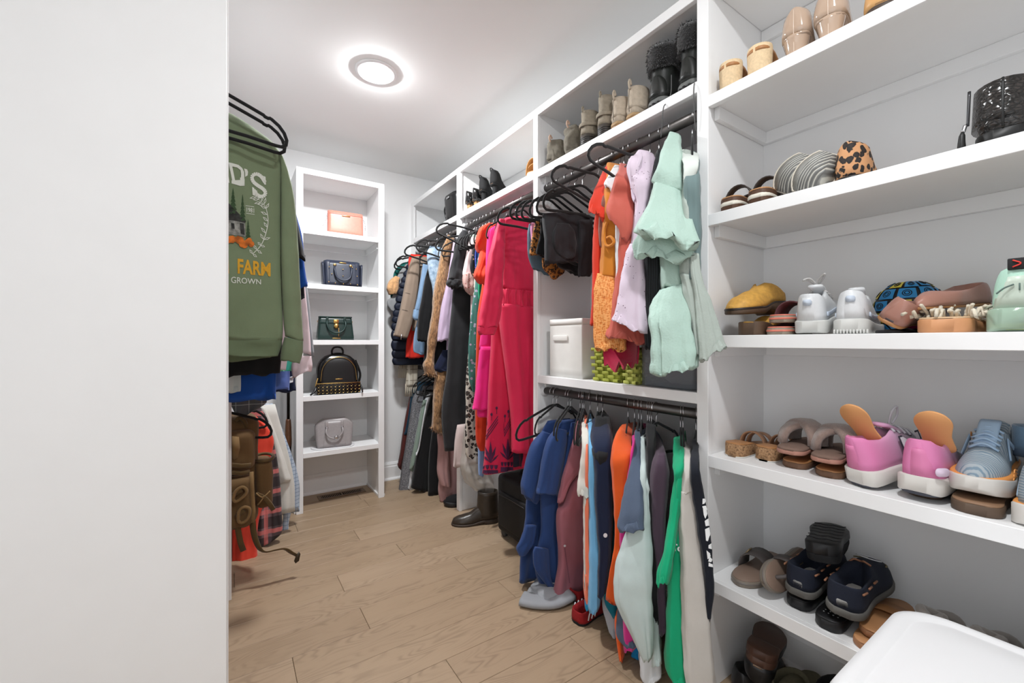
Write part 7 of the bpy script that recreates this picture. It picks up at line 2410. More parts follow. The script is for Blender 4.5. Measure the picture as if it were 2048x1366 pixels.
# final standing places, worked out shelf by shelf so that nothing runs through its neighbour: label start -> X, Y, z, yaw, roll, pitch, width
PLACE = {
    'white sneaker tipped': (1.258, .486, Z3, .16, 0, -.20, .88), 'white sneaker standing': (1.256, .397, Z3 + .001, .18, 0, 0, .88),
    'coral slide flat': (1.262, .568, Z3, .12, 0, 0, 1), 'coral slide with': (1.268, .566, Z3 + .034, .06, 0, 0, 1),
    'mustard clog underneath': (1.255, .642, Z3, .10, 0, 0, .94), 'mustard clog with': (1.482, .660, Z3 + .068, 3.02, 0, .04, 1),
    'rosy taupe ballet flat tilted': (1.250, .330, Z3 + .022, -.03, .62, -.10, .80), 'rosy taupe ballet flat lying': (1.505, .222, Z3 + .066, 2.90, 0, .06, .85),
    'tan slide with cream': (1.243, .238, Z3, 0, 0, 0, 1), 'mint green running': (1.243, .134, Z3, 0, 0, 0, .86),
    'tan strappy sandal with cork wedge by': (1.275, .702, Z4, -.02, 0, 0, .90), 'tan strappy sandal with cork wedge behind': (1.305, .625, Z4, 0, 0, 0, .88),
    'tan leather slide lying under the fuzzy': (1.285, .458, Z4, .02, 0, 0, .95), 'tan leather slide squeezed': (1.30, .545, Z4, .02, 0, 0, .95),
    'fuzzy taupe crossover slipper on top': (1.275, .546, Z4 + .042, .06, 0, .03, .90), 'fuzzy taupe crossover slipper beneath': (1.262, .457, Z4 + .042, .08, 0, .03, .88),
    'pink running shoe with letter': (1.272, .388, Z4 + .004, -.42, 0, -.24, .86), 'pink running shoe with heel': (1.258, .277, Z4 + .017, -.06, 0, 0, .86),
    'brown slide pinned': (1.300, .280, Z4, 0, 0, 0, .92), 'square-toed brown': (1.256, .192, Z4, .02, 0, 0, .90),
    'grey and blue running shoe with orange stripe lying': (1.532, .194, Z4 + .040, math.pi, 0, .02, .82), 'grey and blue running shoe with orange stripe at': (1.258, .104, Z4, 0, 0, 0, .86),
    'dusty blue fleece': (1.47, .165, Z4 + .100, -1.57, 0, 0, .9),
    'pewter grey buckle': (1.515, .678, Z5, math.pi + .02, 0, 0, .94), 'pewter grey slide standing': (1.500, .603, Z5 + .050, math.pi, -1.15, 0, .9),
    'black rubber slide half': (1.290, .532, Z5, .0, 0, 0, .95), 'black rubber slide with': (1.258, .450, Z5, 0, 0, 0, .95),
    'navy moccasin slipper with pale': (1.275, .522, Z5 + .046, .02, 0, -.02, .86), 'navy moccasin slipper with brown': (1.262, .418, Z5 + .052, .02, 0, -.03, .92),
    'black mule turned': (1.300, .475, Z5 + .198, .25, math.pi - .10, .10, .95),
    'tan leather slide under the navy': (1.248, .366, Z5, 0, 0, 0, .92), 'tan leather slide stacked': (1.275, .362, Z5 + .0225, 0, 0, 0, .92),
    'grey velvet knotted sandal beside the tan': (1.310, .278, Z5, 0, 0, 0, .80), 'grey velvet knotted sandal beside the black': (1.310, .188, Z5, 0, 0, 0, .80),
    'dark green zipped': (1.300, .082, Z5, 0, 0, 0, .95),
    'brown sandal with white striped sole by': (1.258, .704, Z2, .02, 0, 0, .92), 'brown sandal with white striped sole beside': (1.258, .622, Z2, .0, 0, 0, .90),
    'leopard print flat half': (1.292, .486, Z2, .02, 0, 0, .78), 'leopard print flat on': (1.258, .402, Z2, .04, 0, 0, .84),
    'cream raffia block-heel mule against': (1.247, .705, Z1, 0, 0, 0, .92), 'cream raffia block-heel mule beside': (1.247, .620, Z1, 0, 0, 0, .92),
    'brown leather loafer': (1.290, .690, .165, .30, math.pi + .12, .12, .95), 'black leather loafer': (1.300, .690, 0, .05, 0, 0, .92),
    'olive suede desert': (1.290, .570, 0, .04, 0, 0, .95), 'black ankle boot with': (1.290, .455, 0, .04, 0, 0, .95)}
for o in [q for q in COL.objects if q.type == 'EMPTY' and q.parent is None and q.get('label')]:
    for key, (X, Y, z, yw, rx, ry, sy) in PLACE.items():
        if o['label'].startswith(key):
            o.location = (X, Y, z)
            o.rotation_euler = (Matrix.Rotation(yw, 3, 'Z') @ Matrix.Rotation(ry, 3, 'Y') @ Matrix.Rotation(rx, 3, 'X')).to_euler()
            o.scale = (1, sy, 1)


def fit_shoe(o):
    """keep a shoe inside its compartment: slide it along its own line of sight off the wall, and off the divider"""
    bpy.context.view_layer.update()
    pts = [m.matrix_world @ Vector(c) for m in o.children for c in m.bound_box]
    mx = max(p.x for p in pts)
    if mx > XR - .004:
        d = XR - .004 - mx
        x, y = o.location.x, o.location.y
        o.location.x += d
        o.location.y += d * y / x
        pts = [p + Vector((d, d * y / x, 0)) for p in pts]
    my = max(p.y for p in pts)
    if my > .752 and o.location.y < .78: o.location.y -= my - .752


for o in [q for q in COL.objects if q.type == 'EMPTY' and q.parent is None and q.get('category') in ('shoe', 'sandal', 'boot', 'slipper')]:
    if o.location.y < .76 and o.location.x > 1.1: fit_shoe(o)
# ------------------------------------------------------------------ shoes on the high shelf over the rods
ZT = 1.920
GSU = M('grey_slouch_suede', (112, 106, 94), .9, bump=(200, .4), var=.15)
for px, X, z, lab, sd in ((1101, 1.255, .085, 'slouchy grey suede boot with pull tab by the divider', 1), (1136, 1.262, .105, 'slouchy grey suede boot with pull tab beside the heeled boots', 2)):
    t = shoe_at('slouch_boot', lab, X, yAt(px, X), ZT, .1, cat='boot', group='slouchy grey boots on the high shelf')
    boot_foot(t, GSU, M('slate_sole', (66, 64, 60), .7), W=.088, soleh=.016, vamp=.06)
    shaft(t, GSU, .052, .060, .046, .030, .055, .056, .046, .030 + z, wr=.016, seed=sd, m=14, n=28, bulge=.06)
    P_(t, 'pull_tab', tube([(-.004, -.006, .022 + z), (-.014, -.006, .038 + z), (-.008, -.006, .052 + z), (.004, -.006, .040 + z)], .0042, 6, 14), M('tab_tan', (190, 160, 140), .6))
HSU = M('stone_nubuck', (146, 136, 120), .85, bump=(260, .3), var=.1)
STK = M('stacked_heel', (70, 64, 58), .5)
for px, X, lab, hz_ in ((1166, 1.248, 'stone ankle boot with ribbed stacked heel beside the slouchy boots', .095), (1201, 1.25, 'stone ankle boot with ribbed stacked heel beside the chelsea boots', .112)):
    t = shoe_at('ankle_boot', lab, X, yAt(px, X), ZT, .08, cat='boot', group='stone heeled boots on the high shelf')
    boot_foot(t, HSU, STK, W=.076, soleh=.012, heelh=.042, vamp=.055)
    shaft(t, HSU, .046, .050, .035, .055, .046, .044, .034, .058 + hz_, th=.004, bulge=-.07)
    for k in range(5):
        P_(t, 'heel_layer', sole_vf(.26, .076, [(0, .004 + k * .008), (1, .004 + k * .008)], [(0, .0075 + k * .008), (1, .0075 + k * .008)], ts=[0, .012, .035, .07, .12, .18, .22], grow=.0012), M('heel_black', (26, 26, 28), .4))
    P_(t, 'ankle_strap', sweep([(.046 + .054 * math.cos(a), .0395 * math.sin(a), .095 + .004 * math.cos(a)) for a in [6.2832 * k / 24 for k in range(24)]], 1, 6, closed=True, flat=(.008, .002), up=(0, 0, 1)), HSU)
    P_(t, 'pull_tab', tube([(-.002, 0, .05 + hz_), (-.006, 0, .066 + hz_), (0, 0, .074 + hz_), (.006, 0, .060 + hz_)], .003, 6, 12), HSU)
CHE = M('oat_suede', (184, 170, 152), .9, bump=(260, .3), var=.08)
CRP = M('amber_crepe', (150, 112, 72), .55)
for px, X, lab, hh in ((1238, 1.248, 'oat suede chelsea boot with amber sole beside the stone boots', .125), (1270, 1.25, 'oat suede chelsea boot with amber sole beside the black fur boot', .130)):
    t = shoe_at('chelsea_boot', lab, X, yAt(px, X) + .024, ZT, .0, cat='boot', group='oat chelsea boots on the high shelf')
    boot_foot(t, CHE, CRP, W=.074, soleh=.028, vamp=.06, solem2=M('crepe_welt', (172, 140, 100), .6))
    shaft(t, CHE, .050, .055, .039, .05, .050, .048, .034, hh, th=.005, bulge=-.08)
    P_(t, 'back_seam', tube([(-.004, 0, .035), (-.007, 0, .08), (-.002, 0, hh)], .0016, 5, 8), M('seam_grey', (130, 122, 110), .8))
    P_(t, 'pull_loop', tube([(.0, 0, hh - .01), (-.006, 0, hh + .012), (.0, 0, hh + .026), (.008, 0, hh + .008)], .004, 6, 14), CHE)
BKU = M('black_oiled_leather', (34, 36, 34), .42, bump=(90, .15), var=.2)
BFU = M('black_faux_fur', (14, 14, 15), .95, bump=(200, .9), sheen=.5)
GRB = M('grey_rubber_band', (104, 106, 104), .6)
for px, X, lab, lc in ((1316, 1.262, 'black winter boot with fur cuff beside the oat chelsea boots', 1), (1384, 1.262, 'black winter boot with fur cuff against the shelf divider', 2)):
    yb = yAt(px, X)
    yb = .850 if lc == 2 else .972
    t = shoe_at('winter_boot', lab, X, yb, ZT, .0, cat='boot', group='black fur-cuffed winter boots on the high shelf')
    boot_foot(t, BKU, BKR, W=.100, soleh=.040, vamp=.075, lug=True, solem2=GRB)
    shaft(t, BKU, .060, .066, .050, .05, .062, .056, .045, .17, th=.006, bulge=-.10)
    secs = []
    for z, s in ((.150, .98), (.155, 1.06), (.185, 1.12), (.215, 1.10), (.232, 1.0), (.230, .80), (.17, .70)):
        secs.append([(.060 + .062 * s * math.cos(a), .050 * s * math.sin(a), z + .004 * math.sin(3 * a)) for a in [6.2832 * k / 28 for k in range(28)]])
    fc = loft(secs)
    P_(t, 'fur_cuff', fc, BFU)
    o = P_(t, 'fur_tufts', furry(fc, 1800, .010, lc, .35), BFU)
    o['kind'] = 'stuff'
    for k in range(4):
        P_(t, 'lace_hook', ball((.122, -.030, .075 + k * .022), .004, .004, .004, 7, 5), SILV)
    # loose lace hanging over the shelf edge
    base = Matrix.Translation((X, yb, ZT)) @ Matrix.Rotation(.0, 4, 'Z')
    pp = [(1343, 150), (1342, 185), (1334, 205), (1327, 215), (1324, 250), (1322, 275)] if lc == 1 else [(1392, 160), (1388, 172), (1388, 215), (1391, 262)]
    XX = [1.27, 1.26, 1.24, 1.226, 1.224, 1.226] if lc == 1 else [1.25, 1.229, 1.224, 1.228]
    P_(t, 'loose_lace', tube([tuple(base.inverted() @ onX(a, b, c)) for (a, b), c in zip(pp, XX)], .0017, 6, 30), M('lace_dark_grey', (84, 84, 84), .8))
# ---- next compartment
t = shoe_at('espadrille', 'tan strappy espadrille with pale sole by the divider', 1.262, 1.725, ZT, .25, cat='sandal')
slide(t, M('tan_nubuck', (192, 138, 78), .75), M('pale_sole', (214, 208, 196), .6), M('tan_nubuck', (192, 138, 78)), th=.030, W=.088, sh=.06, x0=.10, x1=.34)
strap(t, .02, .06, .080, .03, .075, M('tan_nubuck', (192, 138, 78)), nm='ankle_strap')
GFL = M('pale_grey_leather', (196, 192, 186), .5)
for px, X, lab in ((1004, 1.262, 'pale grey flat sandal beside the black suede pumps'), (1026, 1.27, 'pale grey flat sandal beside the tan espadrille')):
    t = shoe_at('flat_sandal', lab, X, yAt(px, X), ZT, .0, cat='sandal', group='pale grey sandals on the high shelf')
    slide(t, GFL, GFL, GFL, th=.016, W=.086, sh=.028, two=True)
BSU = M('black_suede_shoe', (22, 22, 23), .9, bump=(300, .3))
for px, X, lab in ((961, 1.262, 'black suede pump with ankle strap beside the patent pump'), (983, 1.262, 'black suede pump with ankle strap beside the grey sandals')):
    t = shoe_at('pump', lab, X, yAt(px, X), ZT, .15, group='black suede pumps on the high shelf')
    pump(t, BSU, H=.085, W=.082, block=.016, hb=.085)
    P_(t, 'ankle_strap', tube([(.004, -.03, .150), (-.006, 0, .176), (.02, .030, .170), (.05, .040, .150)], .003, 6, 16), BSU)
LEOH = leopard('leopard_heel', (184, 138, 90), (26, 20, 18), (90, 60, 34), 110)
BPT = M('black_patent', (14, 14, 15), .08, coat=.7)
for px, X, lab in ((931, 1.252, 'black patent pump with leopard heel by the middle divider'), (946, 1.262, 'black patent pump with leopard heel beside the suede pumps')):
    y = min(yAt(px, X), 2.395)
    t = shoe_at('pump', lab, X, y, ZT, .1, group='black patent pumps on the high shelf')
    pump(t, BPT, H=.055, W=.076, block=.017, hb=.075, heelmat=LEOH)
# ---- black bucket bag in the far compartment
Yb = yAt(893, 1.30)
t = thing('bucket_bag', 'black leather bucket bag with strap on the high far shelf', 'handbag', (1.36, 2.66, ZT))
BKL2 = leather('black_grained', (22, 22, 23), .25)
secs = []
for i in range(9):
    q = i / 8
    secs.append([(x, y, .19 * q) for x, y in rrect(.19 + .03 * q - .02 * (q > .9), .20 + .02 * q, .06, 6)])
top = secs[-1]
secs += [[(x * .95, y * .95, z) for x, y, z in top], [(x * .9, y * .9, z - .06) for x, y, z in top]]
P_(t, 'body', loft(secs), BKL2)
P_(t, 'strap', tube([(-.06, .105, .17), (-.07, .14, .12), (-.06, .13, .05), (-.09, .06, .012), (-.115, -.01, .02)], .006, 7, 24), BKL2)
P_(t, 'strap_ring', lathe([(.008, -.002), (.010, 0), (.008, .002)], 12, axis=(1, 0, 0), org=(-.06, .108, .172)), SILV)
P_(t, 'brand_plate', rbox(-.114, -.110, -.02, .02, .155, .168, .001), SILV)
# ------------------------------------------------------------------ bins on the shelf over the low rod
ZB = .932
LIN = FAB('white_canvas', (226, 225, 220), wr=.15, st=.3, weave=500)


def openbox(x0, x1, y0, y1, z0, z1, top=0.0, th=.006, r=.012, floor=.03, n=8, sag=0.0):
    secs = []
    for i in range(n):
        q = i / (n - 1)
        g = top * q
        w, d = (x1 - x0) + 2 * g, (y1 - y0) + 2 * g
        secs.append([((x0 + x1) / 2 + x, (y0 + y1) / 2 + y, z0 + (z1 - z0) * q + sag * q * noise.noise(Vector((x * 9, y * 9, 3)))) for x, y in rrect(w, d, r, 5)])
    cx, cy = (x0 + x1) / 2, (y0 + y1) / 2
    f = 1 - 2 * th / (x1 - x0)
    tp = secs[-1]
    secs.append([(cx + (x - cx) * f, cy + (y - cy) * f, z) for x, y, z in tp])
    secs.append([(cx + (x - cx) * f, cy + (y - cy) * f, z0 + floor) for x, y, z in tp])
    return loft(secs)


ya, yb = yAt(1163, 1.255), yAt(1097, 1.255)
t = thing('fabric_bin', 'white canvas storage cube with a side handle by the divider', 'storage bin', (1.40, (ya + yb) / 2, ZB))
obj('box', openbox(1.258, 1.545, ya, yb - .004, ZB, ZB + .262, 0, .006, .006, sag=.006), LIN, t)
obj('top_hem', join(*[openbox(1.257, 1.546, ya - .001, yb - .003, ZB + .236, ZB + .263, 0, .004, .006, floor=.0, n=3)]), LIN, t)
obj('handle', rbox(1.2515, 1.2565, yb - .135, yb - .035, ZB + .165, ZB + .190, .002), LIN, t)
obj('pull_ring', lathe([(.014, -.003), (.018, 0), (.014, .003)], 16, axis=(0, 1, 0), org=(1.42, ya + .06, ZB + .275)), M('clear_grey', (150, 150, 152), .2), t)
GRN = [M('green_weave', (166, 172, 70), .75, bump=(120, .3), var=.12), M('green_weave_b', (186, 190, 96), .75, bump=(120, .3), var=.12)]


def basket(label, X0, X1, y0, y1, h, dim):
    t = thing('woven_basket', label, 'basket', ((X0 + X1) / 2, (y0 + y1) / 2, ZB), group='green woven baskets')
    m = GRN[dim]
    obj('liner', openbox(X0 + .008, X1 - .008, y0 + .008, y1 - .008, ZB, ZB + h, .010, .004, .008, floor=.01), m, t)
    rows_ = 9
    hh = h / rows_
    for r in range(rows_):
        g = .010 * (r + .5) / rows_
        z0 = ZB + r * hh
        for (ax, fix, a, b, sg) in (('y', X0 - g, y0 - g, y1 + g, -1), ('x', y0 - g, X0 - g, X1 + g, -1)):
            n = max(3, int((b - a) / .026))
            for k in range(n):
                if (k + r) % 2: continue
                p, q = a + (b - a) * k / n - .003, a + (b - a) * (k + 1) / n + .003
                if ax == 'y':
                    v = rbox(fix - .003, fix + .006, p, q, z0 + .001, z0 + hh - .0008, .002, 1)
                else:
                    v = rbox(p, q, fix - .003, fix + .006, z0 + .001, z0 + hh - .0008, .002, 1)
                obj('weave_strip', v, m, t)
    obj('rim', openbox(X0 - .010, X1 + .010, y0 - .010, y1 + .010, ZB + h - .006, ZB + h + .006, 0, .014, .008, floor=0, n=3), m, t)
    return t


y0, y1 = yAt(1238, 1.262), yAt(1186, 1.262)
basket('lime green woven basket beside the white canvas cube', 1.262, 1.50, y0, y1 - .004, .130, 0)
y2 = yAt(1274, 1.262)
basket('pale green woven basket beside the clear plastic tub', 1.262, 1.50, y2, y0 - .026, .125, 1)
# something black and white in the basket
obj_ = wear('cloth_roll', 'black and white cloth poking out of the lime basket', 'cloth', [('roll', ball((1.31, y1 - .06, ZB + .120), .05, .03, .03), leopard('spot_cloth', (210, 210, 206), (20, 20, 20), (20, 20, 20), 60))])
TUB = M('smoky_plastic', (150, 156, 164), .15, alpha=.40, coat=.3)
y3 = .815
t = thing('storage_tub', 'clear grey plastic tub holding grey fabric by the divider', 'storage tub', (1.40, (y3 + y2) / 2, ZB))
obj('tub', openbox(1.262, 1.54, y3, y2 - .022, ZB, ZB + .165, .012, .004, .03, floor=.004), TUB, t)
obj('rim', openbox(1.244, 1.558, y3 - .016, y2 - .006, ZB + .158, ZB + .170, 0, .016, .034, floor=0, n=3), TUB, t)
GF = FAB('grey_fleece', (140, 140, 144), wr=.4, st=.6)
V, F = ball((0, 0, 0), 1, n=36, m=20)
V = [(1.39 + x * .115 * (1 + .25 * _nz((x, y, z), 2.3, 4)), (y3 + y2) / 2 + y * .10 * (1 + .2 * _nz((x, y, z), 2.1, 8)), max(ZB + .008, ZB + .074 + z * .070 * (1 + .5 * _nz((x, y, z), 3.1, 2)))) for x, y, z in V]
wear('folded_blanket', 'crumpled grey fleece inside the clear plastic tub', 'blanket', [('fleece', (V, F), GF)])

# ------------------------------------------------------------------ white lidded hamper
HW = M('white_plastic', (228, 228, 229), .38, bump=(30, .02))
t = thing('hamper', 'white plastic hamper with rounded lid in front of the shoe shelves', 'hamper', (.97, .0, 0))
cx, cy, hw_, hd = .970, .0, .425, .575


def rr(z, g, r=.075):
    return [(cx + x, cy + y, z) for x, y in rrect(hw_ + 2 * g, hd + 2 * g, r + g * .5, 10)]


obj('body', loft([rr(0.0005, -.075), rr(.012, -.068), rr(.25, -.042), rr(.49, -.022), rr(.505, -.020)]), HW, t)
obj('lid', loft([rr(.498, -.012), rr(.503, .0), rr(.530, .002), rr(.546, -.006), rr(.552, -.018), rr(.5525, -.030), rr(.5490, -.036), rr(.5490, -.040), rr(.552, -.05), rr(.5525, -.10)]), HW, t)
obj('hinge_slot', rbox(cx + hw_ / 2 - .012, cx + hw_ / 2 - .008, cy + .02, cy + .10, .5455, .5478, .0005, 1), M('slot_grey', (150, 150, 152), .6), t)
obj('scuff', tube([(cx - .165, cy + .205, .5496), (cx - .155, cy + .212, .5527), (cx - .15, cy + .205, .5529)], .0008, 5, 8), M('slot_grey', (150, 150, 152), .6), t)

# ------------------------------------------------------------------ brown rucksack
COY = FAB('coyote_nylon', (108, 82, 50), rough=.8, weave=700, st=.4, var=.12, wr=.25)
COD = FAB('coyote_webbing', (92, 72, 42), rough=.8, weave=900)
COL_ = FAB('coyote_light', (134, 106, 68), rough=.8)
t = thing('rucksack', 'brown tactical rucksack with straps hanging on the low left rod', 'backpack', (-.03, 2.32, .24))


def pill(x0, x1, y0, y1, z0, z1, r, seed=0, wr=.006):
    v, f = rbox(x0, x1, y0, y1, z0, z1, r, 5)
    bm = bmesh.new()
    vs = [bm.verts.new(p) for p in v]
    for q in f: bm.faces.new([vs[i] for i in q])
    bmesh.ops.subdivide_edges(bm, edges=[e for e in bm.edges if e.calc_length() > .04], cuts=3, use_grid_fill=True)
    bmesh.ops.triangulate(bm, faces=[q for q in bm.faces if len(q.verts) > 4])
    bm.verts.index_update()
    V = [tuple(p.co + Vector((_nz(p.co, 12, seed), _nz(p.co, 12, seed + 3), _nz(p.co, 12, seed + 7))) * wr) for p in bm.verts]
    F = [tuple(a.index for a in q.verts) for q in bm.faces]
    bm.free()
    return V, F


def yq(x, y, Y): return tuple(onY(x, y, Y))


obj('main_compartment', pill(-.20, .115, 2.245, 2.44, .25, .755, .05, 1), COY, t)
obj('front_pocket', pill(-.18, .095, 2.19, 2.27, .27, .50, .035, 2), COY, t)
obj('upper_pocket', pill(-.18, .10, 2.205, 2.27, .52, .70, .032, 3), COY, t)
obj('side_pouch', pill(.10, .170, 2.24, 2.38, .33, .545, .025, 4), COY, t)
obj('pouch_mouth', sweep([(.135 + .042 * math.cos(a), 2.31 + .075 * math.sin(a), .548) for a in [6.2832 * k / 20 for k in range(20)]], .007, 7, closed=True), COD, t)
obj('tongue_patch', loft([[yq(x, y, Y) for x, y in ((464, 872), (478, 874), (480, 895), (476, 915), (468, 920), (464, 916))] for Y in (2.195, 2.203)]), COL_, t)
for a, b in (((463, 930), (502, 930)), ((463, 945), (500, 943))):
    obj('webbing', sweep([yq(a[0], a[1], 2.185), yq((a[0] + b[0]) / 2, a[1] + 2, 2.182), yq(b[0], b[1], 2.187)], 1, 6, flat=(.010, .0025), up=(0, 0, 1)), COD, t)
obj('compression_strap', sweep([yq(x, y, 2.18) for x, y in ((503, 944), (504, 975), (506, 1005), (507, 1024), (505, 1045))], 1, 6, flat=(.0035, .0085), up=(0, 1, 0)), COL_, t)
for pts in ([(466, 998), (471, 983), (484, 974), (493, 980), (490, 990), (478, 1000), (470, 1003)], [(476, 1040), (478, 1022), (488, 1014), (499, 1018), (497, 1034), (488, 1044), (480, 1045)]):
    obj('grab_loop', tube([yq(x, y, 2.172) for x, y in pts] + [yq(*pts[0], 2.172)], .0065, 8, 36), COL_, t)
    obj('loop_tail', sweep([yq(pts[0][0] - 4, pts[0][1] - 6, 2.18), yq(pts[2][0], pts[2][1] + 6, 2.172)], 1, 6, flat=(.009, .003), up=(0, 0, 1)), COD, t)
obj('side_strap', sweep([yq(x, y, 2.205) for x, y in ((512, 988), (522, 992), (531, 998), (540, 1008), (547, 1020))], 1, 6, flat=(.010, .002), up=(0, 0, 1)), COD, t)
for a, b in (((512, 986), (528, 996)), ((540, 982), (522, 996)), ((528, 992), (515, 1010))):
    obj('paracord', tube([yq(*a, 2.20), yq((a[0] + b[0]) / 2, (a[1] + b[1]) / 2 + 2, 2.195), yq(*b, 2.20)], .003, 6, 10), COL_, t)
obj('hanging_webbing', sweep([yq(x, y, 2.20) for x, y in ((474, 1045), (477, 1065), (481, 1085), (487, 1102))], 1, 6, flat=(.002, .012), up=(0, 1, 0)), COD, t)
w1 = crom([(505, 1042, 0), (507, 1062, 0), (512, 1082, 0), (520, 1098, 0), (532, 1104, 0), (552, 1100, 0), (570, 1098, 0), (584, 1106, 0), (596, 1112, 0)], 34)
obj('long_strap', sweep([yq(p.x, p.y, 2.21 - .02 * min(1, i / 20)) for i, p in enumerate(w1)], 1, 6, flat=(.0022, .013), up=(0, .55, .85)), COD, t)
bk_ = obj('buckle', loft([[yq(x, y, Y) for x, y in ((592, 1110), (598, 1103), (601, 1108), (598, 1122), (591, 1127), (588, 1122))] for Y in (2.175, 2.187)]), M('buckle_brown', (58, 46, 30), .5), t)
obj('drag_handle', tube([yq(470, 842, 2.25), yq(478, 836, 2.25), yq(488, 842, 2.25), yq(494, 856, 2.25)], .009, 8, 16), COD, t)
hang(2.235, 'black velvet hanger slung in front of the brown rucksack', gl, XLR, ZL2 - .0)

# ------------------------------------------------------------------ long gun leaning in the corner
t = thing('long_gun', 'long gun with wooden stock leaning in the corner beside the bookcase', 'long gun', (.318, 3.08, 0))
WST = M('walnut_stock', (96, 58, 32), .3, bump=(60, .1), var=.25, coat=.4)
GUN = M('blued_steel', (34, 30, 28), .3, .8)
gb0, gb1 = Vector((.315, 3.06, 0.0)), Vector((.322, 3.10, 1.02))


def gp(q, dx=0, dy=0): return tuple(gb0.lerp(gb1, q) + Vector((dx, dy, 0)))


obj('barrel', sweep([gp(.55), gp(1.0)], .009, 12), GUN, t)
obj('fore_end', tube([gp(.40), gp(.46, 0, -.002), gp(.55), gp(.58)], [.020, .021, .021, .020, .019, .017, .016, .014], 12, 8), WST, t)
obj('receiver', loft([[gp(q, x, y) for x, y in rrect(.034, .052, .012, 4)] for q in (.30, .32, .39, .405)]), GUN, t)
obj('stock', loft([[gp(q, x, y + dy) for x, y in rrect(.040 * s, .05 * k, .015, 5)] for q, s, k, dy in ((.002, 1, 2.4, .03), (.03, 1, 2.4, .03), (.12, .95, 2.1, .022), (.20, .85, 1.3, .008), (.26, .85, 1.0, .0), (.31, .85, 1.0, 0))]), WST, t)
obj('trigger_guard', tube([gp(.25, 0, .02), gp(.27, 0, .05), gp(.30, 0, .05), gp(.32, 0, .022)], .003, 6, 14), GUN, t)

# ------------------------------------------------------------------ floor under the dresses
t = thing('suitcase', 'black upright suitcase standing under the crimson dresses', 'suitcase', (1.38, 1.86, 0))
SUI = M('black_nylon', (13, 13, 14), .7, bump=(600, .4))
obj('shell', rbox(1.252, 1.505, 1.695, 2.03, .035, .355, .028, 4), SUI, t)
obj('front_pocket', rbox(1.238, 1.262, 1.73, 1.995, .08, .27, .012, 3), SUI, t)
obj('zip', tube([(1.238, 1.74, .25), (1.2365, 1.86, .256), (1.238, 1.985, .25)], .003, 6, 12), M('zip_teeth', (70, 70, 72), .3, .8), t)
obj('top_handle', tube([(1.36, 1.80, .355), (1.36, 1.82, .375), (1.36, 1.92, .375), (1.36, 1.94, .355)], .009, 8, 20), SUI, t)
for x in (1.285, 1.47):
    for y in (1.73, 1.995):
        obj('wheel', lathe([(.010, -.012), (.022, -.010), (.024, 0), (.022, .010), (.010, .012)], 16, axis=(1, 0, 0), org=(x, y, .0245)), M('wheel_grey', (50, 50, 52), .5), t)
BRB = M('dark_brown_boot', (52, 44, 36), .32, bump=(120, .1), var=.15)
t = shoe_at('chelsea_boot', 'dark brown leather boot on the floor by the middle divider', 1.36, 2.19, 0, math.pi - .38, cat='boot')
boot_foot(t, BRB, M('dark_sole', (60, 48, 40)), L=.28, W=.096, soleh=.016, vamp=.075, heelh=.012)
shaft(t, BRB, .062, .068, .046, .045, .06, .062, .045, .19, th=.005)
t = shoe_at('sneaker', 'black trainer on the floor under the dusty pink hoodie', 1.46, 2.56, 0, math.pi - .05)
sneaker(t, BKF, BKR, lacem=BKF, collar=.07)
t = shoe_at('sneaker', 'black trainer on the floor under the flannel shirt', -.17, 2.60, 0, .05)
sneaker(t, BKF, BKR, lacem=BKF, collar=.07)
t = shoe_at('sneaker', 'black trainer on the floor under the blue checked shirt', -.14, 2.77, 0, .05)
sneaker(t, BKF, BKR, lacem=BKF, collar=.07)

# ------------------------------------------------------------------ floor under the low rod
GSW = FAB('grey_sweat', (150, 152, 156), wr=.4, st=.5)


def heap(cx, cy, rx, ry, h, seed, rot=0.0):
    V, F = ball((0, 0, 0), 1, n=40, m=18)
    out = []
    for x, y, z in V:
        k = 1 + .35 * _nz((x, y, z), 1.6, seed) + .15 * _nz((x, y, z), 4.5, seed)
        X, Y = x * rx * k, y * ry * k
        out.append((cx + X * math.cos(rot) - Y * math.sin(rot), cy + X * math.sin(rot) + Y * math.cos(rot), max(.001, h * .45 + z * h * .55 * k)))
    return out, F


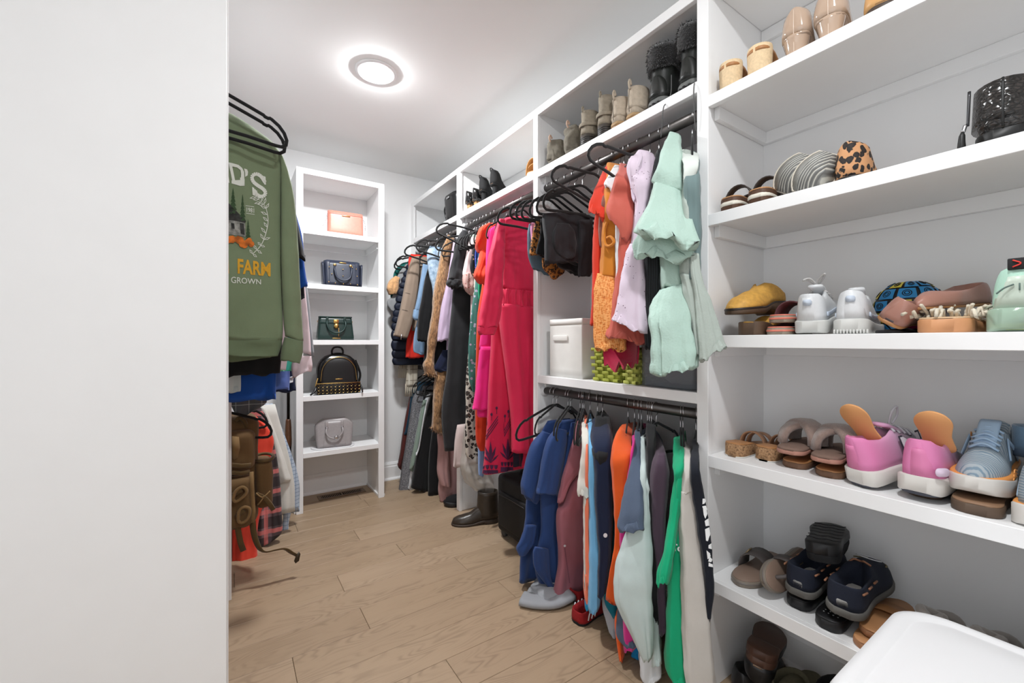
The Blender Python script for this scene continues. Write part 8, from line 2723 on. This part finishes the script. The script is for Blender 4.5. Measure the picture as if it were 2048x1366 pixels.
wear('sweatpants', 'grey sweatpants crumpled on the floor under the navy scrubs', 'trousers', [('heap', heap(1.14, 1.44, .085, .075, .05, 3, .4), GSW),
     ('leg', sweep([tuple(p) for p in crom([(1.02, 1.45, .018), (1.06, 1.40, .018), (1.12, 1.36, .02), (1.20, 1.35, .03)], 14)], 1, 12, flat=(.014, .042), up=(0, 0, 1)), GSW)])
REDS = M('red_knit', (140, 20, 24), .9, bump=(240, .6))
for k, (x, y, yw, lab) in enumerate(((1.115, 1.225, .1, 'red and black slipper sock under the mauve tunic'), (1.20, 1.335, .2, 'red and black slipper sock behind its pair'))):
    t = shoe_at('slipper_sock', lab, x, y, 0, yw, cat='slipper', group='red slipper socks on the floor')
    P_(t, 'sole', sole_vf(.25, .09, [(0, 0), (1, 0)], [(0, .012), (1, .012)]), BKF)
    P_(t, 'upper', upper_vf(.248, .092, [(0, .01), (1, .01)], [(0, .04), (.3, .042), (.5, .045), (.8, .038), (1, .012)], [(0, .8), (.3, .7), (.42, .4), (.5, .02), (1, .02)], [(0, .04), (.3, .04), (.45, .03), (.5, 0), (1, 0)], th=.008), REDS)
    for s in (-1, 1):
        for q in (.12, .2, .28):
            P_(t, 'white_stripe', sweep([(.25 * q, s * (fw(q) * .046 + .001), .02), (.25 * q + .012, s * (fw(q) * .046), .05)], .0028, 5), M('stripe_white', (214, 214, 214), .8))
HOOK[0], HOOK[1] = h2(1240), ZROD2
wear('tee_shirt', 'teal t-shirt hem below the orange tee', 't-shirt', [('body', edge_cloth([(1214, 1000, 1228, 1000, 1.17), (1208, 1130, 1226, 1130, 1.15), (1204, 1196, 1232, 1210, 1.14), (1222, 1232, 1236, 1244, 1.14)], seed=301, amp=.002, cover=False), FAB('deep_teal_tee', (14, 104, 122), wr=.2))])
wear('tee_shirt', 'speckled grey t-shirt hem below the teal one', 't-shirt', [('body', edge_cloth([(1204, 1050, 1222, 1050, 1.20), (1200, 1190, 1228, 1200, 1.18), (1212, 1255, 1232, 1262, 1.17), (1222, 1270, 1232, 1280, 1.17)], seed=302, amp=.002, cover=False), FAB('speckled_grey', (176, 180, 186), wr=.2))])
HOOK[0] = h2(1182)
wear('tee_shirt', 'turquoise t-shirt hem under the coral tee', 't-shirt', [('body', edge_cloth([(1170, 1050, 1182, 1050, 1.17), (1168, 1150, 1182, 1150, 1.15), (1168, 1215, 1180, 1218, 1.14)], seed=303, amp=.002, cover=False), FAB('turquoise_tee', (44, 150, 196), wr=.2))])
HOOK[0] = h2(1290)
wear('sock', 'bright blue sock hanging below the magenta tee', 'sock', [('leg', edge_cloth([(1264, 1270, 1276, 1270, 1.17), (1263, 1300, 1279, 1302, 1.16), (1262, 1322, 1280, 1326, 1.16), (1270, 1338, 1277, 1340, 1.16)], seed=304, amp=.001, cover=False, D=.05), FAB('bright_blue_knit', (20, 128, 184), wr=.2))])
